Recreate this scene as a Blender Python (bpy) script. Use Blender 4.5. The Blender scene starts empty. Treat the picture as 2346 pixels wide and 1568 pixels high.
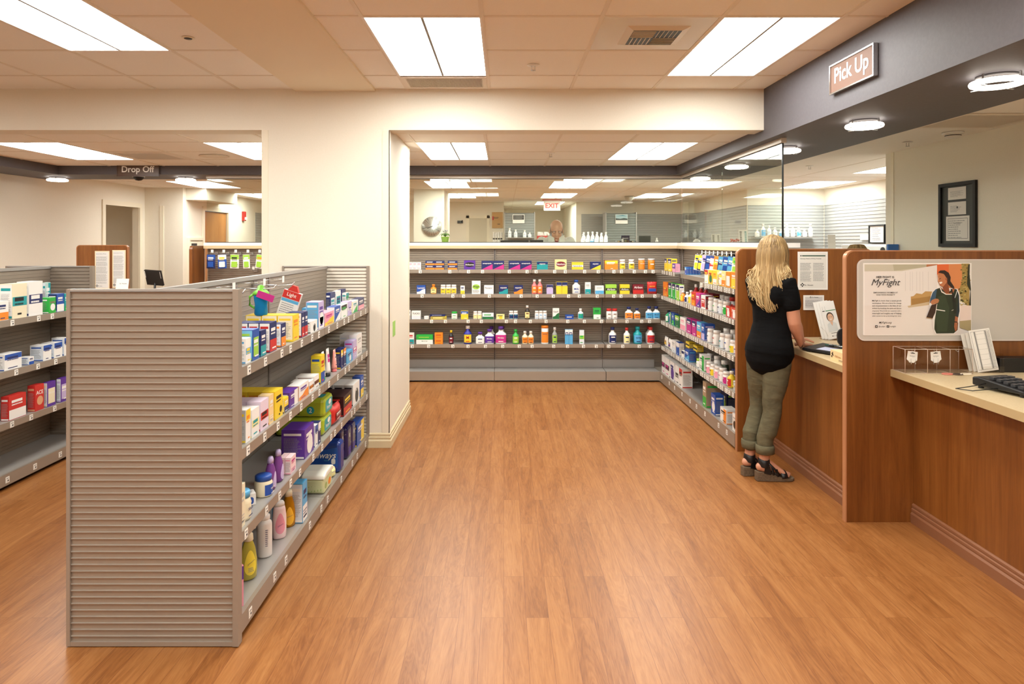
import bpy, bmesh, math, random
from mathutils import Vector, Matrix, Euler
random.seed(7)
S = bpy.context.scene
COL = S.collection

# ------------------------------------------------------------------ camera, world, exposure
F = 1553.0; CH = 1.53; VX, VY = 1154.0, 555.0      # focal length in px, eye height, vanishing point
cam_d = bpy.data.cameras.new('camera'); cam = bpy.data.objects.new('camera', cam_d); COL.objects.link(cam)
cam.location = (0, 0, CH); cam.rotation_euler = (math.pi/2, 0, 0)
cam_d.sensor_width = 36; cam_d.lens = 36*F/2346
cam_d.shift_x = (1173-VX)/2346; cam_d.shift_y = -(784-VY)/2346
cam_d.clip_start = .05; cam_d.clip_end = 60
S.camera = cam
w = bpy.data.worlds.new('world'); S.world = w; w.use_nodes = True
w.node_tree.nodes['Background'].inputs[0].default_value = (1, .96, .9, 1)
w.node_tree.nodes['Background'].inputs[1].default_value = .15
S.view_settings.view_transform = 'Standard'; S.view_settings.look = 'None'
S.view_settings.gamma = 1; S.view_settings.use_curve_mapping = False
S.view_settings.exposure = 0.0
TROFFER = 17.5          # radiance of the fluorescent lenses
RING = 6.0
S.cycles.max_bounces = 10; S.cycles.diffuse_bounces = 6; S.cycles.glossy_bounces = 4
S.cycles.transparent_max_bounces = 16; S.cycles.transmission_bounces = 6
S.cycles.sample_clamp_indirect = 6; S.cycles.caustics_reflective = False; S.cycles.caustics_refractive = False

# ------------------------------------------------------------------ materials
def lin(h):
    h = h.lstrip('#'); o = []
    for i in (0, 2, 4):
        c = int(h[i:i+2], 16)/255; o.append(c/12.92 if c <= .04045 else ((c+.055)/1.055)**2.4)
    return (*o, 1)
_M = {}
def mat(hexc, rough=.45, metal=0, name=None):
    k = (hexc, rough, metal)
    if k in _M: return _M[k]
    m = bpy.data.materials.new(name or 'paint_'+hexc.lstrip('#')); m.use_nodes = True
    b = m.node_tree.nodes['Principled BSDF']
    b.inputs['Base Color'].default_value = lin(hexc); b.inputs['Roughness'].default_value = rough
    b.inputs['Metallic'].default_value = metal
    _M[k] = m; return m
def emis(name, hexc, s):
    m = bpy.data.materials.new(name); m.use_nodes = True; b = m.node_tree.nodes['Principled BSDF']
    b.inputs['Base Color'].default_value = lin(hexc)
    b.inputs['Emission Color'].default_value = lin(hexc); b.inputs['Emission Strength'].default_value = s
    return m
def nodes(m):
    nt = m.node_tree; b = nt.nodes['Principled BSDF']
    def N(t, **k):
        n = nt.nodes.new(t)
        for a, v in k.items():
            if a in n.inputs.keys(): n.inputs[a].default_value = v
            else: setattr(n, a, v)
        return n
    return nt, b, N, nt.links.new
def mapped(N, L, scale, rot=(0, 0, 0), src='Object'):
    tc = N('ShaderNodeTexCoord'); mp = N('ShaderNodeMapping')
    L(tc.outputs[src], mp.inputs['Vector']); mp.inputs['Scale'].default_value = scale; mp.inputs['Rotation'].default_value = rot
    return mp
def ramp(N, L, src, stops):
    r = N('ShaderNodeValToRGB'); L(src, r.inputs[0])
    e = r.color_ramp.elements
    while len(e) < len(stops): e.new(.5)
    for q, (p, c) in zip(e, stops): q.position = p; q.color = lin(c)
    return r
def floor_mat():
    m = mat('#b8743f', .38, 0, 'plank_floor'); nt, b, N, L = nodes(m)
    mp = mapped(N, L, (1, 1, 1), (0, 0, math.pi/2))
    br = N('ShaderNodeTexBrick'); L(mp.outputs[0], br.inputs['Vector'])
    br.offset = .37; br.inputs['Scale'].default_value = 1; br.inputs['Brick Width'].default_value = .92
    br.inputs['Row Height'].default_value = .0915; br.inputs['Mortar Size'].default_value = .0007
    br.inputs['Color1'].default_value = (0, 0, 0, 1); br.inputs['Color2'].default_value = (1, 1, 1, 1)
    br.inputs['Mortar'].default_value = (.5, .5, .5, 1); br.inputs['Bias'].default_value = 0
    # grain, shifted plank by plank
    add = N('ShaderNodeVectorMath', operation='MULTIPLY_ADD')
    L(br.outputs['Color'], add.inputs[0]); add.inputs[1].default_value = (7, 13, 3)
    tc = N('ShaderNodeTexCoord'); mp2 = N('ShaderNodeMapping'); L(tc.outputs['Object'], mp2.inputs[0]); mp2.inputs['Scale'].default_value = (1, .09, 1)
    L(mp2.outputs[0], add.inputs[2])
    g = N('ShaderNodeTexNoise', Scale=62.0, Detail=6.0, Roughness=.66, Distortion=.6); L(add.outputs[0], g.inputs['Vector'])
    g2 = N('ShaderNodeTexNoise', Scale=9.0, Detail=4.0, Roughness=.55, Distortion=1.6); L(add.outputs[0], g2.inputs['Vector'])
    w2 = N('ShaderNodeTexNoise', Scale=1.3, Detail=3.0, Roughness=.5); L(mapped(N, L, (1, .6, 1)).outputs[0], w2.inputs['Vector'])
    mixf = N('ShaderNodeMath', operation='MULTIPLY_ADD'); L(g.outputs[0], mixf.inputs[0]); mixf.inputs[1].default_value = .55
    m2 = N('ShaderNodeMath', operation='MULTIPLY_ADD'); L(g2.outputs[0], m2.inputs[0]); m2.inputs[1].default_value = .5
    m3 = N('ShaderNodeMath', operation='MULTIPLY_ADD'); L(br.outputs['Color'], m3.inputs[0]); m3.inputs[1].default_value = .10
    m4 = N('ShaderNodeMath', operation='MULTIPLY_ADD'); L(w2.outputs[0], m4.inputs[0]); m4.inputs[1].default_value = .12; m4.inputs[2].default_value = -.14
    sn = N('ShaderNodeMath', operation='MULTIPLY'); L(g2.outputs[0], sn.inputs[0]); sn.inputs[1].default_value = 85
    si = N('ShaderNodeMath', operation='SINE'); L(sn.outputs[0], si.inputs[0]); pw = N('ShaderNodeMath', operation='MULTIPLY_ADD'); L(si.outputs[0], pw.inputs[0]); pw.inputs[1].default_value = .045
    L(pw.outputs[0], m4.inputs[2]); pw.inputs[2].default_value = -.14
    L(m4.outputs[0], m3.inputs[2]); L(m3.outputs[0], m2.inputs[2]); L(m2.outputs[0], mixf.inputs[2])
    r = ramp(N, L, mixf.outputs[0], [(.2, '#693b18'), (.42, '#8c572a'), (.58, '#9d6838'), (.85, '#af7d4b')])
    mx = N('ShaderNodeMix', data_type='RGBA'); L(br.outputs['Fac'], mx.inputs[0]); L(r.outputs[0], mx.inputs[6]); mx.inputs[7].default_value = lin('#6e3c1d')
    L(mx.outputs[2], b.inputs['Base Color'])
    bp = N('ShaderNodeBump', Strength=.10, Distance=.0015); L(g.outputs[0], bp.inputs['Height']); L(bp.outputs[0], b.inputs['Normal'])
    return m
def wood_mat(name, stops, sc=(14, 14, 1.1), rough=.35):
    m = mat(stops[1][1], rough, 0, name); nt, b, N, L = nodes(m)
    mp = mapped(N, L, sc)
    n1 = N('ShaderNodeTexNoise', Scale=1.0, Detail=8.0, Roughness=.68, Distortion=1.4); L(mp.outputs[0], n1.inputs['Vector'])
    mp2 = mapped(N, L, (sc[0]*5, sc[1]*5, sc[2]*2)); n2 = N('ShaderNodeTexNoise', Scale=1.0, Detail=5.0, Roughness=.7); L(mp2.outputs[0], n2.inputs['Vector'])
    mp3 = mapped(N, L, (sc[0]*.35, sc[1]*.35, .12)); n3 = N('ShaderNodeTexNoise', Scale=1.0, Detail=2.0, Roughness=.5); L(mp3.outputs[0], n3.inputs['Vector'])
    a = N('ShaderNodeMath', operation='MULTIPLY_ADD'); L(n2.outputs[0], a.inputs[0]); a.inputs[1].default_value = .3
    c = N('ShaderNodeMath', operation='MULTIPLY_ADD'); L(n3.outputs[0], c.inputs[0]); c.inputs[1].default_value = .5
    d = N('ShaderNodeMath', operation='MULTIPLY_ADD'); L(n1.outputs[0], d.inputs[0]); d.inputs[1].default_value = .5; d.inputs[2].default_value = -.15
    L(d.outputs[0], c.inputs[2]); L(c.outputs[0], a.inputs[2])
    r = ramp(N, L, a.outputs[0], stops); L(r.outputs[0], b.inputs['Base Color'])
    return m
def noise_mat(hexa, hexb, scale, rough, name, bump=0, detail=4.0):
    m = mat(hexa, rough, .0001*len(_M), name); nt, b, N, L = nodes(m); b.inputs['Metallic'].default_value = 0
    mp = mapped(N, L, (scale,)*3); n = N('ShaderNodeTexNoise', Scale=1.0, Detail=detail, Roughness=.6); L(mp.outputs[0], n.inputs['Vector'])
    r = ramp(N, L, n.outputs[0], [(.38, hexa), (.62, hexb)]); L(r.outputs[0], b.inputs['Base Color'])
    if bump:
        bp = N('ShaderNodeBump', Strength=.4, Distance=bump); L(n.outputs[0], bp.inputs['Height']); L(bp.outputs[0], b.inputs['Normal'])
    return m
def glass_mat(name, tint, refl=1.0):
    m = bpy.data.materials.new(name); m.use_nodes = True; nt = m.node_tree; nt.nodes.clear()
    o = nt.nodes.new('ShaderNodeOutputMaterial'); mx = nt.nodes.new('ShaderNodeMixShader'); t = nt.nodes.new('ShaderNodeBsdfTransparent')
    g = nt.nodes.new('ShaderNodeBsdfGlossy'); f = nt.nodes.new('ShaderNodeLayerWeight'); f.inputs[0].default_value = .5
    t.inputs[0].default_value = lin(tint); g.inputs['Roughness'].default_value = .0
    pw = nt.nodes.new('ShaderNodeMath'); pw.operation = 'POWER'; pw.inputs[1].default_value = 5; nt.links.new(f.outputs['Facing'], pw.inputs[0])
    mm = nt.nodes.new('ShaderNodeMath'); mm.operation = 'MULTIPLY_ADD'; mm.inputs[1].default_value = .9*refl; mm.inputs[2].default_value = .045*refl
    nt.links.new(pw.outputs[0], mm.inputs[0]); nt.links.new(mm.outputs[0], mx.inputs[0])
    nt.links.new(t.outputs[0], mx.inputs[1]); nt.links.new(g.outputs[0], mx.inputs[2]); nt.links.new(mx.outputs[0], o.inputs[0])
    return m
M_FLOOR = floor_mat()
M_WALL = noise_mat('#e9e3d4', '#ebe5d7', 90, .75, 'cream_wall_paint', .0006)
M_TILE = noise_mat('#f4f0e8', '#f6f2eb', 160, .9, 'ceiling_tile', .001)
M_GRID = mat('#e9e1d4', .6)
M_BEAM = mat('#ece0c8', .8)
M_SOFF = noise_mat('#565257', '#5a565b', 60, .6, 'charcoal_soffit_paint')
M_CREAM = mat('#ece4d0', .5)
M_WOOD = wood_mat("cherry_laminate", [(.25, "#572c0e"), (.45, "#77441a"), (.6, "#8a5424"), (.8, "#9c6530")])
M_WOODEDGE = mat('#b07a55', .35)
M_BASE = mat('#86583c', .45)
M_DOOR = wood_mat('oak_door', [(.25, '#8a5527'), (.45, '#a36a35'), (.6, '#b47c45'), (.8, '#c08a52')])
M_TOP = noise_mat('#cbb48c', '#d2bd98', 120, .35, 'beige_counter_laminate')
M_METAL = mat('#9d9184', .38, .3)
M_METAL_D = mat('#8d827a', .45, .25)
M_METAL_L = mat('#a8a4a0', .38, .3)
M_BLACK = mat('#121214', .4)
M_DARK = mat('#2a2a2c', .5)
M_CHROME = mat('#c9c9c9', .2, .9)
M_WHITE = mat('#f2f0ec', .5)
M_GLASS = glass_mat('pane_glass', '#f5f9f4', .9)
M_ACRYL = glass_mat('clear_acrylic', '#fcfbfa', .8)
M_EDGE = mat('#0f1413', .2)
M_LENS = emis('fluorescent_lens', '#f9faf4', TROFFER)
M_RING = emis('ring_lamp', '#fff6e8', RING)

# ------------------------------------------------------------------ mesh builder
class MB:
    def __init__(s): s.v = []; s.f = []; s.mi = []; s.mats = []; s.sm = []
    def m(s, mt):
        if mt not in s.mats: s.mats.append(mt)
        return s.mats.index(mt)
    def add(s, vs, fs, mt, M=None, smooth=False):
        n = len(s.v)
        s.v += [tuple(M @ Vector(p)) for p in vs] if M else [tuple(p) for p in vs]
        k = s.m(mt)
        for f in fs: s.f.append([i+n for i in f]); s.mi.append(k); s.sm.append(smooth)
        return s
    def box(s, x0, y0, z0, x1, y1, z1, mt, M=None):
        x0, x1 = min(x0, x1), max(x0, x1); y0, y1 = min(y0, y1), max(y0, y1); z0, z1 = min(z0, z1), max(z0, z1)
        vs = [(x0, y0, z0), (x1, y0, z0), (x1, y1, z0), (x0, y1, z0), (x0, y0, z1), (x1, y0, z1), (x1, y1, z1), (x0, y1, z1)]
        return s.add(vs, [(0, 3, 2, 1), (4, 5, 6, 7), (0, 1, 5, 4), (1, 2, 6, 5), (2, 3, 7, 6), (3, 0, 4, 7)], mt, M)
    def prism(s, poly, a, b, axis, mt, M=None, smooth=False):
        # poly in the two remaining axes (order x,y,z without axis), counter-clockwise or not
        n = len(poly)
        def P(p, t):
            if axis == 'x': return (t, p[0], p[1])
            if axis == 'y': return (p[0], t, p[1])
            return (p[0], p[1], t)
        vs = [P(p, a) for p in poly]+[P(p, b) for p in poly]
        fs = [list(range(n))[::-1], list(range(n, 2*n))]+[(i, (i+1) % n, n+(i+1) % n, n+i) for i in range(n)]
        k = len(s.f); s.add(vs, fs, mt, M, smooth)
        s.sm[k] = s.sm[k+1] = False
        return s
    def lathe(s, prof, mt, M=None, n=20, sx=1, sy=1, smooth=True, sq=None):
        vs = []; fs = []
        for r, z in prof:
            for i in range(n):
                a = 2*math.pi*i/n; c, d = math.cos(a), math.sin(a)
                if sq:
                    q = (abs(c)**sq+abs(d)**sq)**(-1/sq); c *= q; d *= q
                vs.append((r*c*sx, r*d*sy, z))
        m_ = len(prof)
        for j in range(m_-1):
            for i in range(n):
                fs.append((j*n+i, j*n+(i+1) % n, (j+1)*n+(i+1) % n, (j+1)*n+i))
        fs.append([i for i in range(n)][::-1]); fs.append([(m_-1)*n+i for i in range(n)])
        return s.add(vs, fs, mt, M, smooth)
    def tube(s, pts, r, mt, n=8, M=None, closed=False):
        pts = [Vector(p) for p in pts]; vs = []; fs = []; N_ = len(pts)
        rr = r if isinstance(r, (list, tuple)) else [r]*N_
        up = Vector((0, 0, 1))
        for i, p in enumerate(pts):
            if closed: t = pts[(i+1) % N_]-pts[i-1]
            else: t = pts[min(i+1, N_-1)]-pts[max(i-1, 0)]
            if t.length < 1e-9: t = Vector((0, 0, 1))
            t.normalize(); u = up if abs(t.dot(up)) < .95 else Vector((1, 0, 0))
            a = t.cross(u).normalized(); b = t.cross(a)
            for k in range(n):
                an = 2*math.pi*k/n; vs.append(p+rr[i]*(math.cos(an)*a+math.sin(an)*b))
        for i in range(N_ if closed else N_-1):
            j = (i+1) % N_
            for k in range(n): fs.append((i*n+k, i*n+(k+1) % n, j*n+(k+1) % n, j*n+k))
        if not closed: fs += [list(range(n))[::-1], [(N_-1)*n+k for k in range(n)]]
        return s.add(vs, fs, mt, M, True)
    def build(s, name, parent=None, loc=None, rot=None, mw=None, bevel=0):
        me = bpy.data.meshes.new(name); me.from_pydata(s.v, [], s.f); me.update()
        for m_ in s.mats: me.materials.append(m_)
        me.polygons.foreach_set('material_index', s.mi); me.polygons.foreach_set('use_smooth', s.sm)
        bm = bmesh.new(); bm.from_mesh(me); bmesh.ops.recalc_face_normals(bm, faces=bm.faces); bm.to_mesh(me); bm.free()
        o = bpy.data.objects.new(name, me); COL.objects.link(o)
        if parent: o.parent = parent
        if loc: o.location = loc
        if rot: o.rotation_euler = rot
        if bevel:
            b = o.modifiers.new('b', 'BEVEL'); b.width = bevel; b.segments = 2; b.limit_method = 'ANGLE'; b.angle_limit = .6
        return o
LABELS = {}
def lab(o, label, cat, group=None):
    o['label'] = label; o['category'] = cat
    if group: o['group'] = group
    LABELS.setdefault(label, []).append(o)
    n = len(label.split())
    if n < 4 or n > 16: print('LABELWORDS', n, label)
    return o
def thing(name, label, cat, loc=(0, 0, 0), rz=0, group=None, rot=None):
    o = bpy.data.objects.new(name, None); COL.objects.link(o); o.location = loc; o.rotation_euler = rot or (0, 0, rz)
    o.empty_display_size = .05
    return lab(o, label, cat, group)
def struct(o, label=None):
    o['kind'] = 'structure'
    if label: o['label'] = label
    return o
def rrect(x0, z0, x1, z1, r, n=6, corners='1111'):
    # corners: bl br tr tl
    pts = []
    for (cx, cz, a0, f, px, pz) in ((x0+r, z0+r, 180, corners[0], x0, z0), (x1-r, z0+r, 270, corners[1], x1, z0), (x1-r, z1-r, 0, corners[2], x1, z1), (x0+r, z1-r, 90, corners[3], x0, z1)):
        if f == '1' and r > 0:
            for i in range(n+1):
                a = math.radians(a0+90*i/n); pts.append((cx+r*math.cos(a), cz+r*math.sin(a)))
        else: pts.append((px, pz))
    return pts
_T = {}
def text_geo(txt, bold=0.0, shear=0.0):
    k = (txt, bold, shear)
    if k in _T: return _T[k]
    c = bpy.data.curves.new('t', 'FONT'); c.body = txt; c.align_x = 'CENTER'; c.align_y = 'CENTER'; c.size = 1
    c.offset = bold; c.shear = shear; c.resolution_u = 3
    o = bpy.data.objects.new('t', c); COL.objects.link(o)
    dg = bpy.context.evaluated_depsgraph_get(); me = bpy.data.meshes.new_from_object(o.evaluated_get(dg))
    vs = [tuple(v.co) for v in me.vertices]; fs = [list(p.vertices) for p in me.polygons]
    bpy.data.objects.remove(o); bpy.data.curves.remove(c); bpy.data.meshes.remove(me)
    if vs:
        xs = [v[0] for v in vs]; ys = [v[1] for v in vs]; wd = max(xs)-min(xs); cx = (max(xs)+min(xs))/2; cy = (max(ys)+min(ys))/2
        vs = [(v[0]-cx, v[1]-cy, 0) for v in vs]; ht = max(ys)-min(ys)
    else: wd = ht = 1
    _T[k] = (vs, fs, wd, ht); return _T[k]
def put_text(mb, txt, mt, M, width=None, height=None, bold=0.0, shear=0.0):
    """text centred on M's origin, in M's xy plane, scaled to a width (or a height)"""
    vs, fs, wd, ht = text_geo(txt, bold, shear)
    s = width/wd if width else height/ht
    if width and height: s = min(width/wd, height/ht)
    mb.add([(v[0]*s, v[1]*s, 0) for v in vs], fs, mt, M)
def face_M(origin, right, up):
    r = Vector(right).normalized(); u = Vector(up).normalized(); n = r.cross(u)
    return Matrix(((r.x, u.x, n.x, origin[0]), (r.y, u.y, n.y, origin[1]), (r.z, u.z, n.z, origin[2]), (0, 0, 0, 1)))
def flat(mb, poly, mt, M): mb.add([(p[0], p[1], 0) for p in poly], [list(range(len(poly)))], mt, M)
def rect(mb, x0, y0, x1, y1, mt, M): flat(mb, [(x0, y0), (x1, y0), (x1, y1), (x0, y1)], mt, M)
def disc(mb, cx, cy, rx, ry, mt, M, n=20): flat(mb, [(cx+rx*math.cos(2*math.pi*i/n), cy+ry*math.sin(2*math.pi*i/n)) for i in range(n)], mt, M)
def textlines(mb, x0, y0, x1, y1, n, mt, M, fill=.45, seed=0, ragged=.15):
    rg = random.Random(seed); h = (y1-y0)/n
    for i in range(n):
        y = y1-(i+.5)*h; x = x0; xe = x1-rg.random()*ragged*(x1-x0)
        while x < xe:
            wl = min(rg.uniform(.03, .13)*(x1-x0), xe-x); rect(mb, x, y-h*fill/2, x+wl, y+h*fill/2, mt, M); x += wl+.018*(x1-x0)
INK = mat('#8c8c8c', .6); INKD = mat('#2b2b2d', .6)

# ------------------------------------------------------------------ the room
T = .6096
struct(MB().box(-7, -3.5, -.1, 5.4, 18, 0, M_FLOOR).build('floor'))
CF = 2.6726; CR = 2.387; SB = 2.289
def ceiling(name, x0, y0, x1, y1, z, gx, gy, holes):
    """tiles cell by cell with T-bars; holes are (x0,y0,x1,y1)"""
    def lines(a, b, g):
        k = math.ceil((a-g)/T-1e-6); L_ = [a]
        while g+k*T < b-1e-6:
            if g+k*T > a+1e-4: L_.append(g+k*T)
            k += 1
        return L_+[b]
    X = lines(x0, x1, gx); Y = lines(y0, y1, gy); mb = MB(); gb = MB()
    for i in range(len(X)-1):
        for j in range(len(Y)-1):
            cx, cy = (X[i]+X[i+1])/2, (Y[j]+Y[j+1])/2
            if any(h[0] < cx < h[2] and h[1] < cy < h[3] for h in holes): continue
            mb.box(X[i], Y[j], z, X[i+1], Y[j+1], z+.015, M_TILE)
    def bars(v0, v1, lo, hi, vert):
        segs = [(lo, hi)]
        for h in holes:
            a0, a1, b0, b1 = (h[0], h[2], h[1], h[3]) if vert else (h[1], h[3], h[0], h[2])
            if a0+.02 < v0 < a1-.02:
                ns = []
                for s0, s1 in segs:
                    if b1 <= s0 or b0 >= s1: ns.append((s0, s1)); continue
                    if b0 > s0: ns.append((s0, b0))
                    if b1 < s1: ns.append((b1, s1))
                segs = ns
        return segs
    for x in X[1:-1]:
        for a, b in bars(x, x, y0, y1, True): gb.box(x-.011, a, z-.004, x+.011, b, z, M_GRID)
    for y in Y[1:-1]:
        for a, b in bars(y, y, x0, x1, False): gb.box(a, y-.011, z-.003, b, y+.011, z, M_GRID)
    o = struct(mb.build(name)); struct(gb.build('trim_grid', o)); return o
GX, GY = -.111, 4.645; LX = -1.976; RX, RY = -.152, 7.02
troffers = []; LAB_T = {}
def trof(x0, y0, z, label, grp=None): troffers.append((x0, y0, z, label)); return (x0, y0, x0+T, y0+2*T)
# front zone
hf = [trof(GX-T, GY-2*T, CF, 'fluorescent troffer nearest the striped gondola, over its aisle'),
      trof(GX+2*T, GY-2*T, CF, 'fluorescent troffer beside the charcoal soffit near the pick up sign'),
      trof(GX-T, GY-6*T, CF, 'fluorescent troffer over the viewer, on the aisle side'), trof(GX+2*T, GY-6*T, CF, 'fluorescent troffer over the viewer, on the counter side'),
      trof(GX-T, GY-10*T, CF, 'fluorescent troffer behind the viewer, aisle side'), trof(GX+2*T, GY-10*T, CF, 'fluorescent troffer behind the viewer, counter side')]
vent_reg = (GX+T, GY-2*T, GX+2*T, GY-T); vent_lin = (GX-T, GY, GX, GY+.4)
ceiling('ceiling_front', -.957, -3.5, 1.94, 5.055, CF, GX, GY, hf+[vent_reg])
hl = [trof(LX-T, 2.816, CF, 'fluorescent troffer in the upper left ceiling, left of the beam'),
      trof(LX-5*T, 2.816, CF, 'fluorescent troffer over the far left aisle'),
      trof(LX-T, 2.816-4*T, CF, 'fluorescent troffer left of the beam, over the viewer'), trof(LX-T, 2.816-8*T, CF, 'fluorescent troffer left of the beam, behind the viewer'),
      trof(LX-5*T, 2.816-6*T, CF, 'fluorescent troffer over the far left aisle, behind the viewer')]
ceiling('ceiling_left', -7, -3.5, -1.553, 5.055, CF, LX, 2.816, hl)
struct(MB().box(-1.553, -3.5, 2.655, -.957, 5.056, 2.8, M_BEAM).build('trim_beam'))
struct(MB().box(-7.1, -3.6, 2.95, 5.5, 18.1, 3.05, M_WALL).build('roof_light_block'))  # unseen slab added over the ceilings to block world light at the gaps
# rear zone
RY0 = 5.80
hr = [trof(RX-T, RY0, CR, 'fluorescent troffer over the open floor, left one before the glass'),
      trof(RX+2*T, RY0, CR, 'fluorescent troffer over the open floor, right one by the soffit'),
      trof(RX-7*T, RY0, CR, 'fluorescent troffer above the drop off area, further left'),
      trof(RX-4*T, RY0, CR, 'fluorescent troffer above the drop off area, beside the cream pillar')]
grille_r = (RX-6*T, RY0+T, RX-5*T, RY0+2*T)
ceiling('ceiling_rear', -5.64, 5.25, 1.94, 7.6, CR, RX, RY0, hr+[grille_r])
hp = []
PY = 9.5
for nm, x in (('left of the clock', -4.75), ('above the clock', -1.13), ('above the pharmacist', .70), ('above the picture calendar', 2.49)):
    hp.append(trof(x, PY, CR, 'fluorescent troffer behind the glass, '+nm+', front row'))
    hp.append(trof(x, PY+2.4, CR, 'fluorescent troffer behind the glass, '+nm+', second row'))
hp.append(trof(.70, PY+4.8, CR, 'fluorescent troffer deep behind the glass beyond the exit sign'))
hp.append(trof(4.35, PY, CR, 'fluorescent troffer in the far right corner behind the wood panels'))
hp.append(trof(4.32, 7.2, CR, 'fluorescent troffer cut off by the cream wall end at right'))
hp.append(trof(3.0, 1.2, CR, 'fluorescent troffer over the counters, outside the picture at right'))
def ceil2(name, x0, y0, x1, y1, holes):
    mb = MB(); xs = sorted({x0, x1}|{round(v, 4) for h in holes for v in (h[0], h[2]) if x0 < v < x1}); ys = sorted({y0, y1}|{round(v, 4) for h in holes for v in (h[1], h[3]) if y0 < v < y1})
    for i in range(len(xs)-1):
        for j in range(len(ys)-1):
            cx, cy = (xs[i]+xs[i+1])/2, (ys[j]+ys[j+1])/2
            if any(h[0] < cx < h[2] and h[1] < cy < h[3] for h in holes): continue
            mb.box(xs[i], ys[j], CR, xs[i+1], ys[j+1], CR+.015, M_TILE)
    gb = MB(); k = 0
    x = -5.64+.35
    while x < x1:
        if x > x0 and not any(h[0]-.05 < x < h[2]+.05 for h in holes): gb.box(x-.008, y0, CR-.003, x+.008, y1, CR, M_GRID)
        x += T
    y = 8.28
    while y < y1:
        if y > y0 and not any(h[1]+.03 < y < h[3]-.03 for h in holes): gb.box(x0, y-.008, CR-.003, x1, y+.008, CR, M_GRID)
        y += T
    o = struct(mb.build(name)); struct(gb.build('trim_grid', o))
ceil2('ceiling_pharmacy', -5.64, 8.19, 5.3, 17.9, hp)
ceil2('ceiling_right', 2.744, -3.5, 5.3, 8.19, hp)
def make_troffer():
    fr = MB(); d = MB(); dv = MB(); W, L_ = T, 2*T
    e = .012
    for (a, b, c, dd) in ((0, 0, e, L_), (W-e, 0, W, L_), (e, 0, W-e, e), (e, L_-e, W-e, L_)): fr.box(a, b, -.005, c, dd, .10, M_WHITE)
    fr.box(0, 0, .10, W, L_, .106, M_WHITE)
    dv.box(W/2-.007, e, -.004, W/2+.007, L_-e, .012, mat('#8f8a84', .5))
    # two arched lenses
    for a, b in ((e, W/2-.004), (W/2+.004, W-e)):
        n = 10; vs = []; fs = []
        for i in range(n+1):
            t = i/n; x = a+(b-a)*t; z = .004+.05*math.sin(math.pi*t)**.8
            vs += [(x, e+.05, z), (x, L_-e-.05, z)]
        for i in range(n): fs.append((2*i, 2*i+1, 2*i+3, 2*i+2))
        # sloping ends
        base = len(vs)
        for i in range(n+1):
            t = i/n; x = a+(b-a)*t; vs += [(x, e, .003), (x, L_-e, .003)]
        for i in range(n): fs += [(base+2*i, 2*i, 2*i+2, base+2*i+2), (2*i+1, base+2*i+1, base+2*i+3, 2*i+3)]
        d.add(vs, fs, M_LENS, None, False)
    return fr, d, dv
tf, td, tv = make_troffer(); proto = None
for (x, y, z, l) in troffers:
    t = thing('ceiling_troffer', l, 'ceiling light', (x, y, z), group='fluorescent ceiling troffers')
    if proto is None:
        proto = [tf.build('frame', t), td.build('lens', t), tv.build('divider', t)]
    else:
        for p in proto: c = p.copy(); COL.objects.link(c); c.parent = t

# walls
def wall(name, *b, m=None): return struct(MB().box(*b, m or M_WALL).build(name))
wall('wall_behind', -7.1, -3.6, 0, 5.5, -3.5, 2.95)
wall('wall_left_front', -7.1, -3.5, 0, -7, 5.055, 2.95)
hd = wall('wall_header', -7.1, 5.055, 2.366, 1.94, 5.25, 2.95)
wall('wall_left_front_stub', -7.1, 5.055, 0, -5.64, 5.25, 2.366)
pier = struct(MB().box(-1.80, 5.055, 0, -.855, 5.25, 2.366, M_WALL).box(-1.80, 5.25, 0, -.855, 6.12, CR+.02, M_WALL).build('wall_pier'))
struct(MB().box(-.905, 5.051, .107, -.855+.004, 5.056, 2.362, M_CREAM).box(-.856, 5.051, .107, -.851, 5.10, 2.362, M_CREAM).box(-1.80-.004, 5.051, .107, -1.755, 5.056, 2.366, M_CREAM).box(-.856, 6.075, .107, -.851, 6.124, CR, M_CREAM).build('trim_corner_guards'))
wall('wall_left', -5.74, 5.25, 0, -5.64, 9.56, CR+.1)
wall('wall_left_past_door', -5.74, 10.50, 0, -5.64, 10.75, CR+.1)
wall('wall_left_over_door', -5.74, 9.56, 2.08, -5.64, 10.50, CR+.1)
wall('wall_left_back', -5.64, 10.65, 0, -5.04, 10.75, CR+.1)
wall('wall_left_side', -5.14, 10.75, 0, -5.04, 11.35, CR+.1)
wall('wall_left_side_far', -5.14, 12.42, 0, -5.04, 14.5, CR+.1)
wall('wall_left_side_over_door', -5.14, 11.35, 2.08, -5.04, 12.42, CR+.1)
wall('wall_hall_end', -6.9, 9.4, 0, -6.8, 10.7, CR+.1); wall('wall_hall_side', -6.9, 10.7, 0, -5.74, 10.8, CR+.1); wall('wall_hall_near', -6.9, 9.3, 0, -5.74, 9.4, CR+.1)
struct(MB().box(-6.9, 9.3, 2.3, -5.74, 10.8, 2.4, M_WALL).build('ceiling_hall'))
wall('wall_back_left', -5.14, 14.5, 0, .0, 14.6, CR+.1)
wall('wall_corridor_left', -.10, 14.6, 0, .0, 17.7, CR+.1); wall('wall_corridor_right', 1.55, 14.6, 0, 1.65, 17.7, CR+.1)
wall('wall_corridor_end', -.37, 17.7, 0, 1.65, 17.8, CR+.1)
wall('wall_back_right', 1.55, 14.5, 0, 4.05, 14.6, CR+.1)
wall('wall_inner_side', 3.95, 11.1, 0, 4.05, 14.5, CR+.1); wall('wall_inner_back', 3.95, 11.0, 0, 5.3, 11.1, CR+.1)
wall('wall_right_far', 5.2, 6.6, 0, 5.3, 11.0, CR+.1); wall('wall_right_return', 3.72, 6.5, 0, 5.3, 6.6, CR+.1)
wall('wall_right', 3.72, -3.5, 0, 3.84, 6.5, 2.95)
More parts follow.
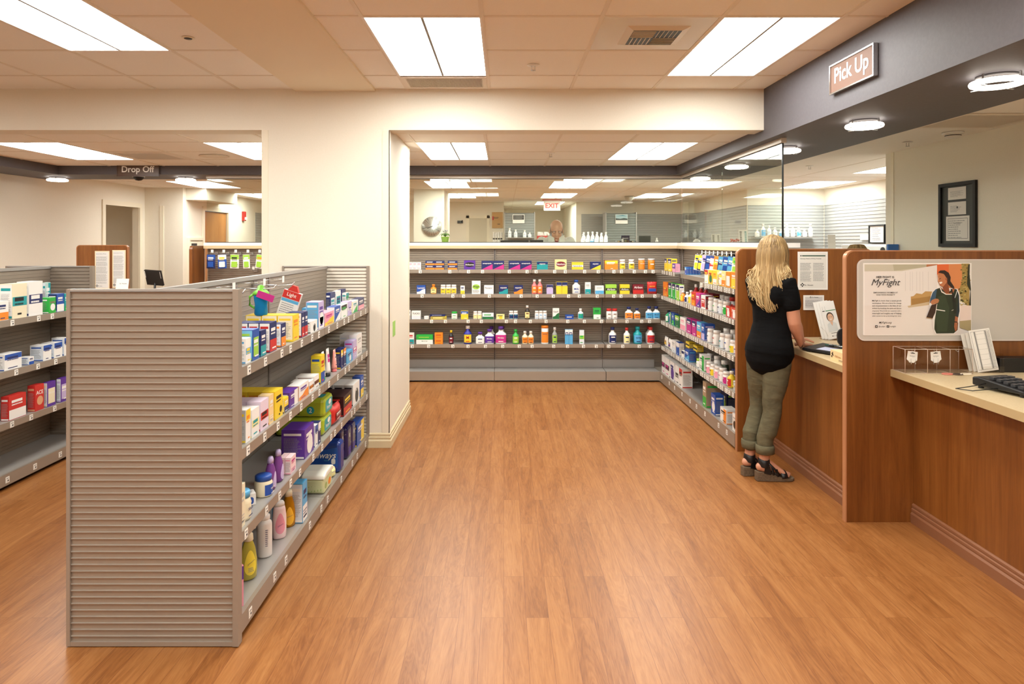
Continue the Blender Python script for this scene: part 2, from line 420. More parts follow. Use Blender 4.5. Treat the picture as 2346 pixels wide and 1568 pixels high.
wall('wall_above_soffit', 2.744, -3.5, CR+.02, 3.72, 5.25, 2.95)
wall('wall_clock_pillar', -1.46, 11.0, 0, -.97, 12.15, CR+.01)
struct(MB().box(-1.005, 10.994, 0, -.966, 11.0, CR, M_CREAM).build('trim_clock_pillar'))
struct(MB().box(3.72-.006, 6.46, 0, 3.72, 6.5+.006, CR, M_CREAM).build('trim_wall_end'))
struct(MB().box(-5.04, 10.75, 2.2, -4.72, 12.0, CR+.01, M_WALL).build('wall_bulkhead'))
struct(MB().box(-5.40, 10.64, 0, -5.34, 10.65, 2.1, M_CREAM).build('trim_niche'))
# soffits
sf = struct(MB().box(1.94, -3.5, SB, 2.744, 8.19, 2.95, M_SOFF).build('ceiling_soffit_right'))
struct(MB().box(-5.54, 7.6, SB, 1.94, 8.19, 2.95, M_SOFF).build('ceiling_soffit_back'))
struct(MB().box(-5.54, 5.25, SB, -5.0, 7.6, 2.95, M_SOFF).build('ceiling_soffit_left'))
# mouldings: profile (out, z)
PROF = [(0, 0), (.018, 0), (.018, .05), (.014, .056), (.011, .06), (.013, .068), (.013, .078), (.008, .083), (.010, .09), (.010, .1), (.004, .107), (0, .107)]
def skirt(name, pts, m, h=1.0, label=None):
    """pts: wall line in plan, the room lies to the LEFT of travel; mitred corners"""
    P = [Vector(p) for p in pts]; vs = []; fs = []; n = len(PROF)
    for i, p in enumerate(P):
        d0 = (P[i]-P[i-1]).normalized() if i else (P[1]-P[0]).normalized()
        d1 = (P[i+1]-P[i]).normalized() if i < len(P)-1 else d0
        n0 = Vector((-d0.y, d0.x)); n1 = Vector((-d1.y, d1.x)); b = (n0+n1).normalized(); k = 1/max(.3, b.dot(n0))
        for o_, z in PROF: vs.append((p.x+b.x*o_*k, p.y+b.y*o_*k, z*h))
    for i in range(len(P)-1):
        for j in range(n): fs.append((i*n+j, i*n+(j+1) % n, (i+1)*n+(j+1) % n, (i+1)*n+j))
    fs += [list(range(n)), [(len(P)-1)*n+j for j in range(n)]]
    return MB().add(vs, fs, m).build(name)
struct(skirt('baseboard_pier', [(-.855, 6.12), (-.855, 5.055), (-1.80, 5.055)], mat('#d6c7a3', .5)))
struct(skirt('baseboard_left', [(-5.64, 5.3), (-5.64, 9.5)][::-1], mat('#d6c7a3', .5)))
# door in the left wall (open to a hall) and the oak door
def door_casing(name, x, y0, y1, zt, s, w_=.07):
    mb = MB()
    for a, b in ((y0-w_, y0), (y1, y1+w_)): mb.box(x, a, 0, x+s*.018, b, zt+w_, M_CREAM)
    mb.box(x, y0, zt, x+s*.018, y1, zt+w_, M_CREAM)
    for a in (y0, y1): mb.box(x-s*.1, a-.005 if a == y1 else a-.012, 0, x, a+.012 if a == y1 else a+.005, zt, M_CREAM)
    return struct(mb.build(name))
door_casing('door_1', -5.64, 9.58, 10.48, 2.06, 1)
dd = MB().box(-5.70, 9.60, 0.01, -5.66, 10.46, 2.05, M_CREAM)
c2 = door_casing('door_2', -5.04, 11.4, 12.37, 2.06, 1)
MB().box(-5.10, 11.42, .01, -5.06, 12.35, 2.05, M_DOOR).build('door_leaf', c2)
# low partition with its ledge
struct(MB().box(-3.38, 7.73, 0, 2.14, 7.85, 1.456, M_WALL).box(2.03, 4.99, 0, 2.14, 7.73, 1.456, M_WALL).build('wall_low_partition'))
lg = struct(MB().box(-3.39, 7.66, 1.49, 2.17, 7.95, 1.524, M_WHITE).box(1.96, 4.96, 1.49, 2.17, 7.66, 1.524, M_WHITE).build('trim_ledge'))
struct(MB().box(-3.39, 7.65, 1.456, 1.95, 7.72, 1.49, mat('#d9c097', .4)).box(1.95, 4.97, 1.456, 2.02, 7.65+.07, 1.49, mat('#d9c097', .4)).build('trim_edge', lg))
# glass
def panes(name, segs, hor):
    g = bpy.data.objects.new(name, None); COL.objects.link(g); g['kind'] = 'structure'
    for a, b in segs:
        mb = MB()
        if hor: mb.box(a+.0015, 7.735, 1.53, b-.0015, 7.745, 2.262, M_GLASS)
        else: mb.box(2.035, a+.0015, 1.53, 2.045, b-.0015, 2.262, M_GLASS)
        mb.build('pane', g)
    return g
g1 = panes('window_1', [(-3.39, -2.03), (-2.03, -.665), (-.665, .70), (.70, 2.03)], True)
MB().box(-3.39, 7.722, 2.255, 2.02, 7.758, SB, mat('#cfc4b6', .4, .2)).build('top_channel', g1)
MB().box(-3.39, 7.732, 1.524, 2.02, 7.748, 1.531, M_DARK).box(-3.39, 7.73, 2.25, 2.02, 7.75, 2.2552, M_DARK).build('gasket', g1)
g2 = panes('window_2', [(4.96, 6.33), (6.33, 7.73)], False)
MB().box(2.018, 4.93, 2.255, 2.058, 7.73, SB, mat('#cfc4b6', .4, .2)).build('top_channel', g2)
MB().box(2.032, 4.96, 1.524, 2.048, 7.73, 1.531, M_DARK).box(2.032, 4.96, 2.25, 2.048, 7.73, 2.2552, M_DARK).build('gasket', g2)
MB().box(2.034, 4.953, 1.531, 2.046, 4.959, 2.255, M_EDGE).build('polished_edge', g2)
# ------------------------------------------------------------------ slat panels, gondolas, wall units
M_TAG = mat('#f4f1ea', .5)
def slat(a0, a1, z0, z1, pos, facing, m, pitch=.0247, depth=.006, thick=.012):
    """ribbed panel; facing 'x+','x-','y-'; a = the other horizontal axis"""
    mb = MB(); n = max(1, int(round((z1-z0)/pitch))); p = (z1-z0)/n
    s = {'x+': 1, 'x-': -1, 'y-': -1, 'y+': 1}[facing]
    prof = [(pos-s*thick, z0)]
    for i in range(n):
        z = z0+i*p
        prof += [(pos-s*depth, z), (pos-s*depth, z+p*.70), (pos-s*.001, z+p*.76), (pos, z+p*.88), (pos-s*depth, z+p*.97)]
    prof += [(pos-s*thick, z1)]
    if facing[0] == 'x': mb.prism([(q[0], q[1]) for q in prof], a0, a1, 'y', m)
    else: mb.prism([(q[0], q[1]) for q in prof], a0, a1, 'x', m)
    return mb
_tg = None
def tags(parent, n, place, seed):
    """price tags clipped to a shelf lip, each its own sub-part; place(t)->(loc, rz)"""
    global _tg
    rg = random.Random(seed)
    for i in range(n):
        loc, rz = place((i+.5+rg.uniform(-.3, .3))/n)
        if _tg is None:
            mb = MB().box(-.016, -.0015, -.018, .016, 0, .018, M_TAG); M = face_M((0, -.0019, 0), (1, 0, 0), (0, 0, 1))
            rect(mb, -.010, .006, .010, .011, INK, M); rect(mb, -.002, -.009, .010, -.001, INKD, M); rect(mb, -.010, -.013, .010, -.0115, INK, M)
            _tg = mb.build('price_tag', parent); _tg.location = loc; _tg.rotation_euler = (0, 0, rz)
        else:
            c = _tg.copy(); COL.objects.link(c); c.parent = parent; c.location = loc; c.rotation_euler = (0, 0, rz)
def gondola(xs, side, y0, y1, label, seed, shelves=(1.045, .73, .412), half=.325, visible=1):
    """spine at xs; product side faces +X"""
    g = thing('gondola_shelving', label, 'shelving', (0, 0, 0), group='striped gondola shelving')
    H = 1.352; xr = xs+half; xl = xs-half
    # end panels
    for ye, s, fc in ((y0, 1, 'y-'), (y1, -1, 'y-')):
        e = slat(xl+.012, xr-.02, .018, H-.008, ye, 'y-', M_METAL, thick=.02).build('end_panel', g)
        fr = MB().box(xl, ye-.004, .004, xl+.014, ye+.03, H, M_METAL).box(xr-.022, ye-.006, .004, xr, ye+.03, H, M_METAL).box(xl+.014, ye-.003, H-.009, xr-.022, ye+.025, H, M_METAL_L).box(xl+.014, ye-.003, .004, xr-.022, ye+.025, .02, M_METAL)
        fr.build('frame', e)
    # spine, in 4 ft bays
    slat(y0+.025, y1, .05, H-.02, xs+.008, 'x+', M_METAL, thick=.014).build('back_panel', g)
    slat(y0+.025, y1, .05, H-.02, xs-.008, 'x-', M_METAL, thick=.014).build('back_panel', g)
    MB().box(xs-.014, y0+.02, H-.02, xs+.014, y1, H, M_METAL_L).build('top_rail', g)
    ym = (y0+y1)/2
    for yy in (ym,): MB().box(xs+.007, yy-.01, .05, xs+.012, yy+.01, H-.02, M_METAL_D).build('upright', g)
    for s in (1, -1):
        xa = xs+s*.01; xb = xs+s*(half-.005)
        for ya, yb in ((y0+.03, ym-.002), (ym+.002, y1-.006)):
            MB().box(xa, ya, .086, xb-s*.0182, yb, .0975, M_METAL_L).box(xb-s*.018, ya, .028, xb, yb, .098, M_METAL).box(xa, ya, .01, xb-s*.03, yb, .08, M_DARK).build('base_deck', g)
        for k, z in enumerate(shelves):
            for b, (ya, yb) in enumerate(((y0+.03, ym-.002), (ym+.002, y1-.008))):
                mb = MB().box(xa, ya, z-.012, xb-s*.004, yb, z, M_METAL_L).box(xb-s*.006, ya, z-.038, xb, yb, z+.003, M_METAL)
                sh = mb.build('shelf', g)
                if s == 1: tags(sh, 7, lambda t, ya=ya, yb=yb, z=z: ((xb+.0006, ya+(yb-ya)*t, z-.019), math.pi/2), seed+k*5+b)
        if s == 1:
            pass
    dk = [o for o in bpy.data.objects if o.parent == g and o.name.startswith('base_deck')][:2]
    for b, (ya, yb) in enumerate(((y0+.03, ym), (ym, y1-.008))):
        tags(dk[b], 5, lambda t, ya=ya, yb=yb: ((xs+half-.0044, ya+(yb-ya)*t, .062), math.pi/2), seed+60+b)
    return g
gondola(-1.325, 1, 2.56, 5.05, 'taupe slatted gondola in the foreground, stocked with baby and skin goods', 11)
gondola(-3.385, 1, 2.56, 5.05, 'grey slatted gondola at the left edge with bandage boxes', 31)

# back wall unit and right hand unit: bays of ribbed back, each an upright, shelves
RS = (1.2255, .956, .678, .404)
bk = thing('wall_shelving', 'long taupe slatted wall shelving along the back under the glass', 'shelving')
slat(-1.32, 2.0, .12, 1.456, 7.70, 'y-', M_METAL).build('back_panel', bk)
slat(-3.36, -1.33, .12, 1.456, 7.70, 'y-', M_METAL).build('back_panel', bk)
for x in (-1.32, -.102, 1.117, 2.0):
    MB().box(x-.012, 7.688, .0, x+.004 if x > 1.9 else x+.012, 7.70, 1.456, M_METAL_D).box(x-.003, 7.6872, .2, x+.003, 7.688, 1.45, M_DARK).build('upright', bk)
for a, b in ((-1.325, -.104), (-.100, 1.115), (1.121, 1.705)):
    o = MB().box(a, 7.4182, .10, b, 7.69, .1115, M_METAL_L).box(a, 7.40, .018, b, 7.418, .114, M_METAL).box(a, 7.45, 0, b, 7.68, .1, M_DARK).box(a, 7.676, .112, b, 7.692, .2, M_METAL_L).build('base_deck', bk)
o = MB().box(-3.3, 7.4182, .10, -1.8, 7.69, .112, M_METAL_L).box(-3.3, 7.40, .018, -1.8, 7.418, .114, M_METAL).build('base_deck', bk)
FY = 7.45
def bshelf(a, b, z, n, sd, fy=FY):
    sh = MB().box(a, fy+.004, z-.012, b, 7.69, z, M_METAL_L).box(a, fy, z-.036, b, fy+.006, z+.003, M_METAL).prism([(7.69, z-.012), (7.55, z-.012), (7.69, z-.06)], a, a+.003, 'x', M_METAL_D).prism([(7.69, z-.012), (7.55, z-.012), (7.69, z-.06)], b-.003, b, 'x', M_METAL_D).build('shelf', bk)
    tags(sh, n, lambda t: ((a+(b-a)*t, fy-.0004, z-.02), 0), sd)
for k, z in enumerate(RS):
    if k < 2: segs = ((-1.32, -.50, 3), (-.497, .306, 4), (.309, 1.108, 5), (1.115, 1.722, 5))
    else: segs = ((-1.32, -.102, 6), (-.098, 1.108, 7), (1.12, 1.722, 4))
    for i, (a, b, n) in enumerate(segs): bshelf(a, b, z, n, 100+k*7+i)

ru = thing('wall_shelving', 'slatted shelving under the glass at right, crowded with vitamins', 'shelving')
slat(4.99, 7.69, .12, 1.456, 1.995, 'x-', M_METAL).build('back_panel', ru)
for y in (5.02, 5.91, 6.80, 7.55):
    MB().box(1.982, y-.012, 0, 1.994, y+.012, 1.456, M_METAL_D).box(1.981, y-.003, .2, 1.982, y+.003, 1.45, M_DARK).build('upright', ru)
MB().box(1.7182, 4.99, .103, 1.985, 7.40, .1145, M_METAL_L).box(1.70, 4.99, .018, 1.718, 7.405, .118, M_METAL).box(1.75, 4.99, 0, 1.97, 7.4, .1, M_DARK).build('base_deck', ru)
def rshelf(a, b, z, n, sd, fx=1.70):
    sh = MB().box(fx+.004, a, z-.012, 1.985, b, z, M_METAL_L).box(fx, a, z-.036, fx+.006, b, z+.003, M_METAL).build('shelf', ru)
    if n: tags(sh, n, lambda t: ((fx-.0004, a+(b-a)*t, z-.018), -math.pi/2), sd)
rshelf(6.75, 7.30, 1.2255, 6, 201); rshelf(5.90, 6.745, 1.21, 0, 202, 1.76); rshelf(5.0, 5.89, 1.18, 14, 203)
for k, z in enumerate((.953, .682, .412)):
    rshelf(5.0, 5.89, z, 15, 210+k); rshelf(5.90, 6.79, z, 14, 215+k); rshelf(6.80, 7.33, z, 8, 220+k)
dk = [o for o in bpy.data.objects if o.parent == ru and o.name.startswith('base_deck')][0]
tags(dk, 9, lambda t: ((1.6996, 5.0+2.35*t, .08), -math.pi/2), 230)

# ------------------------------------------------------------------ wood panels and counters
def panel(label, x0, x1, y, z1, r, t=.034, group='cherry privacy panels'):
    o = thing('privacy_screen', label, 'partition', (0, 0, 0), group=group)
    MB().prism(rrect(x0+.006, 0, x1-.006, z1-.006, r, 8, '0011'), y, y+t, 'y', M_WOOD).build('board', o)
    P = rrect(x0, 0, x1, z1, r, 8, '0011'); Q = rrect(x0+.006, 0, x1-.006, z1-.006, r, 8, '0011'); n = len(P)
    vs = []; fs = []
    for p, q in zip(P, Q): vs += [(p[0], y-.0005, p[1]), (p[0], y+t+.0005, p[1]), (q[0], y-.0005, q[1]), (q[0], y+t+.0005, q[1])]
    for i in range(1, n):
        a, b = 4*i, 4*((i+1) % n)
        fs += [(a, a+1, b+1, b), (a, b, b+2, a+2), (a+1, a+3, b+3, b+1)]
    MB().add(vs, fs, M_WOODEDGE).build('edge_band', o)
    return o
pn1 = panel('cherry wood privacy panel behind the blonde woman, with pinned notices', 1.702, 2.69, 4.95, 1.482, .045)
pn2 = panel('cherry wood privacy panel at right carrying the large poster', 1.866, 3.02, 3.70, 1.485, .045)
panel('small cherry wood panel of the drop off desk with two notices', -4.83, -4.245, 7.66, 1.497, .04)
# side end board of the back unit at drop off
o = thing('end_board', 'cherry wood end board closing the drop off display unit', 'partition')
MB().prism(rrect(7.39, 0, 7.70, 1.49, .045, 8, '0001'), -3.43, -3.395, 'x', M_WOOD).build('board', o)
def counter(label, xf, xt, y0, y1, xb):
    o = thing('service_counter', label, 'counter', group='service counters')
    MB().box(xf, y0, 0, xf+.03, y1, .797, M_WOOD).build('front_panel', o)
    MB().box(xt+.003, y0, .797, xb, y1, .836, M_TOP).box(xt, y0, .798, xt+.003, y1, .8355, mat('#b39d74', .4)).build('worktop', o)
    k = skirt('base_moulding', [(xf, y1), (xf, y0)][::-1], M_BASE, .97)
    k.parent = o; return o
ct1 = counter('beige topped counter where the woman rests her hand', 1.98, 1.90, 3.735, 4.949, 2.75)
ct2 = counter('beige topped counter at the right edge with the keypad', 2.237, 2.11, -1.2, 3.699, 3.1)
MB().box(-4.9, 7.75, .0, -4.2, 7.77, .8, M_WOOD).build('front_panel', thing('service_counter', 'drop off desk behind its small wood panel', 'counter', (0,0,0), group='service counters'))
# ------------------------------------------------------------------ ceiling fittings
def ring_light(x, y, label):
    t = thing('ring_light', label, 'ceiling light', (x, y, SB), group='ring lights under the charcoal soffit')
    n = 36; R = .098
    def circ(r, z): return [(r*math.cos(2*math.pi*i/n), r*math.sin(2*math.pi*i/n), z) for i in range(n)]
    MB().tube(circ(R, -.034), .013, M_RING, 8, closed=True).build('lamp_ring', t)
    MB().lathe([(.085, 0), (.085, -.012), (.06, -.014), (.0, -.014)], mat('#6d6a6b', .35), n=24).build('ceiling_plate', t)
    for a in (.4, 1.97, 3.54, 5.11):
        c = MB(); M = Matrix.Rotation(a, 4, 'Z'); c.box(R-.004, -.004, -.052, R+.004, .004, 0, M_CHROME, M).box(R-.02, -.005, -.053, R+.018, .005, -.049, M_CHROME, M)
        c.build('clip', t)
RLN = ['nearest the pick up sign, cut by the picture edge', 'just past the pick up sign', 'by the end of the glass screen', 'second in behind the glass screen', 'at the far glass corner']
for (y, l) in zip((3.09, 4.23, 5.40, 6.55, 7.76), RLN): ring_light(2.25, y, 'ring light under the soffit '+l)
ring_light(2.25, 1.95, 'ring light under the soffit outside the picture')
for (x, l) in ((-5.22, 'left of the drop off sign'), (-3.72, 'right of the drop off sign'), (-.75, 'above the glass, over the clock'), (.81, 'above the glass, over the exit sign')):
    ring_light(x, 7.93, 'ring light under the back soffit '+l)
# register, linear grille, return grille, speaker, sprinklers, detectors
t = thing('air_register', 'white panel with square louvred air register between the two front troffers', 'vent', (vent_reg[0], vent_reg[1], CF), group='ceiling air vents')
MB().box(.004, .004, -.001, .606, .606, .012, mat('#d9ccb9', .22)).build('panel', t)
cx, cy = .325, .32
fr = MB()
for a in range(4):
    M = Matrix.Translation((cx, cy, 0)) @ Matrix.Rotation(a*math.pi/2, 4, 'Z')
    fr.add([(-.17, -.17, -.001), (.17, -.17, -.001), (.13, -.13, -.014), (-.13, -.13, -.014)], [(0, 1, 2, 3)], mat('#d9ccb9', .3), M)
fr.box(cx-.131, cy-.131, -.013, cx+.131, cy+.131, -.0125, M_BLACK).build('frame', t)
lv = MB()
for q in range(4):
    M = Matrix.Translation((cx, cy, -.014)) @ Matrix.Rotation(q*math.pi/2, 4, 'Z')
    for i in range(5):
        yy = .01+i*.024; lv.add([(.004, yy, 0), (.128, yy, 0), (.128, yy+.017, .012), (.004, yy+.017, .012), (.004, yy+.002, -.002), (.128, yy+.002, -.002)], [(0, 1, 2, 3), (0, 4, 5, 1), (4, 3, 2, 5)], mat('#e4d9c8', .4), M)
lv.build('louvre', t)
def linear(name, label, x0, y0, x1, y1, z, n, along='y', inner=.03):
    t = thing(name, label, 'vent', (0, 0, 0), group='ceiling air vents')
    MB().box(x0, y0, z-.006, x1, y0+inner, z, M_GRID).box(x0, y1-inner, z-.006, x1, y1, z, M_GRID).box(x0, y0+inner, z-.006, x0+inner, y1-inner, z, M_GRID).box(x1-inner, y0+inner, z-.006, x1, y1-inner, z, M_GRID).build('frame', t)
    MB().box(x0+inner, y0+inner, z-.001, x1-inner, y1-inner, z+.014, mat('#6b5d50', .8)).build('backing', t)
    s = MB()
    for i in range(n):
        if along == 'y':
            x = x0+inner+(x1-x0-2*inner)*(i+.5)/n; s.box(x-.002, y0+inner, z-.005, x+.002, y1-inner, z-.001, M_GRID)
        else:
            y = y0+inner+(y1-y0-2*inner)*(i+.5)/n; s.box(x0+inner, y-.003, z-.005, x1-inner, y+.003, z-.001, M_GRID)
    s.build('blade', t)
linear('air_grille', 'slim linear air grille against the cream header, in front of the troffer', GX-T+.01, GY+.02, GX-.01, 4.99, CF-.004, 60)
linear('air_grille', 'square return grille above the drop off sign', *grille_r, CR-.002, 26, 'x', .07)
linear('air_grille', 'long air grille in the pharmacy ceiling left of the exit sign', -.42, 8.6, .1, 9.2, CR-.002, 14, 'x', .06)
linear('air_grille', 'air grille in the ceiling at the top right picture edge', 3.05, 4.5, 3.65, 5.05, CR-.002, 24, 'x', .04)
t = thing('ceiling_speaker', 'round flush speaker in the ceiling left of the cream pillar', 'speaker', (-2.87, 6.72, CR-.004))
MB().lathe([(.14, 0), (.14, -.006), (.125, -.009), (.12, -.006), (0, -.008)], M_GRID, n=32).build('grille', t)
def sprinkler(x, y, z, l):
    t = thing('sprinkler', l, 'sprinkler', (x, y, z-.003), group='fire sprinklers')
    MB().lathe([(.04, 0), (.04, -.003), (.018, -.006), (.0, -.006)], M_WHITE, n=20).build('escutcheon', t)
    MB().box(-.012, -.003, -.034, -.009, .003, -.005, M_CHROME).box(.009, -.003, -.034, .012, .003, -.005, M_CHROME).lathe([(.002, -.036), (.016, -.036), (.016, -.034), (.002, -.034)], M_CHROME, n=12).build('head', t)
sprinkler(.19, 4.36, CF, 'fire sprinkler in the front ceiling between the two troffers')
sprinkler(3.45, 5.79, CR, 'fire sprinkler above the poster panel, nearer one')
sprinkler(3.43, 7.6, CR, 'fire sprinkler above the right wood panels, farther one')
sprinkler(.45, 6.5, CR, 'fire sprinkler in the lower ceiling before the glass')
t = thing('smoke_detector', 'white smoke detector in the ceiling above the framed licences', 'smoke detector', (3.50, 5.28, CR-.003))
MB().lathe([(.075, 0), (.075, -.012), (.0, -.012)], M_WHITE, n=28).build('base', t); MB().lathe([(.05, -.012), (.055, -.026), (.05, -.04), (.03, -.045), (0, -.045)], M_WHITE, n=28).lathe([(.0555, -.022), (.0565, -.025), (.0555, -.028)], M_DARK, n=28).build('cover', t)
t = thing('ceiling_sensor', 'small dark round sensor in the upper left ceiling', 'sensor', (-1.76, 3.78, CF-.002))
MB().lathe([(.034, 0), (.034, -.004), (.022, -.005), (.0, -.005)], M_CREAM, n=20).lathe([(.022, -.0052), (.02, -.007), (0, -.007)], M_BLACK, n=20).build('housing', t)
t = thing('security_camera', 'black dome security camera under the drop off sign', 'camera', (-4.19, 7.78, SB))
MB().lathe([(.055, 0), (.06, -.015), (.055, -.03), (.03, -.05), (0, -.055)], M_BLACK, n=24).build('dome', t); MB().lathe([(.065, 0), (.065, -.012), (.0, -.012)], M_WHITE, n=24).build('base', t)
t = thing('ceiling_projector', 'small white dome camera hanging behind the glass at right', 'camera', (2.33, 12.6, CR))
t.name = 'security_camera'; MB().lathe([(.09, 0), (.09, -.03), (.07, -.07), (.03, -.1), (0, -.105)], mat('#b9b5a8', .3), n=24).build('dome', t)

# ------------------------------------------------------------------ signs
def hsign(label, txt, M, w_, h_, col, face):
    t = thing('hanging_sign', label, 'sign', (0, 0, 0), group='department signs on the charcoal soffit')
    MB().box(-w_/2, -h_/2, .004, w_/2, h_/2, .02, face, M).build('board', t)
    mb = MB()
    for a, b, c, d in ((-w_/2-.008, h_/2, w_/2+.008, h_/2+.008), (-w_/2-.008, -h_/2-.008, w_/2+.008, -h_/2), (-w_/2-.008, -h_/2, -w_/2, h_/2), (w_/2, -h_/2, w_/2+.008, h_/2)): mb.box(a, b, .002, c, d, .026, col, M)
    mb.build('frame', t)
    mb = MB(); vs, fs, wd, ht = text_geo(txt, .018)
    put_text(mb, txt, M_WHITE, M @ Matrix.Translation((0, 0, .0215)), width=w_*.80, bold=.018)
    mb.build('lettering', t)
# pick up: on the soffit face x=1.94, y 3.9..., faces -x
hsign('brown glossy sign reading Pick Up on the charcoal soffit', 'Pick Up', face_M((1.938, 3.745, 2.478), (0, -1, 0), (0, 0, 1)), .46, .155, M_CHROME, mat('#6d4c3c', .6))
hsign('brown sign reading Drop Off on the far charcoal soffit', 'Drop Off', face_M((-4.087, 7.598, 2.335), (1, 0, 0), (0, 0, 1)), .455, .125, mat('#4d3c33', .4), mat('#5a463c', .35))
# exit sign
t = thing('exit_sign', 'illuminated white EXIT sign with red letters hanging behind the glass', 'sign', (.96, 13.5, 0))
M = face_M((.96-.96, -.02, 2.255), (1, 0, 0), (0, 0, 1))
MB().box(-.165, -.02, 2.155, .165, .02, 2.355, M_WHITE).build('housing', t); MB().box(-.19, -.012, 2.355, .19, .012, 2.387, mat('#d98f86', .5)).build('bracket', t)
mb = MB(); put_text(mb, 'EXIT', emis('exit_red', '#e0302a', 1.6), M @ Matrix.Translation((0, 0, .002)), width=.26, height=.15, bold=.02); mb.build('lettering', t)

# ------------------------------------------------------------------ papers, poster, frames
def paper(name, label, cat, M, w_, h_, seed, title=None, cols=2, bar=None, logo=None, bg='#e9e6df', border='#f7f5f0', group=None, foot=None, th=.004):
    t = thing(name, label, cat, (0, 0, 0), group=group)
    MB().box(-w_/2, -h_/2, 0, w_/2, h_/2, th, mat(border, .5), M).build('sheet', t)
    P = M @ Matrix.Translation((0, 0, th+.0006)); mb = MB()
    rect(mb, -w_/2+.012, -h_/2+.012, w_/2-.012, h_/2-.012, mat(bg, .6), M @ Matrix.Translation((0, 0, th+.0003)))
    top = h_/2-.03
    if bar: rect(mb, -w_*.42, top-.004, -w_*.38, top+.004, INKD, P); rect(mb, -w_*.36, top-.004, w_*.42, top+.004, mat('#3b5a4a', .6), P); top -= .018
    if title: put_text(mb, title, INKD, P @ Matrix.Translation((-w_*.42+w_*.35, top-.004, 0)), width=w_*.7, bold=.012); top -= .026
    bot = -h_/2+(.06 if logo else .025)
    for c in range(cols):
        a = -w_*.42+c*(w_*.86/cols); b = a+w_*.86/cols-.012
        yy = top; k = 0
        while yy > bot+.02:
            hh = min(random.Random(seed+k*7+c).uniform(.05, .11), yy-bot if c == 0 else yy+h_/2-.025); textlines(mb, a, yy-hh, b, yy-.006, max(1, int(hh/.0088)), INK, P, .42, seed+k+c*31); yy -= hh; k += 1
    if logo:
        put_text(mb, logo, INKD, P @ Matrix.Translation((-w_*.13, -h_/2+.034, 0)), width=w_*.28, bold=.015)
        L_ = P @ Matrix.Translation((-w_*.35, -h_/2+.036, 0))
        for a in range(4): disc(mb, .009*math.cos(a*math.pi/2), .009*math.sin(a*math.pi/2), .0055, .0055, INKD, L_, 8)
    mb.build('print', t); return t
Mp = lambda x, z: face_M((x, 4.949, z), (1, 0, 0), (0, 0, 1))
paper('privacy_notice', 'framed white privacy practices notice on the wood panel behind the woman', 'notice', Mp(2.255, 1.321), .218, .278, 3, 'Summary Notice of Privacy Practices', 2, True, 'St. Vincent')
t = paper('small_notice', 'small framed grey notice below the privacy notice on the wood panel', 'notice', Mp(2.262, 1.088), .150, .108, 9, None, 1, None, None, '#d5d3d2')
mb = MB(); P = Mp(2.262, 1.088) @ Matrix.Translation((.01, .04, .0056)); put_text(mb, 'St. Vincent', INKD, P, width=.045, bold=.01); disc(mb, -.034, 0, .007, .007, INKD, P, 4); disc(mb, -.034, 0, .003, .003, M_WHITE, P @ Matrix.Translation((0, 0, .0003)), 4); mb.build('heading', t)
Md = lambda x, z: face_M((x, 7.659, z), (1, 0, 0), (0, 0, 1))
paper('privacy_notice', 'left white notice on the drop off desk panel', 'notice', Md(-4.535, 1.215), .165, .43, 21, 'Summary Notice of Privacy', 1, None, 'St. Vincent', '#dcdad8', '#e9d8b5')
paper('privacy_notice', 'right white notice on the drop off desk panel, beside the black monitor', 'notice', Md(-4.345, 1.225), .15, .43, 27, 'Summary Notice of Privacy', 1, None, 'St. Vincent', '#dcdad8', '#e9d8b5')
t = thing('card_stand', 'small white tent card in front of the right drop off notice', 'card', (-4.28, 7.60, 1.02))
M = face_M((0, 0, .0), (1, 0, 0), (0, .2, 1)); MB().box(-.07, -.02, -.003, .07, .10, .001, M_WHITE, M).build('card', t)
mb = MB(); put_text(mb, 'St. Vincent', INKD, M @ Matrix.Translation((.01, .045, .002)), width=.08, bold=.01); mb.build('print', t)
# frosted board and poster on the second panel
t = thing('acrylic_board', 'rounded frosted acrylic board screwed on the right wood panel behind the poster', 'board')
MB().prism(rrect(1.926, .992, 2.86, 1.437, .04), 3.699, 3.692, 'y', mat('#c9c4bd', .3)).build('sheet', t)
P = rrect(1.926, .992, 2.86, 1.437, .04); Q = rrect(1.932, .998, 2.854, 1.431, .036); mb = MB(); n = len(P); vs = []
for p, q in zip(P, Q): vs += [(p[0], 3.6915, p[1]), (q[0], 3.6915, q[1])]
mb.add(vs, [(2*i, 2*i+1, (2*i+3) % (2*n), (2*i+2) % (2*n)) for i in range(n)], mat('#ded5cf', .25)).build('polished_edge', t)
pt = thing('charity_poster', 'white campaign poster with a smiling woman in a green apron', 'poster')
PX0, PX1, PZ0, PZ1 = 1.957, 2.546, 1.022, 1.416; W_, H_ = PX1-PX0, PZ1-PZ0
MB().box(PX0, 3.689, PZ0, PX1, 3.6912, PZ1, mat('#f6f2ee', .3)).build('sheet', pt)
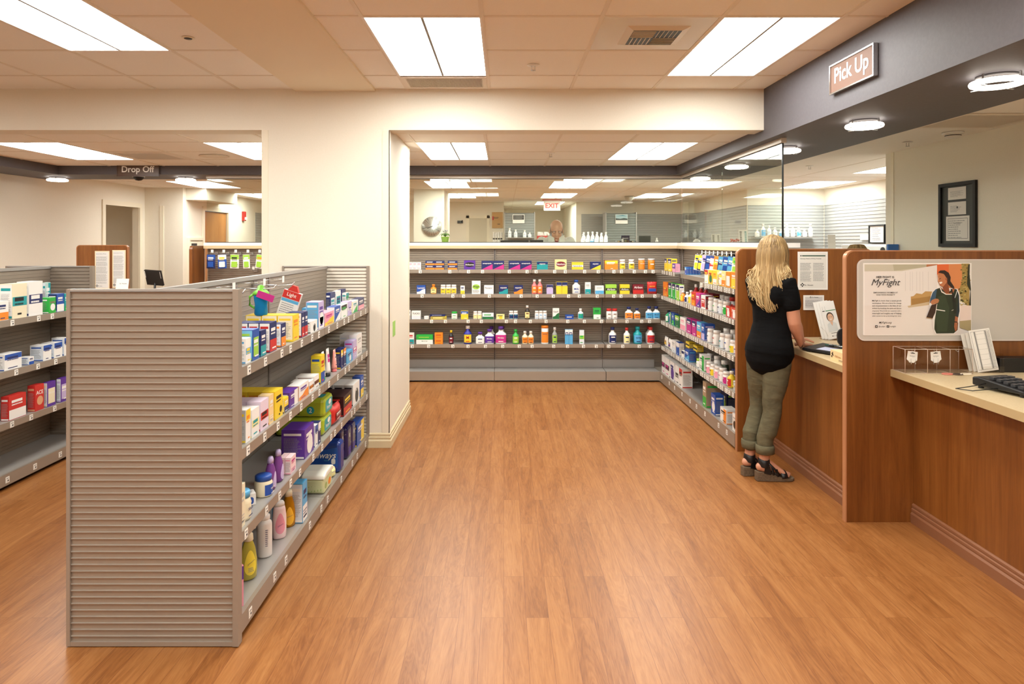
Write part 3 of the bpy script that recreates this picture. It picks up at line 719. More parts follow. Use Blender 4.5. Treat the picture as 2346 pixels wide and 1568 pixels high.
# coordinates below are those of the photographed poster, 2195 px over .. mapped to metres
def pp(x, y): return (PX0+(x-110)/(2050-110)*W_, PZ1-(y-95)/(1400-95)*H_)
_lay = [0]
def PL(pts, col, mb, lift=None):
    _lay[0] += 1; d = 3.6888-.00004*_lay[0] if lift is None else lift
    mb.add([(pp(x, y)[0], d, pp(x, y)[1]) for x, y in pts], [list(range(len(pts)))], mat(col, .45))
ph = MB()
PL([(130, 120), (1440, 120), (1250, 170), (800, 240), (130, 245)], '#cdc8b6', ph); PL([(640, 120), (1240, 120), (1240, 165), (660, 235)], '#b9b49c', ph)
PL([(130, 245), (800, 240), (1240, 165), (1430, 125), (1430, 600), (960, 860), (130, 860)], '#ebe6e3', ph)
PL([(130, 860), (2030, 860), (2030, 1385), (130, 1385)], '#e9e2dd', ph)
for x in (860, 945, 985, 1060, 1120, 1170, 1270): PL([(x, 250), (x+8, 250), (x+10, 600), (x+2, 600)], '#d9d4d2', ph)
PL([(1430, 120), (1640, 115), (1640, 540), (1430, 300)], '#e06a35', ph); PL([(1640, 115), (1900, 110), (1900, 640), (1640, 540)], '#d98a55', ph); PL([(1240, 120), (1440, 115), (1430, 130), (1240, 165)], '#b9764c', ph)
PL([(960, 700), (1010, 690), (1060, 640), (1160, 655), (1220, 605), (1400, 610), (1400, 800), (1100, 830), (960, 860)], '#c29a5f', ph)
PL([(970, 740), (1130, 720), (1330, 690), (1330, 790), (980, 850)], '#a98148', ph)
PL([(900, 870), (1300, 790), (1300, 850), (920, 900)], '#cdb896', ph)
PL([(1870, 105), (2010, 105), (2010, 900), (1860, 760), (1820, 600), (1880, 400)], '#a88d4d', ph)
rg = random.Random(5)
for i in range(90):
    y = rg.uniform(115, 880); x = rg.uniform(1850, 2000)-(30 if y > 550 else 0)+rg.uniform(-10, 20); r = rg.uniform(10, 26)
    PL([(x-r, y), (x-r*.3, y+r*.6), (x+r, y+r*.2), (x+r*.3, y-r*.6)], rg.choice(['#6d6a33', '#8c8246', '#4a4a26', '#c3a968', '#b8b06e', '#35331c']), ph)
PL([(1980, 130), (2010, 110), (2005, 300), (2030, 560), (2030, 1000), (1995, 900), (2020, 600), (1960, 480)], '#2e2f1f', ph)
PL([(1830, 860), (2030, 860), (2030, 1130), (1830, 1140)], '#e6d3cb', ph); PL([(1830, 1140), (2030, 1120), (2030, 1330), (1830, 1260)], '#a89870', ph)
ph.build('background_print', pt)
fg = MB()
PL([(1280, 860), (1290, 770), (1330, 620), (1390, 555), (1480, 525), (1790, 560), (1830, 680), (1835, 960), (1800, 1310), (1720, 1370), (1400, 1378), (1355, 1300), (1340, 1120), (1390, 900)], '#f3efec', fg)
PL([(1290, 820), (1300, 740), (1345, 620), (1400, 565), (1480, 540), (1480, 700), (1400, 760)], '#3a5872', fg)
PL([(1700, 540), (1780, 575), (1815, 680), (1825, 960), (1800, 1080), (1740, 1060), (1690, 700)], '#1d2b33', fg)
PL([(1420, 560), (1480, 540), (1600, 640), (1700, 560), (1770, 590), (1800, 780), (1760, 1050), (1800, 1180), (1790, 1300), (1720, 1360), (1410, 1365), (1375, 1290), (1370, 1100), (1400, 900), (1390, 760)], '#27301f', fg)
PL([(1440, 700), (1560, 660), (1640, 900), (1600, 1330), (1430, 1330), (1400, 1100)], '#33402a', fg)
PL([(1690, 700), (1760, 700), (1770, 1000), (1720, 1010)], '#1a2015', fg)
PL([(1470, 540), (1490, 530), (1590, 655), (1700, 655), (1740, 560), (1700, 560), (1660, 640), (1600, 630)], '#b0673d', fg)
PL([(1470, 540), (1500, 620), (1580, 665), (1690, 665), (1690, 652), (1590, 652), (1510, 600), (1490, 545)], '#efe9e2', fg)
PL([(1500, 470), (1610, 430), (1650, 620), (1600, 640), (1540, 600)], '#8c4a2a', fg)
PL([(1425, 300), (1470, 275), (1560, 290), (1600, 360), (1590, 450), (1530, 520), (1480, 510), (1455, 460), (1435, 420), (1440, 370)], '#c07a50', fg)
PL([(1425, 300), (1440, 290), (1450, 370), (1450, 430), (1435, 410), (1440, 370)], '#dba57f', fg)
PL([(1440, 265), (1480, 228), (1560, 225), (1630, 270), (1665, 350), (1660, 420), (1720, 510), (1735, 545), (1680, 540), (1610, 470), (1600, 390), (1570, 330), (1540, 290), (1480, 275)], '#2c1a14', fg)
PL([(1560, 380), (1600, 355), (1605, 400), (1580, 410)], '#a8603a', fg)
PL([(1460, 440), (1500, 430), (1520, 445), (1490, 470), (1465, 462)], '#f4efe9', fg); PL([(1455, 380), (1495, 365), (1490, 376), (1460, 388)], '#1c100c', fg); PL([(1435, 345), (1450, 340), (1450, 350)], '#1c100c', fg)
PL([(1300, 800), (1330, 760), (1390, 735), (1440, 740), (1460, 770), (1440, 810), (1390, 830), (1330, 845)], '#b97a52', fg)
PL([(1320, 850), (1420, 825), (1400, 960), (1340, 1095), (1230, 1075)], '#3b2317', fg); PL([(1230, 1070), (1340, 1090), (1338, 1098), (1228, 1082)], '#b08a5c', fg)
PL([(1410, 925), (1565, 950), (1565, 965), (1410, 940)], '#f2efe8', fg); PL([(1680, 945), (1715, 932), (1715, 940), (1680, 955)], '#dcd6cc', fg)
PL([(1355, 1300), (1365, 1120), (1415, 830), (1425, 830), (1380, 1120), (1370, 1300)], '#e9e6df', fg); PL([(1735, 720), (1785, 560), (1796, 562), (1745, 722)], '#dfe3e6', fg)
PL([(1660, 560), (1690, 560), (1740, 800), (1725, 800)], '#1f1210', fg)
PL([(1745, 1050), (1795, 1070), (1790, 1160), (1780, 1290), (1745, 1330), (1725, 1240)], '#a5633f', fg); PL([(1730, 1145), (1780, 1150), (1780, 1168), (1730, 1162)], '#201a18', fg)
fg.build('figure_print', pt)
tx = MB()
def PT(txt, x, y, wpx, col='#2b2a2b', bold=.0, shear=0.):
    p = pp(x, y); put_text(tx, txt, mat(col, .5), face_M((p[0], 3.6855, p[1]), (1, 0, 0), (0, 0, 1)), width=wpx/(2050-110)*W_, bold=bold, shear=shear)
PT('HER FIGHT IS', 497, 348, 318, bold=.012); PT('MyFight', 510, 460, 520, bold=0, shear=.35)
PT('EMPOWERING WOMEN AT', 505, 628, 435, '#5a5858', .012); PT('WAR WITH POVERTY', 503, 668, 340, '#5a5858', .012)
for i, l in enumerate(('MyFight is more than a social goods', 'marketplace. We are a force for change', 'and empowerment in the lives of our', 'artisans by breaking the cycle and abuses', 'of poverty. We provide our customers with a', 'meaningful and tangible way of helping', 'other women to rise up by joining their story.')): PT(l, 525, 777+i*45.5, 520, '#444243', .006)
PT('MyFight.org', 500, 1172, 230, bold=.004, shear=.35); PT('@myfight', 437, 1240, 120, '#555353', 0, .2); PT('/myfight', 630, 1240, 115, '#555353', 0, .2)
for x in (338, 545): p = pp(x, 1238); M = face_M((p[0], 3.6855, p[1]), (1, 0, 0), (0, 0, 1)); rect(tx, -.0065, -.0065, .0065, .0065, INKD, M)
p = pp(545, 1240); put_text(tx, 'f', M_WHITE, face_M((p[0], 3.6852, p[1]), (1, 0, 0), (0, 0, 1)), height=.009, bold=.03)
p = pp(338, 1238); disc(tx, 0, 0, .003, .003, M_WHITE, face_M((p[0], 3.6852, p[1]), (1, 0, 0), (0, 0, 1)), 10)
tx.build('lettering', pt)
# licence frame on the right wall (faces -x): local x runs towards the camera
t = thing('certificate_frame', 'black framed display of three licences on the cream wall at right', 'picture frame')
M = face_M((3.72, 5.545, 1.755), (0, -1, 0), (0, 0, 1)); fw, fh = .225, .265
mb = MB()
for a, b, c, d in ((-fw, -fh, -fw+.028, fh), (fw-.028, -fh, fw, fh), (-fw+.028, -fh, fw-.028, -fh+.028), (-fw+.028, fh-.028, fw-.028, fh)): mb.box(a, b, 0, c, d, .022, mat('#0d0b0a', .6), M)
mb.build('frame', t); MB().box(-fw+.028, -fh+.028, .004, fw-.028, fh-.028, .008, mat('#2a2c28', .55), M).build('mount', t)
for (x0, y0, x1, y1, sd) in ((-.115, .125, .105, .225, 1), (-.115, .0, .105, .105, 2), (-.14, -.215, .145, -.012, 3)):
    mb = MB().box(x0, y0, .009, x1, y1, .010, mat('#ddd8d2', .6), M); P = M @ Matrix.Translation((0, 0, .0106))
    textlines(mb, x0+.03, y0+.02, x1-.03, y1-.03, 6 if sd < 3 else 9, INK, P, .35, sd, .5)
    if sd == 3:
        for a, b, c, d in ((x0+.02, y0+.018, x1-.02, y0+.021), (x0+.02, y1-.021, x1-.02, y1-.018), (x0+.02, y0+.018, x0+.023, y1-.018), (x1-.023, y0+.018, x1-.02, y1-.018)): rect(mb, a, b, c, d, INKD, P)
        put_text(mb, 'State of Montana', INKD, P @ Matrix.Translation((0, -.07, 0)), width=.08, bold=.01)
        disc(mb, 0, .06, .009, .009, INKD, P, 12)
    mb.build('certificate', t)

# ------------------------------------------------------------------ things on the counters
def boxy(name, label, cat, loc, rz, w_, d_, h_, m, parts=(), group=None):
    t = thing(name, label, cat, loc, rz, group); MB().box(-w_/2, -d_/2, 0, w_/2, d_/2, h_, m).build('body', t, bevel=.003); return t
CT = .8365
t = thing('card_terminal', 'black signature pad terminal on the counter beside the woman\'s hand', 'card reader', (2.06, 4.235, CT), -1.08)
MB().prism([(-.10, .006), (-.10, .022), (.10, .038), (.10, .006)], -.15, .15, 'x', M_BLACK).build('body', t, bevel=.003)
sM = face_M((0, 0, .0305), (1, 0, 0), (0, 1, .08)); mb = MB(); rect(mb, -.06, -.085, .09, .0, mat('#b9bfe0', .15), sM); mb.build('screen', t)
mb = MB(); rg = random.Random(3)
for i in range(22): x = rg.uniform(-.1, .08); y = rg.uniform(.03, .08); mb.box(x, y, .031, x+.02, y+.008, .037+rg.random()*.004, mat(rg.choice(['#3f7a68', '#dfe3e0', '#9fb7ad', '#222428']), .5))
mb.build('keypad', t)
for a in (-.12, .12):
    for b in (-.08, .08): MB().lathe([(.01, 0), (.01, .007)], M_DARK, Matrix.Translation((a, b, 0)), 10).build('foot', t)
t = thing('leaflet_box', 'cream cardboard counter box with brown script print beside the signature pad', 'box', (1.975, 3.875, CT), -math.pi/2)
MB().box(-.12, -.05, 0, .12, .05, .062, mat('#e6cf9d', .6)).build('box', t, bevel=.001)
mb = MB(); M = face_M((0, -.0508, .028), (1, 0, 0), (0, 0, 1)); put_text(mb, 'Kelly Jean', mat('#b9712e', .5), M @ Matrix.Translation((-.03, .002, 0)), width=.07, shear=.3); textlines(mb, -.02, -.022, .05, -.01, 2, INKD, M, .4, 5)
for a in range(6): disc(mb, -.095+.008*math.cos(a), .006+.012*math.sin(a*1.3), .006, .006, mat('#5b4632', .5), M, 8)
disc(mb, .06, .012, .035, .01, mat('#a9703f', .5), M, 14); mb.build('print', t)
t = thing('desk_phone_stand', 'black oval mirror-backed device at the back of the near counter', 'device', (2.255, 4.46, CT), -.3)
t.name = 'black_webcam'; MB().prism(rrect(-.055, 0, .055, .13, .05, 10), -.018, .012, 'y', M_BLACK, Matrix.Rotation(-.2, 4, 'X')).build('body', t, bevel=.004); MB().lathe([(.05, 0), (.05, .008), (.01, .012)], M_BLACK, n=20).build('base', t)
# brochure holder with brochures on first counter
def leaning(t, name, x, y, w_, h_, tilt, th=.002, rz=0, m=M_WHITE, z=0.0, roll=0):
    M = Matrix.Translation((x, y, z)) @ Matrix.Rotation(rz, 4, 'Z') @ face_M((0, 0, 0), (1, 0, 0), (0, math.sin(tilt), math.cos(tilt))) @ Matrix.Rotation(roll, 4, 'Z')
    MB().box(-w_/2, 0, -th, w_/2, h_, 0, m, M).build(name, t); return M
t = thing('brochure_stack', 'leaning white health brochure with a smiling clinician at the counter back', 'brochure', (2.365, 4.80, CT))
for i, (a, b) in enumerate(((-.045, .03), (-.03, .015), (-.015, 0))): M = leaning(t, 'leaflet', a, b, .105, .265, .2, .003, .0, roll=.16, z=.01)
mb = MB(); P = M @ Matrix.Rotation(0, 4, 'Z') @ Matrix.Translation((0, 0, .0008))
rect(mb, -.045, .198, -.028, .203, INKD, P); rect(mb, -.022, .198, .05, .203, mat('#3f8a5a', .5), P)
for x in (-.04, -.022): rect(mb, x, .206, x+.001, .235, INK, P)
disc(mb, .0, .155, .026, .034, mat('#3e3026', .6), P, 18); P2 = P @ Matrix.Translation((0, 0, .0004)); disc(mb, .001, .150, .021, .029, mat('#dfb596', .6), P2, 18)
P3 = P @ Matrix.Translation((0, 0, .0008)); disc(mb, -.008, .156, .003, .002, INKD, P3, 8); disc(mb, .009, .156, .003, .002, INKD, P3, 8); disc(mb, .001, .138, .008, .003, mat('#f7efe9', .5), P3, 10)
flat(mb, [(-.034, .05), (.036, .05), (.034, .105), (.012, .12), (-.010, .12), (-.032, .105)], mat('#d9dcda', .6), P); flat(mb, [(-.01, .12), (.012, .12), (.001, .09)], mat('#dfb596', .6), P2)
put_text(mb, 'St. Vincent', INKD, P @ Matrix.Translation((.012, .02, 0)), width=.035, bold=.01); disc(mb, -.014, .02, .005, .005, INKD, P, 4); textlines(mb, -.02, .038, .04, .044, 1, INKD, P, .6, 4)
mb.build('print', t)
MB().tube([(-.10, .05, .005), (-.10, .05, .09), (-.09, -.01, .06), (-.085, -.035, .03)], .0025, M_ACRYL).box(-.1, -.03, 0, .05, .07, .004, M_ACRYL).build('holder', t)
t = thing('card_display', 'tall white card partly hidden by the right wood panel', 'card', (2.455, 4.72, CT))
M = leaning(t, 'card', 0, 0, .16, .285, .1, .003); mb = MB(); P = M @ Matrix.Translation((0, 0, .0006)); put_text(mb, 'PLEASE', INK, P @ Matrix.Translation((.02, .235, 0)), width=.06); put_text(mb, 'NEW', INK, P @ Matrix.Translation((.0, .2, 0)), width=.05); mb.build('print', t)
# second counter: acrylic display with two earring cards
t = thing('jewellery_display', 'clear acrylic three bay display box on the right counter', 'display', (2.292, 3.625, CT))
mb = MB(); w_, d_, h_ = .178, .055, .128
for a, b in ((-w_, -w_+.003), (-w_/3, -w_/3+.002), (w_/3, w_/3+.002), (w_-.003, w_)): mb.box(a, -d_, 0, b, d_, h_, M_ACRYL)
mb.box(-w_, -d_, h_, w_, d_, h_+.003, M_ACRYL).box(-w_, -d_, 0, w_, d_, .003, M_ACRYL).box(-w_, d_-.003, 0, w_, d_, h_, M_ACRYL).build('case', t)
mb = MB(); EP = mat('#d9c3b2', .2)
for x in (-w_, -w_/3, w_/3, w_):
    for y in (-d_, d_): mb.tube([(x, y, .002), (x, y, h_)], .0013, EP, 5)
for z in (.002, h_):
    mb.tube([(-w_, -d_, z), (w_, -d_, z)], .0013, EP, 5).tube([(-w_, d_, z), (w_, d_, z)], .0013, EP, 5)
    for x in (-w_, -w_/3, w_/3, w_): mb.tube([(x, -d_, z), (x, d_, z)], .0013, EP, 5)
mb.build('case_edge', t)
for x in (-w_*.66, 0, w_*.66): MB().tube([(x, -.01, h_), (x, -.012, h_-.012), (x+.006, -.02, h_-.018), (x+.01, -.024, h_-.01)], .0012, M_CHROME, 6).build('hook', t)
for i, (x, l, rz) in enumerate(((-w_*.66+.0, 'left white earring card hanging in the acrylic display', -.12), (.002, 'right white earring card hanging in the acrylic display', .1))):
    e = thing('earring_card', l, 'earring card', (2.292+x, 3.602, CT+.112), group='earring cards in the acrylic display')
    M = face_M((0, 0, 0), (1, 0, rz), (-rz, 0, 1)); MB().prism([(p[0], p[1]) for p in [(-.026, 0), (.026, 0), (.028, -.045), (.018, -.052), (.012, -.06), (-.012, -.06), (-.018, -.052), (-.028, -.045)]], -.001, 0, 'z', M_WHITE, M).build('card', e)
    mb = MB(); P = M @ Matrix.Translation((0, 0, .0006)); rect(mb, -.011, -.011, .011, -.007, INKD, P); disc(mb, 0, -.007, .003, .003, INKD, P, 8); put_text(mb, 'MyFight', INK, P @ Matrix.Translation((0, -.026, 0)), width=.03, shear=.3); mb.build('print', e)
    mb = MB()
    for s in (-.012, .012): mb.tube([(s, -.003, -.038), (s, -.004, -.062)], .001, M_CHROME, 5).lathe([(0, -.003), (.003, 0), (0, .003)], M_CHROME, Matrix.Translation((s, -.004, -.064)), 8)
    mb.build('earring', e)
t = thing('trinket', 'small coral, black and cream bracelets lying before the acrylic display', 'bracelet', (2.37, 3.545, CT))
for (x, y, r, c) in ((-.05, 0, .025, '#d88376'), (.0, -.008, .022, '#4b3a30'), (.045, -.004, .026, '#efe2cc')): MB().tube([(x+r*math.cos(a/3), y+r*.7*math.sin(a/3), .004) for a in range(19)], .003, mat(c, .5), 6, closed=True).build('bracelet', t)
t = thing('form_holder', 'acrylic holder with printed white forms on the right counter', 'brochure holder', (2.575, 3.60, CT))
for i, (a, b, hh) in enumerate(((-.03, .035, .2), (-.015, .02, .205))): leaning(t, 'form', a, b, .10, hh, .12, .002, 0, mat('#e4e0d8', .6), roll=.15, z=.008)
M = leaning(t, 'form', .0, .0, .112, .222, .15, .003, roll=.13, z=.008); mb = MB(); P = M @ Matrix.Translation((0, 0, .0007))
for a, b, c, d in ((-.05, .01, .05, .011), (-.05, .212, .05, .213), (-.05, .01, -.049, .213), (.049, .01, .05, .213), (-.026, .01, -.025, .213), (.024, .01, .025, .213)): rect(mb, a, b, c, d, INKD, P)
rect(mb, -.033, .012, -.027, .211, INK, P); rect(mb, .027, .012, .033, .211, INK, P)
for i in range(7): rect(mb, -.024, .035+i*.027, .023, .0357+i*.027, INK, P)
textlines(mb, .034, .015, .048, .208, 30, INK, P, .4, 8)
mb.build('print', t); MB().box(-.05, -.012, 0, .075, .06, .003, M_ACRYL).box(.07, -.01, 0, .073, .06, .1, M_ACRYL).box(-.05, -.014, 0, .075, -.011, .035, M_ACRYL).build('holder', t)
t = thing('pin_pad', 'black key pad terminal with a cable at the right picture edge', 'card reader', (2.36, 3.14, CT), .25)
mb = MB().prism([(-.13, .012), (-.12, .03), (.10, .055), (.13, .05), (.13, .012)], -.09, .09, 'x', M_BLACK); mb.build('body', t, bevel=.006)
mb = MB()
for i in range(4):
    for j in range(5): mb.box(-.07+i*.034, -.1+j*.034, .034+j*.0042, -.045+i*.034, -.078+j*.034, .045+j*.0042, mat('#3a3b3e', .35))
mb.build('key', t)
MB().tube([(-.09, .06, .03), (-.16, .085, .014), (-.22, .10, .006), (-.19, .04, .006), (-.09, .0, .02)], .0022, M_BLACK, 6).build('cable', t)
for a in (-.07, .07):
    for b in (-.1, .1): MB().lathe([(.012, 0), (.012, .014)], M_DARK, Matrix.Translation((a, b, 0)), 10).build('foot', t)
boxy('monitor_base', 'black device behind the forms at the right picture edge', 'device', (2.79, 3.645, CT), 0, .30, .08, .075, M_BLACK)
# drop off monitor
t = thing('desk_monitor', 'black monitor seen from behind on the drop off desk', 'monitor', (-3.98, 7.72, .815))
MB().box(-4.245, 7.64, .775, -3.60, 7.80, .815, M_TOP).box(-4.2, 7.69, 0, -3.65, 7.71, .775, M_WOOD).build('worktop', [o for o in bpy.data.objects if o.get('label','').startswith('drop off desk')][0])
M = face_M((0, 0, .31), (1, -.25, -.05), (-.06, -.30, 1)); MB().box(-.11, -.09, -.012, .11, .09, .012, M_BLACK, M).build('screen_back', t, bevel=.004)
mb = MB(); rect(mb, -.105, .0, -.098, .08, mat('#cfd1d3', .3), M @ Matrix.Translation((0, 0, .0125))); rect(mb, .098, .0, .105, .08, mat('#cfd1d3', .3), M @ Matrix.Translation((0, 0, .0125))); mb.build('side_strip', t)
MB().tube([(0, 0, 0), (.0, .02, .29)], .012, M_BLACK, 10).lathe([(.07, 0), (.07, .01), (.02, .014)], M_BLACK, n=20).build('stand', t)
# green sticky note on pillar: small green tag seen edge-on at the inner face
t = thing('sticky_note', 'bright green sticky note on the side of the cream pillar', 'note'); MB().box(-.8545, 5.22, .80, -.852, 5.33, .915, mat('#9fd06a', .6)).build('paper', t)
# ------------------------------------------------------------------ stock
C = dict(wh='#f1efec', na='#1d2a63', bl='#2552a8', sk='#58a8d8', te='#1f9aa0', gr='#2fae45', lg='#9fce4a', dg='#1d6b3f', ye='#f0cf35', cy='#f3e6a0', orr='#ec8a2c', re='#c72f2b', pk='#ef9fb4', mg='#c22f86', pu='#5b3296', li='#c3b3dd', bk='#17171b', br='#6b3a22', cr='#ece2c4', gy='#b9b9b6', ma='#7a1f2c', am='#d98a1d', sal='#e9787a', pa='#dfe6ee', db='#0f1a4a')
def cm(k, rough=.38): return mat(C.get(k, k), rough)
CLEARS = {}
def liquid(hexc):
    if hexc in CLEARS: return CLEARS[hexc]
    m = mat(hexc, .08, 0, 'translucent_bottle'); m = m.copy(); b = m.node_tree.nodes['Principled BSDF']
    b.inputs['Transmission Weight'].default_value = .45; b.inputs['IOR'].default_value = 1.25; CLEARS[hexc] = m; return m
def print_on(o_parent, w_, h_, y, cols, pat, txt, seed, side=None, d=0, name='print'):
    """printed front (and optional side panel) as a thin skin just off the carton"""
    mb = MB(); M = face_M((0, y-.0006, 0), (1, 0, 0), (0, 0, 1)); c2, c3 = cm(cols[1]), cm(cols[2]); W, H = w_/2, h_; rg = random.Random(seed)
    M1 = M @ Matrix.Translation((0, 0, .0003))
    def R(a, b, c, e, m_, MM=M): rect(mb, a*W, b*H, c*W, e*H, m_, MM)
    ty = .7; tc = cols[2]
    for ch in pat:
        if ch == 'b': R(-.98, .02, .98, .42, c2)
        elif ch == 't': R(-.98, .66, .98, .98, c2)
        elif ch == 'm': R(-.98, .36, .98, .62, c2); ty = .49
        elif ch == 's': R(-.8, .12, .8, .74, c2); ty = .55
        elif ch == 'c': disc(mb, .1*W, .38*H, min(W*.7, H*.34), min(W*.7, H*.34), c2, M, 18)
        elif ch == 'w': flat(mb, [(-.98*W, .02*H), (.98*W, .02*H), (.98*W, .6*H), (.3*W, .5*H), (-.3*W, .3*H), (-.98*W, .24*H)], c2, M)
        elif ch == 'd': flat(mb, [(-.98*W, .02*H), (.98*W, .02*H), (.98*W, .62*H)], c2, M)
        elif ch == 'v': R(.1, .02, .98, .98, c2)
        elif ch == 'e': disc(mb, 0, .55*H, W*.86, min(H*.26, W*.6), c2, M, 20); ty = .55
        elif ch == 'L': textlines(mb, -.8*W, .1*H, .8*W, .32*H, 3, cm(cols[2]), M1, .4, seed)
        elif ch == 'p': disc(mb, .45*W, .28*H, W*.3, min(H*.14, W*.3), c3, M1, 10)
    if txt:
        dark = C.get(cols[2], cols[2]); put_text(mb, txt, mat(dark, .5), M1 @ Matrix.Translation((0, ty*H, .0002)), width=w_*.78, height=h_*.22, bold=.012)
    else:
        rect(mb, -.7*W, ty*H, .55*W, (ty+.11)*H, c3, M1); textlines(mb, -.7*W, (ty-.13)*H, .6*W, (ty-.03)*H, 1, c3, M1, .5, seed)
        if H > .06: rect(mb, rg.uniform(-.7, 0)*W, .1*H, rg.uniform(.2, .8)*W, .15*H, c3, M1)
    mb.build(name, o_parent)
    if side is not None:
        # far-facing side prints: s=+1 local +x, -1 local -x
        for s in (1, -1):
            mb = MB(); Ms = face_M((s*(w_/2+.0006), 0, 0), (0, s, 0), (0, 0, 1)); D = d/2
            rect(mb, -D*.93, .02*H, D*.93, .98*H, cm(side), Ms)
            Q = Ms @ Matrix.Translation((0, 0, .0003)); rect(mb, -D*.8, .80*H, D*.7, .88*H, c2, Q); textlines(mb, -D*.8, .15*H, D*.8, .72*H, max(3, int(H/.009)), INK, Q, .38, seed+s, .3)
            rect(mb, -D*.93, .02*H, D*.93, .08*H, c2, Q)
            mb.build('side_print', o_parent)
    return
def bottle_prof(r, h, neck, sh=.72, capf=.16):
    hc = h*(1-capf)
    return [(r*.9, 0), (r, .004), (r, hc*sh), (r*.94, hc*(sh+.08)), (max(neck, r*.6), hc*(sh+.17)), (neck, hc*(sh+.24)), (neck, hc)], hc
def wrap(mb, prof, sy, zc, rx, rz_, m_, shape='e', lift=.0006):
    """a label patch laid onto the front of a lathed body (radius profile prof, depth squash sy)"""
    def R(z):
        for (r0, z0), (r1, z1) in zip(prof, prof[1:]):
            if z0 <= z <= z1: return r0+(r1-r0)*(z-z0)/max(1e-6, z1-z0)
        return prof[-1][0]
    vs = []; fs = []; NR, NA = 5, 22
    for j in range(NR+1):
        for i in range(NA):
            a = 2*math.pi*i/NA; k = j/NR; c, d = math.cos(a), math.sin(a)
            if shape == 'r': q = (abs(c)**6+abs(d)**6)**(-1/6); c *= q; d *= q
            elif shape == 'd': c *= 1-.35*d
            x = rx*k*c; z = zc+rz_*k*d; r = R(z); x = max(-r*.97, min(r*.97, x)); vs.append((x, -sy*math.sqrt(max(0, r*r-x*x))-lift, z))
    for j in range(NR):
        for i in range(NA): fs.append((j*NA+i, j*NA+(i+1) % NA, (j+1)*NA+(i+1) % NA, (j+1)*NA+i))
    mb.add(vs, fs, m_, None, True)
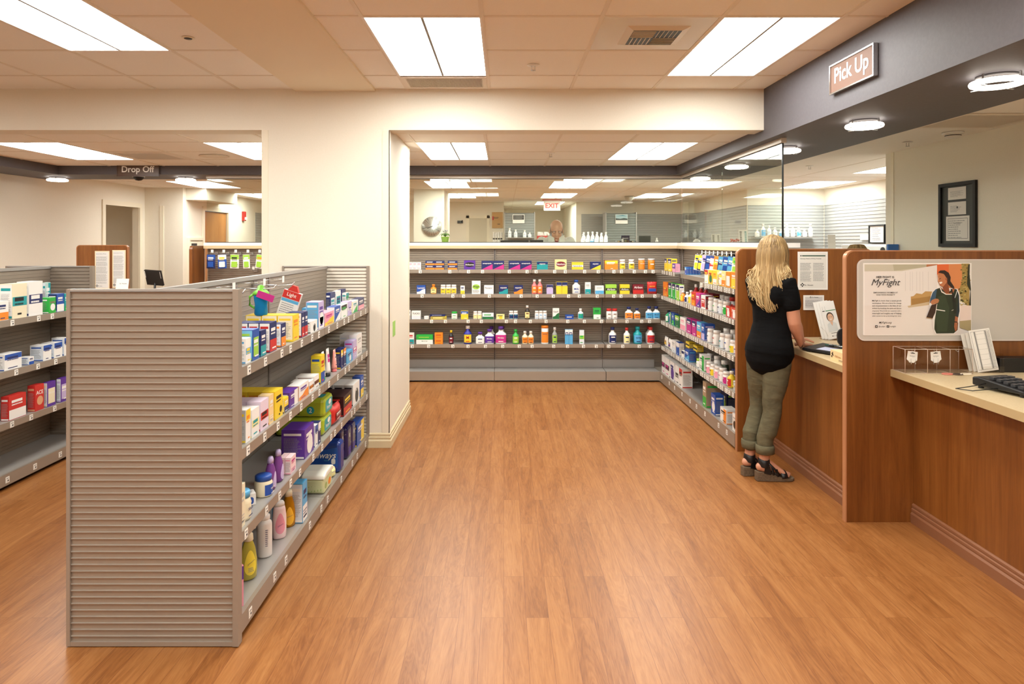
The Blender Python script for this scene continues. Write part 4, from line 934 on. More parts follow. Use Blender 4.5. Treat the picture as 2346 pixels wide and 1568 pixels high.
def make(kind, t, w_, h_, d_, cols, pat, txt, seed, side=None):
    b0 = cm(cols[0].lstrip('~'))
    if kind == 'box':
        MB().box(-w_/2, -d_/2, 0, w_/2, d_/2, h_, b0).build('carton', t)
        print_on(t, w_, h_, -d_/2, cols, pat, txt, seed, side, d_)
    elif kind in ('bot', 'jug', 'jar'):
        r = w_/2; capc = cm(cols[3] if len(cols) > 3 else 'wh'); sq = 5 if kind == 'jug' else None; sy = .62 if kind == 'jug' else 1
        if kind == 'jar': pr, hc = bottle_prof(r, h_, r*.86, .80, .2); nk = r*.92
        else: pr, hc = bottle_prof(r, h_, r*.42, .64 if kind == 'bot' else .6, .15); nk = r*.52
        body = liquid(cols[0][1:]) if cols[0][0] == '~' else b0
        MB().lathe(pr, body, n=20, sy=sy, sq=sq).build('bottle', t)
        n = 20; MB().lathe([(nk, hc-.004), (nk, h_-.003), (nk*.93, h_)], capc, n=16).build('cap', t)
        top = hc*(.62 if kind != 'jar' else .74); lo = hc*.1
        lp = [(r*1.012, lo), (r*1.012, top)]
        mb = MB(); vs = []; fs = []; n = 12
        for i in range(n+1):
            a = math.radians(-90-62+124*i/n); c, s_ = math.cos(a), math.sin(a); q = 1
            if sq: q = (abs(c)**sq+abs(s_)**sq)**(-1/sq)
            for z in (lo, top): vs.append((r*1.012*c*q, r*1.012*s_*q*sy-.0004, z))
        fs = [(2*i, 2*i+2, 2*i+3, 2*i+1) for i in range(n)]; mb.add(vs, fs, cm(cols[1]), None, True)
        M = face_M((0, -r*1.012*sy-.0016, 0), (1, 0, 0), (0, 0, 1))
        if txt: put_text(mb, txt, cm(cols[2]), M @ Matrix.Translation((0, (lo+top)/2+h_*.06, 0)), width=r*1.2, height=h_*.16, bold=.012)
        else: rect(mb, -r*.5, top-h_*.14, r*.5, top-h_*.07, cm(cols[2]), M)
        rect(mb, -r*.45, lo+h_*.05, r*.45, lo+h_*.09, cm(cols[2]), M)
        mb.build('label', t)
    elif kind == 'can':
        r = w_/2; MB().lathe([(r*.97, 0), (r, .004), (r, h_*.86), (r*.97, h_*.87)], b0, n=22).build('canister', t)
        MB().lathe([(r*1.03, h_*.86), (r*1.03, h_*.98), (r*.98, h_)], cm(cols[3] if len(cols) > 3 else 'wh'), n=22).build('lid', t)
        mb = MB(); vs = []; n = 12
        for i in range(n+1):
            a = math.radians(-90-70+140*i/n)
            for z in (h_*.08, h_*.66): vs.append((r*1.012*math.cos(a), r*1.012*math.sin(a), z))
        mb.add(vs, [(2*i, 2*i+2, 2*i+3, 2*i+1) for i in range(n)], cm(cols[1]), None, True); M = face_M((0, -r*1.03-.001, 0), (1, 0, 0), (0, 0, 1))
        if txt: put_text(mb, txt, cm(cols[2]), M @ Matrix.Translation((0, h_*.55, 0)), width=r*1.3, height=h_*.18, bold=.012)
        else: rect(mb, -r*.5, h_*.45, r*.5, h_*.55, cm(cols[2]), M)
        mb.build('label', t)
    elif kind == 'bag':
        n, m_ = 10, 8; vs = []; fs = []; rg = random.Random(seed)
        for s in (-1, 1):
            for j in range(m_+1):
                for i in range(n+1):
                    u, v = i/n*2-1, j/m_*2-1; k = max(0, (1-abs(u)**2.6)*(1-abs(v)**3.2))**.45
                    vs.append((u*w_/2*(1-.05*(1-abs(v))), s*d_/2*k+rg.uniform(-.0012, .0012), (v+1)/2*h_))
        S1 = (n+1)*(m_+1)
        for s in (0, 1):
            for j in range(m_):
                for i in range(n):
                    a = s*S1+j*(n+1)+i; fs.append((a, a+1, a+n+2, a+n+1) if s == 0 else (a, a+n+1, a+n+2, a+1))
        mb = MB(); mb.add(vs, fs, b0, None, True)
        o = mb.build('pouch', t)
        bm = bmesh.new(); bm.from_mesh(o.data); bmesh.ops.remove_doubles(bm, verts=bm.verts, dist=.0008); bmesh.ops.recalc_face_normals(bm, faces=bm.faces); bm.to_mesh(o.data); bm.free()
        print_on(t, w_*.74, h_*.62, -d_/2-.001, cols, pat, txt, seed); t.children[-1].location = (0, 0, h_*.2)
    elif kind == 'tube':
        n = 20; vs = []; fs = []; r = w_/2; hc = h_*.14
        for j in range(9):
            v = j/8; z = hc+(h_-hc)*v; ry = r*.62*(1-v)**.7+.0015; rx = r*(.86+.14*v)
            for i in range(n): a = 2*math.pi*i/n; vs.append((rx*math.cos(a), ry*math.sin(a), z))
        for j in range(8):
            for i in range(n): fs.append((j*n+i, j*n+(i+1) % n, (j+1)*n+(i+1) % n, (j+1)*n+i))
        fs += [list(range(n))[::-1], [8*n+i for i in range(n)]]
        MB().add(vs, fs, b0, None, True).build('tube', t); MB().lathe([(r*.72, 0), (r*.78, .003), (r*.76, hc)], cm(cols[3] if len(cols) > 3 else 'bk'), n=18, sy=.8).build('cap', t)
        mb = MB(); TP = [(r*.62*(1-j/8)**.7+.0015, hc+(h_-hc)*j/8) for j in range(9)]
        def tp(x0, z0, x1, z1, m_, lift):
            vs = []; K = 6
            for j in range(K+1):
                z = z0+(z1-z0)*j/K; v = (z-hc)/(h_-hc); ry = r*.62*(1-v)**.7+.0015; rx = r*(.86+.14*v)
                for i in range(K+1): x = x0+(x1-x0)*i/K; vs.append((x, -ry*math.sqrt(max(0, 1-(x/rx)**2))-lift, z))
            mb.add(vs, [(j*(K+1)+i, j*(K+1)+i+1, (j+1)*(K+1)+i+1, (j+1)*(K+1)+i) for j in range(K) for i in range(K)], m_, None, True)
        tp(-r*.7, h_*.52, r*.7, h_*.8, cm(cols[1]), .0006); tp(-r*.5, h_*.64, r*.45, h_*.68, cm(cols[2]), .0012); tp(-r*.5, h_*.3, r*.2, h_*.33, cm(cols[2]), .0006); mb.build('print', t)
    elif kind == 'card':
        MB().box(-w_/2, -.001, 0, w_/2, .001, h_, b0).build('backing_card', t); print_on(t, w_, h_, -.001, cols, pat, txt, seed)
        MB().prism(rrect(-w_*.32, h_*.1, w_*.32, h_*.5, w_*.08, 4), -.001, -.014, 'y', cm(cols[1], .15)).build('blister', t)
    elif kind == 'tear':      # shampoo: flattened tear-drop with a cap
        r = w_/2; hb = h_*.82; pr = [(r*.78, 0), (r*.95, .008), (r, hb*.25), (r*.97, hb*.5), (r*.82, hb*.75), (r*.58, hb*.93), (r*.5, hb)]
        MB().lathe(pr, liquid(cols[0]) if cols[0][0] == '#' else b0, n=24, sy=.75).build('bottle', t)
        MB().lathe([(r*.56, hb), (r*.54, h_*.93), (r*.4, h_), (0.001, h_)], cm(cols[3]), n=20, sy=.75).build('cap', t)
        mb = MB(); wrap(mb, pr, .75, hb*.38, r*.62, hb*.3, cm(cols[1]), 'd')
        if txt: put_text(mb, txt, cm(cols[2]), face_M((0, -r*.75-.0022, hb*.38), (1, 0, 0), (0, 0, 1)) @ Matrix.Rotation(.25, 4, 'Z'), width=r*.9, shear=.3)
        mb.build('label', t)
_cnt = {}
NAMES = dict(box='medicine_box', bot='medicine_bottle', jug='medicine_jug', jar='pill_jar', can='canister', bag='snack_pouch', tube='cream_tube', card='blister_card', tear='shampoo_bottle')
CATS = dict(box='box', bot='bottle', jug='bottle', jar='jar', can='canister', bag='pouch', tube='tube', card='blister pack', tear='bottle')
ORD = {2: ('left one of two', 'right one of two'), 3: ('leftmost of three', 'middle of three', 'rightmost of three')}
ORDY = {2: ('nearer of two', 'farther of two'), 3: ('nearest of three', 'middle of three', 'farthest of three')}
def ordinal(i, n, y):
    if n == 1: return ''
    tb = ORDY if y else ORD
    if n in tb: return tb[n][i]+' '
    num = ('first', 'second', 'third', 'fourth', 'fifth', 'sixth', 'seventh', 'eighth')[i]
    return f'{num} of {n} '+('along ' if y else '')
rows_seen = {}
def stock(kind, desc, row, loc, rz, w_, h_, d_, cols, pat='', txt=None, side=None, pre='', tilt=None, group=None):
    seed = len(LABELS)*7+3
    t = thing(NAMES[kind], f'{pre}{desc} {row}', CATS[kind], (loc[0], loc[1], loc[2]+.0012), rz, group)
    if tilt: t.rotation_euler = tilt
    if pre and not group: t['group'] = f'{desc} {row}'
    make(kind, t, w_, h_, d_, cols, pat, txt, seed, side); return t
# ---- back wall: (kind, x0, x1, height px, n, description, colours, pattern, text)
def back(row, z, items, fy=7.455):
    for it in items:
        kind, x0, x1, hp_, n, desc, cols, pat = it[:8]; txt = it[8] if len(it) > 8 else None; dz = it[9] if len(it) > 9 else 0
        px = F/(fy+.03)
        for i in range(n):
            a = x0+(x1-x0)*i/n; b = x0+(x1-x0)*(i+1)/n; w_ = (b-a)/px-.002; h_ = hp_/px; X = ((a+b)/2-VX)/px
            d_ = {'box': min(.06, w_*.6), 'bag': .03}.get(kind, w_)
            stock(kind, desc, row, (X, fy+.012+d_/2*(1 if kind != 'jug' else .62), z+dz), 0, w_, h_, d_, cols, pat, txt, pre=ordinal(i, n, False))
R1 = 'on the back wall top shelf'; R2 = 'on the back wall second shelf'; R3 = 'on the back wall third shelf'; R4 = 'on the back wall fourth shelf'
back(R1, RS[0], [
 ('box', 937, 965, 17, 3, 'small white carton', ('wh', 'wh', 'pk'), 'L'),
 ('box', 975, 1018, 10, 2, 'navy and orange carton, lower layer', ('na', 'orr', 'wh'), 'b'),
 ('box', 975, 1018, 10, 2, 'navy and orange carton, upper layer', ('na', 'orr', 'wh'), 'b', None, .0485),
 ('box', 1026, 1048, 10, 1, 'navy and orange carton at the bottom of a pair', ('na', 'orr', 'wh'), 'b'),
 ('box', 1026, 1048, 10, 1, 'navy and orange carton on top of a pair', ('na', 'orr', 'wh'), 'b', None, .0485),
 ('box', 1063, 1089, 21, 1, 'purple carton with a white burst', ('pu', 'bk', 'wh'), 'e', 'Airborne'),
 ('box', 1103, 1129, 20, 1, 'blue and magenta carton, first from the left', ('na', 'mg', 'wh'), 'd', 'omeprazole'),
 ('box', 1129, 1155, 20, 1, 'blue and magenta carton, second from the left', ('na', 'mg', 'wh'), 'd', 'omeprazole'),
 ('box', 1165, 1192, 20, 1, 'blue and magenta carton, third from the left', ('na', 'mg', 'wh'), 'd', 'omeprazole'),
 ('box', 1192, 1218, 20, 1, 'blue and magenta carton, last from the left', ('na', 'mg', 'wh'), 'd', 'omeprazole'),
 ('box', 1230, 1255, 18, 1, 'teal and navy carton', ('te', 'na', 'wh'), 't', 'equate'),
 ('box', 1271, 1298, 23, 1, 'pale yellow carton with a maroon oval', ('cy', 'ma', 'wh'), 'e', 'Nexium'),
 ('box', 1310, 1336, 17, 1, 'white and yellow carton', ('ye', 'wh', 'na'), 'm', 'famotidine'),
 ('box', 1352, 1376, 18, 1, 'navy carton with a yellow corner', ('na', 'ye', 'wh'), 'd', 'equate'),
 ('box', 1385, 1415, 21, 1, 'orange and yellow carton', ('orr', 'ye', 'wh'), 't'),
 ('jar', 1419, 1433, 23, 1, 'left yellow jar with a black label', ('wh', 'ye', 'bk', 'wh'), ''),
 ('jar', 1440, 1454, 23, 1, 'right yellow jar with a black label', ('wh', 'ye', 'bk', 'wh'), ''),
 ('can', 1463, 1478, 25, 1, 'orange canister marked clear', ('orr', 'orr', 'wh', 'wh'), '', 'AIRBORNE'),
 ('can', 1485, 1501, 25, 1, 'plain orange canister at the corner', ('orr', 'am', 'wh', 'wh'), '')])
back(R2, RS[1], [
 ('box', 935, 939, 16, 1, 'sliver of a white carton', ('wh', 'na', 'na'), 'b'),
 ('box', 955, 975, 20, 1, 'blue and white dairy aid carton', ('bl', 'wh', 'wh'), 'w', 'Lactaid'),
 ('bot', 986, 1000, 22, 1, 'small amber honey bottle', ('am', 'cy', 'br', 'orr'), ''),
 ('jar', 1009, 1046, 21, 3, 'white jar with yellow label', ('wh', 'ye', 'na', 'wh'), ''),
 ('box', 1055, 1065, 19, 1, 'narrow white and yellow carton', ('wh', 'ye', 'na'), 'b'),
 ('box', 1081, 1101, 30, 1, 'tall white carton with a green oval', ('wh', 'lg', 'bk'), 'eL', 'Align'),
 ('box', 1109, 1131, 20, 1, 'white carton with black script', ('wh', 'pa', 'bk'), 'b', 'Florastor'),
 ('box', 1143, 1164, 20, 1, 'navy and aqua carton', ('na', 'te', 'wh'), 'w', 'equate'),
 ('box', 1177, 1198, 20, 1, 'navy carton with an orange swirl', ('na', 'orr', 'wh'), 'w', 'equate'),
 ('bot', 1218, 1243, 33, 2, 'pink liquid bottle', ('sal', 'orr', 'wh', 'wh'), ''),
 ('box', 1252, 1267, 21, 1, 'lilac and navy carton', ('li', 'na', 'wh'), 't', 'equate'),
 ('box', 1274, 1300, 28, 2, 'navy and yellow upright carton', ('ye', 'na', 'wh'), 't', 'equate'),
 ('bot', 1311, 1330, 32, 1, 'white bottle with blue cap', ('wh', 'wh', 'bl', 'bl'), '', 'Milk'),
 ('box', 1340, 1353, 27, 1, 'slim white and green carton', ('wh', 'te', 'gy'), 'b'),
 ('box', 1363, 1383, 19, 1, 'white and turquoise carton', ('wh', 'sk', 'gy'), 'b'),
 ('box', 1387, 1412, 22, 1, 'lime green shrink wrapped pack', ('lg', 'bk', 'wh'), 'm', 'Airbon'),
 ('box', 1420, 1442, 22, 1, 'yellow shrink wrapped pack', ('ye', 'bk', 'wh'), 'm', 'Airbon'),
 ('box', 1449, 1474, 22, 1, 'dark red shrink wrapped pack', ('ma', 're', 'wh'), 'b', 'Airbon'),
 ('bag', 1482, 1505, 28, 1, 'red, yellow and blue pouch', ('re', 'bl', 'ye'), 'b', 'CRAVEX')])
back(R3, RS[2], [
 ('box', 935, 941, 21, 1, 'cropped white carton', ('wh', 'gy', 'na'), 'b'),
 ('box', 943, 964, 19, 1, 'white carton lettered in black', ('wh', 'pa', 'bk'), 'b', 'TUCKS'),
 ('can', 971, 983, 7, 1, 'small white plastic cup', ('wh', 'wh', 'gy', 'wh'), ''),
 ('box', 987, 1023, 6, 1, 'flat yellow box lying down', ('ye', 'na', 'wh'), 'm'),
 ('box', 985, 1020, 4, 1, 'flat navy box on the yellow one', ('na', 'na', 'wh'), '', None, .03),
 ('jar', 1034, 1048, 17, 1, 'white jar with green cap', ('wh', 'wh', 'gr', 'gr'), ''),
 ('box', 1056, 1073, 19, 1, 'blue and yellow carton', ('ye', 'bl', 'wh'), 't'),
 ('jar', 1084, 1104, 18, 2, 'white jar with pale yellow label', ('wh', 'cy', 'gy', 'wh'), ''),
 ('box', 1105, 1131, 14, 1, 'green and white long carton', ('pa', 'dg', 'gr'), 'b'),
 ('box', 1137, 1156, 11, 1, 'low black and yellow carton', ('cy', 'ye', 'bk'), 'c'),
 ('jar', 1166, 1187, 19, 2, 'white jar with dark label', ('wh', 'na', 'te', 'wh'), ''),
 ('bot', 1202, 1214, 31, 1, 'dark brown syrup bottle', ('#2a1c14', 'cy', 'br', 'wh'), ''),
 ('jar', 1225, 1253, 19, 3, 'white jar with light blue label', ('wh', 'pa', 'sk', 'wh'), ''),
 ('box', 1266, 1281, 25, 1, 'white and green carton lettered GasX', ('wh', 'dg', 'bk'), 'w', 'GasX'),
 ('box', 1295, 1314, 10, 1, 'small purple blue carton', ('bl', 'na', 'wh'), 'm'),
 ('bot', 1324, 1337, 24, 1, 'white bottle with green label', ('wh', 'te', 'gr', 'wh'), ''),
 ('box', 1359, 1376, 26, 1, 'green and white tea carton', ('gr', 'wh', 'dg'), 'b'),
 ('jar', 1389, 1415, 24, 2, 'white jar with red cap', ('wh', 'wh', 'br', 're'), ''),
 ('jug', 1432, 1450, 28, 1, 'taller white jug with orange label', ('wh', 'orr', 'na', 'na'), '', 'MiraX'),
 ('jug', 1452, 1467, 25, 1, 'shorter white jug with orange label', ('wh', 'orr', 'na', 'na'), '', 'MiraX'),
 ('jug', 1479, 1512, 29, 2, 'white jug with pale blue label', ('wh', 'sk', 'na', 'na'), '', 'MiraX')])
back(R4, RS[3], [
 ('box', 936, 949, 26, 1, 'white and teal carton at the pillar', ('wh', 'te', 're'), 'b'),
 ('box', 954, 992, 10, 1, 'white lower carton in a pair', ('wh', 'wh', 'dg'), '', 'March Ash'),
 ('box', 954, 992, 11, 1, 'bright green carton topping a pair', ('gr', 'gr', 'lg'), 'm', None, .049),
 ('box', 996, 1015, 13, 1, 'orange tin at the bottom', ('orr', 'am', 're'), 's'),
 ('box', 996, 1015, 13, 1, 'orange tin at the top', ('orr', 'am', 're'), 's', None, .063),
 ('bot', 1028, 1039, 31, 1, 'black bottle with yellow cap', ('bk', 'ma', 'wh', 'ye'), ''),
 ('bot', 1062, 1081, 41, 1, 'tall blue milk of magnesia bottle', ('#2a2f9c', 'ye', 're', 'wh'), '', 'M'),
 ('jug', 1090, 1110, 27, 1, 'small white jug with purple cap', ('wh', 'wh', 'na', 'pu'), ''),
 ('jug', 1111, 1132, 34, 1, 'mid white jug with purple cap', ('wh', 'pu', 'wh', 'pu'), '', 'Miralax'),
 ('jug', 1135, 1160, 40, 1, 'large white jug with purple cap', ('wh', 'mg', 'wh', 'pu'), '', 'Miralax'),
 ('bot', 1174, 1189, 33, 1, 'bright green shaped bottle', ('gr', 'lg', 'wh', 'gr'), ''),
 ('bot', 1196, 1223, 29, 2, 'cream bottle with orange label', ('cr', 'orr', 'bk', 'wh'), '', 'IGX'),
 ('can', 1240, 1257, 42, 1, 'orange and white canister with navy band', ('wh', 'orr', 'na', 'orr'), '', 'NuFiber'),
 ('bot', 1265, 1277, 38, 1, 'clear bottle with white cap', ('~#c9cfca', 'lg', 'na', 'wh'), ''),
 ('box', 1294, 1312, 34, 2, 'slim blue and white carton', ('sk', 'wh', 'na'), 't', 'n'),
 ('box', 1327, 1338, 32, 1, 'slim white and pale green carton', ('pa', 'lg', 'gr'), 'm'),
 ('bot', 1395, 1413, 38, 1, 'white bottle with navy cap', ('wh', 'na', 'wh', 'na'), ''),
 ('bot', 1429, 1444, 37, 1, 'slim white bottle with red cap', ('wh', 'cy', 'na', 're'), ''),
 ('bot', 1452, 1472, 39, 1, 'turquoise bottle', ('te', 'sk', 'na', 'te'), '', 'equate'),
 ('bot', 1482, 1501, 38, 1, 'white bottle with red cap and blue label', ('wh', 're', 'na', 're'), '', 'equate')])
# doubles standing one behind another
for (x, d, c) in ((1452, 'second turquoise bottle, standing behind the first,', ('te', 'sk', 'na', 'te')), (1480, 'second red capped bottle, standing behind the first,', ('wh', 're', 'na', 're')), (1121, 'second mid white jug, standing behind the first,', ('wh', 'pu', 'wh', 'pu')), (1146, 'second large white jug, standing behind the first,', ('wh', 'mg', 'wh', 'pu'))):
    stock('jug' if 'jug' in d else 'bot', d, R4, ((x-VX+5)/203, 7.60, RS[3]), 0, .085, .18, .08, c)

# ---- foreground gondola: (kind, x0, x1 of the front face, height m, depth, description, colours, pattern, text, side, deep copies)
def side_row(row, z, items, xf, sgn, gx=None):
    """xf: |x| of the product fronts; products face +x (sgn=1) or -x (sgn=-1)"""
    rz = math.pi/2 if sgn > 0 else -math.pi/2
    for it in items:
        kind, x0, x1, h_, d_, desc, cols, pat = it[:8]; txt, side, n, dz, back_ = (list(it[8:])+[None, None, 1, 0, 0][len(it)-8:])[:5]
        Xf = xf-sgn*back_
        ya, yb = Xf*F/(x0-VX), Xf*F/(x1-VX); w_ = abs(yb-ya)-.003; y = (ya+yb)/2
        if kind in ('bot', 'jar', 'can', 'tear', 'tube'): w_ = min(w_, d_*1.3); d_ = w_
        for i in range(n):
            X = Xf-sgn*(d_/2+i*(d_+.002))
            pre = '' if n == 1 else (('front one', 'second', 'third', 'fourth')[i]+' of '+str(n)+' deep ')
            stock(kind, desc, row, (X, y, z+dz), rz, w_, h_, d_, cols, pat, txt, side, pre=pre)
G1 = 'on the near gondola top shelf'; G2 = 'on the near gondola second shelf'; G3 = 'on the near gondola third shelf'; G4 = 'on the near gondola bottom deck'
xf = -1.022
side_row(G1, 1.045, [
 ('box', 547, 554, .118, .035, 'red and white carton', ('wh', 're', 'wh'), 't', None, 'wh'),
 ('box', 563, 575, .100, .05, 'white carton with sun and sky print', ('wh', 'sk', 'ye'), 'm', None, 'wh', 1, 0, .0),
 ('box', 579, 594, .125, .085, 'blue carton with lime panel', ('bl', 'lg', 'wh'), 's', None, '#7cc3e6'),
 ('box', 597, 610, .110, .06, 'navy carton with teal foot', ('na', 'te', 'wh'), 'b', None, 'na'),
 ('box', 618, 634, .130, .046, 'white carton with red front', ('na', 're', 'wh'), 'b', None, 'wh', 3),
 ('box', 644, 655, .108, .06, 'navy edged carton with orange front', ('na', 'orr', 'wh'), 'b', None, 'pa'),
 ('box', 671, 685, .128, .075, 'yellow and cream carton', ('ye', 'ye', 'orr'), 'b', None, 'cr', 3),
 ('box', 691, 698, .125, .08, 'tall navy and red carton, nearer,', ('na', 're', 'wh'), 'b', None, 'wh'),
 ('box', 698.5, 705, .125, .08, 'tall navy and red carton, farther,', ('na', 're', 'wh'), 'b', None, 'wh'),
 ('box', 712, 727, .062, .05, 'white carton with a black square', ('wh', 'bk', 'wh'), 'c', 'g', 'wh'),
 ('box', 711, 722, .10, .05, 'pale blue carton behind the black square', ('sk', 'wh', 'bl'), 't', None, 'sk', 1, 0, .1),
 ('box', 730, 742, .152, .07, 'tall lilac carton with a drop', ('li', 'wh', 'pu'), 'cb', None, 'sk'),
 ('box', 744, 765, .075, .06, 'pink and yellow carton', ('pk', 'ye', 'mg'), 'w', None, 'wh'),
 ('box', 767, 780, .09, .05, 'royal blue and white carton', ('bl', 'wh', 'wh'), 'd', None, 'pa'),
 ('box', 782, 795, .083, .05, 'white carton with black and green', ('wh', 'bk', 'gr'), 't', None, 'wh'),
 ('box', 797, 806, .09, .05, 'pale purple carton', ('li', 'wh', 'pu'), 'm', None, 'wh'),
 ('box', 808, 819, .08, .05, 'white and mint carton', ('wh', 'gr', 'te'), 'd', None, 'cy'),
 ('box', 821, 834, .082, .05, 'navy and rose carton at the far end', ('na', 'pk', 'wh'), 'b', None, 'pa'),
 ('box', 757, 768, .145, .03, 'tall navy blister carton standing at the back', ('na', 'wh', 'te'), 's', None, 'na', 1, 0, .13),
 ('box', 770, 781, .145, .03, 'tall white and teal blister carton at the back', ('wh', 'te', 'na'), 's', None, 'wh', 1, 0, .13),
 ('box', 783, 792, .145, .03, 'tall purple blister carton at the back', ('na', 'li', 'wh'), 's', None, 'na', 1, 0, .13),
 ('box', 793, 799, .12, .03, 'green topped carton at the back', ('wh', 'te', 'gr'), 't', None, 'wh', 1, 0, .10)], xf, 1)
side_row(G2, .73, [
 ('box', 563, 574, .132, .05, 'white carton with yellow top and carrots', ('wh', 'ye', 'orr'), 't', None, 'gy'),
 ('box', 577, 594, .115, .055, 'white and cream carton', ('wh', 'cy', 'te'), 'm', None, 'wh', 2),
 ('box', 597, 615, .125, .06, 'lilac carton with red stripe', ('#e6d3e4', 're', 'bk'), 'm', None, '#e6d9ea', 3),
 ('box', 617, 627, .128, .05, 'peach and cream carton', ('#f0d19a', 'orr', 'wh'), 'L', None, 'cr'),
 ('box', 630, 648, .128, .06, 'bright yellow carton', ('ye', 'am', 'bk'), 'p', None, '#e9c327', 3),
 ('box', 651, 661, .068, .04, 'small yellow and blue carton', ('ye', 'na', 'wh'), 'b', None, 'cy'),
 ('box', 663, 683, .078, .06, 'purple and white carton with slanted letters', ('pu', 'wh', 'wh'), 'v', None, 'pu'),
 ('box', 685, 707, .078, .06, 'orange star carton', ('wh', 'orr', 'pu'), 'w', None, 'am'),
 ('box', 709, 719, .062, .10, 'long brown and white carton, nearer,', ('wh', 'br', 'orr'), 'm', None, 'wh'),
 ('box', 720, 731, .072, .10, 'long brown and white carton, farther,', ('wh', 'br', 'br'), 'm', None, 'wh'),
 ('box', 735, 744, .162, .055, 'tall yellow carton with blue foot', ('ye', 'bl', 're'), 'b', None, '#efe12f'),
 ('tube', 745, 753, .165, .04, 'slim green and white tube', ('wh', 'gr', 'dg', 'gr'), ''),
 ('tube', 754, 768, .165, .045, 'white tube with pink label on its black cap', ('wh', 'mg', 'wh', 'bk'), ''),
 ('tube', 770, 780, .135, .04, 'coral pink tube', ('#f3a79c', '#f6cfc4', 'bk', 'sal'), ''),
 ('box', 781, 786, .12, .045, 'navy carton, nearer,', ('na', 'ye', 'wh'), 't', None, 'na'),
 ('box', 787, 793, .12, .045, 'navy carton, farther,', ('na', 'orr', 'wh'), 't', None, 'na'),
 ('box', 795, 808, .078, .05, 'small light blue carton', ('sk', 'wh', 'na'), 'c', None, 'sk'),
 ('box', 809, 817, .125, .06, 'tall lilac and magenta carton', ('li', 'mg', 'wh'), 'm', None, 'li'),
 ('box', 818, 829, .15, .06, 'tall plain white carton', ('wh', 'pa', 'gy'), 'L', None, 'wh', 2)], xf, 1)
side_row(G3, .412, [
 ('box', 548, 562, .168, .05, 'tall cream white carton at the near end', ('cr', 'cr', 'gy'), 'L', None, 'cr'),
 ('jar', 565, 582, .115, .06, 'white cream jar with light blue lid', ('cr', 'cr', 'na', 'sk'), '', 'Nivea'),
 ('jar', 613, 634, .090, .06, 'cream jelly jar with blue lid', ('cr', 'bl', 'wh', 'bl'), '', 'Vaseline'),
 ('tear', 629, 643, .146, .05, 'purple baby bath bottle, nearer,', ('#9a5bb0', 'li', 'pu', 'li'), ''),
 ('tear', 646, 660, .146, .05, 'purple baby bath bottle, farther,', ('#9a5bb0', 'li', 'pu', 'li'), ''),
 ('box', 666, 678, .08, .028, 'small pale pink soap carton', ('#f3d3d6', 'pk', 'mg'), 'L', None, '#f3dcdc', 2),
 ('box', 698, 719, .150, .12, 'large purple nursing pads carton', ('pu', 'wh', 'wh'), 'cp', None, 'pu'),
 ('box', 722, 728, .12, .05, 'blue and white carton, nearer,', ('wh', 'bl', 'na'), 't', None, 'pa'),
 ('box', 729, 735, .12, .05, 'blue and white carton, farther,', ('na', 'wh', 'wh'), 't', None, 'pa'),
 ('bag', 766, 785, .112, .06, 'crimson drink mix bag', ('re', 'ma', 'wh'), 's'),
 ('box', 787, 806, .128, .16, 'dark brown and crimson carton', ('#2d1316', 're', 'ye'), 'b', None, '#2d1316'),
 ('box', 809, 824, .145, .065, 'white carton with black logo', ('wh', 'bk', 'wh'), 'c', 'O', 'gy', 3),
 ('box', 826, 833, .15, .06, 'blue and yellow carton at the far end', ('bl', 'ye', 'wh'), 'b', None, 'bl')], xf, 1)
side_row(G4, .098, [
 ('tear', 700, 713, .19, .04, 'amber bottle with purple label beside the tall cartons', ('#c9781c', 'pu', 'wh', 'orr'), ''),
 ('box', 693.5, 704, .20, .075, 'tall blue and white carton', ('sk', 'wh', 'na'), 'bL', None, 'pa', 3),
 ('box', 818, 834, .155, .06, 'blue pack with yellow band at the far end', ('bl', 'ye', 'wh'), 'v', None, 'na')], xf, 1)
def pose(kind, name, label, cat, x, y, z, rz, w_, h_, d_, cols, pat='', txt=None):
    t = thing(name, label, cat, (x, y, z), rz); make(kind, t, w_, h_, d_, cols, pat, txt, int(x*100+y*10)); return t
gy = lambda px, X=1.03: X*F/(VX-px)
# q-tips box lying, its long front turned to the aisle end
t = thing('cotton_swab_box', 'low white and blue cotton swab box on the gondola third shelf', 'box', (-1.105, gy(600), .4132), .55)
MB().box(-.042, -.028, 0, .042, .028, .048, M_WHITE).build('carton', t); mb = MB(); M = face_M((0, -.0288, .018), (1, 0, 0), (0, 0, 1)); flat(mb, rrect(-.033, -.014, .033, .016, .01), cm('bl'), M); put_text(mb, 'Q-tips', M_WHITE, M @ Matrix.Translation((0, 0, .0005)), width=.05, bold=.01)
M2 = face_M((0, 0, .0488), (1, 0, 0), (0, 1, 0)); textlines(mb, -.036, -.022, .036, .022, 4, INK, M2, .5, 6); mb.build('print', t)
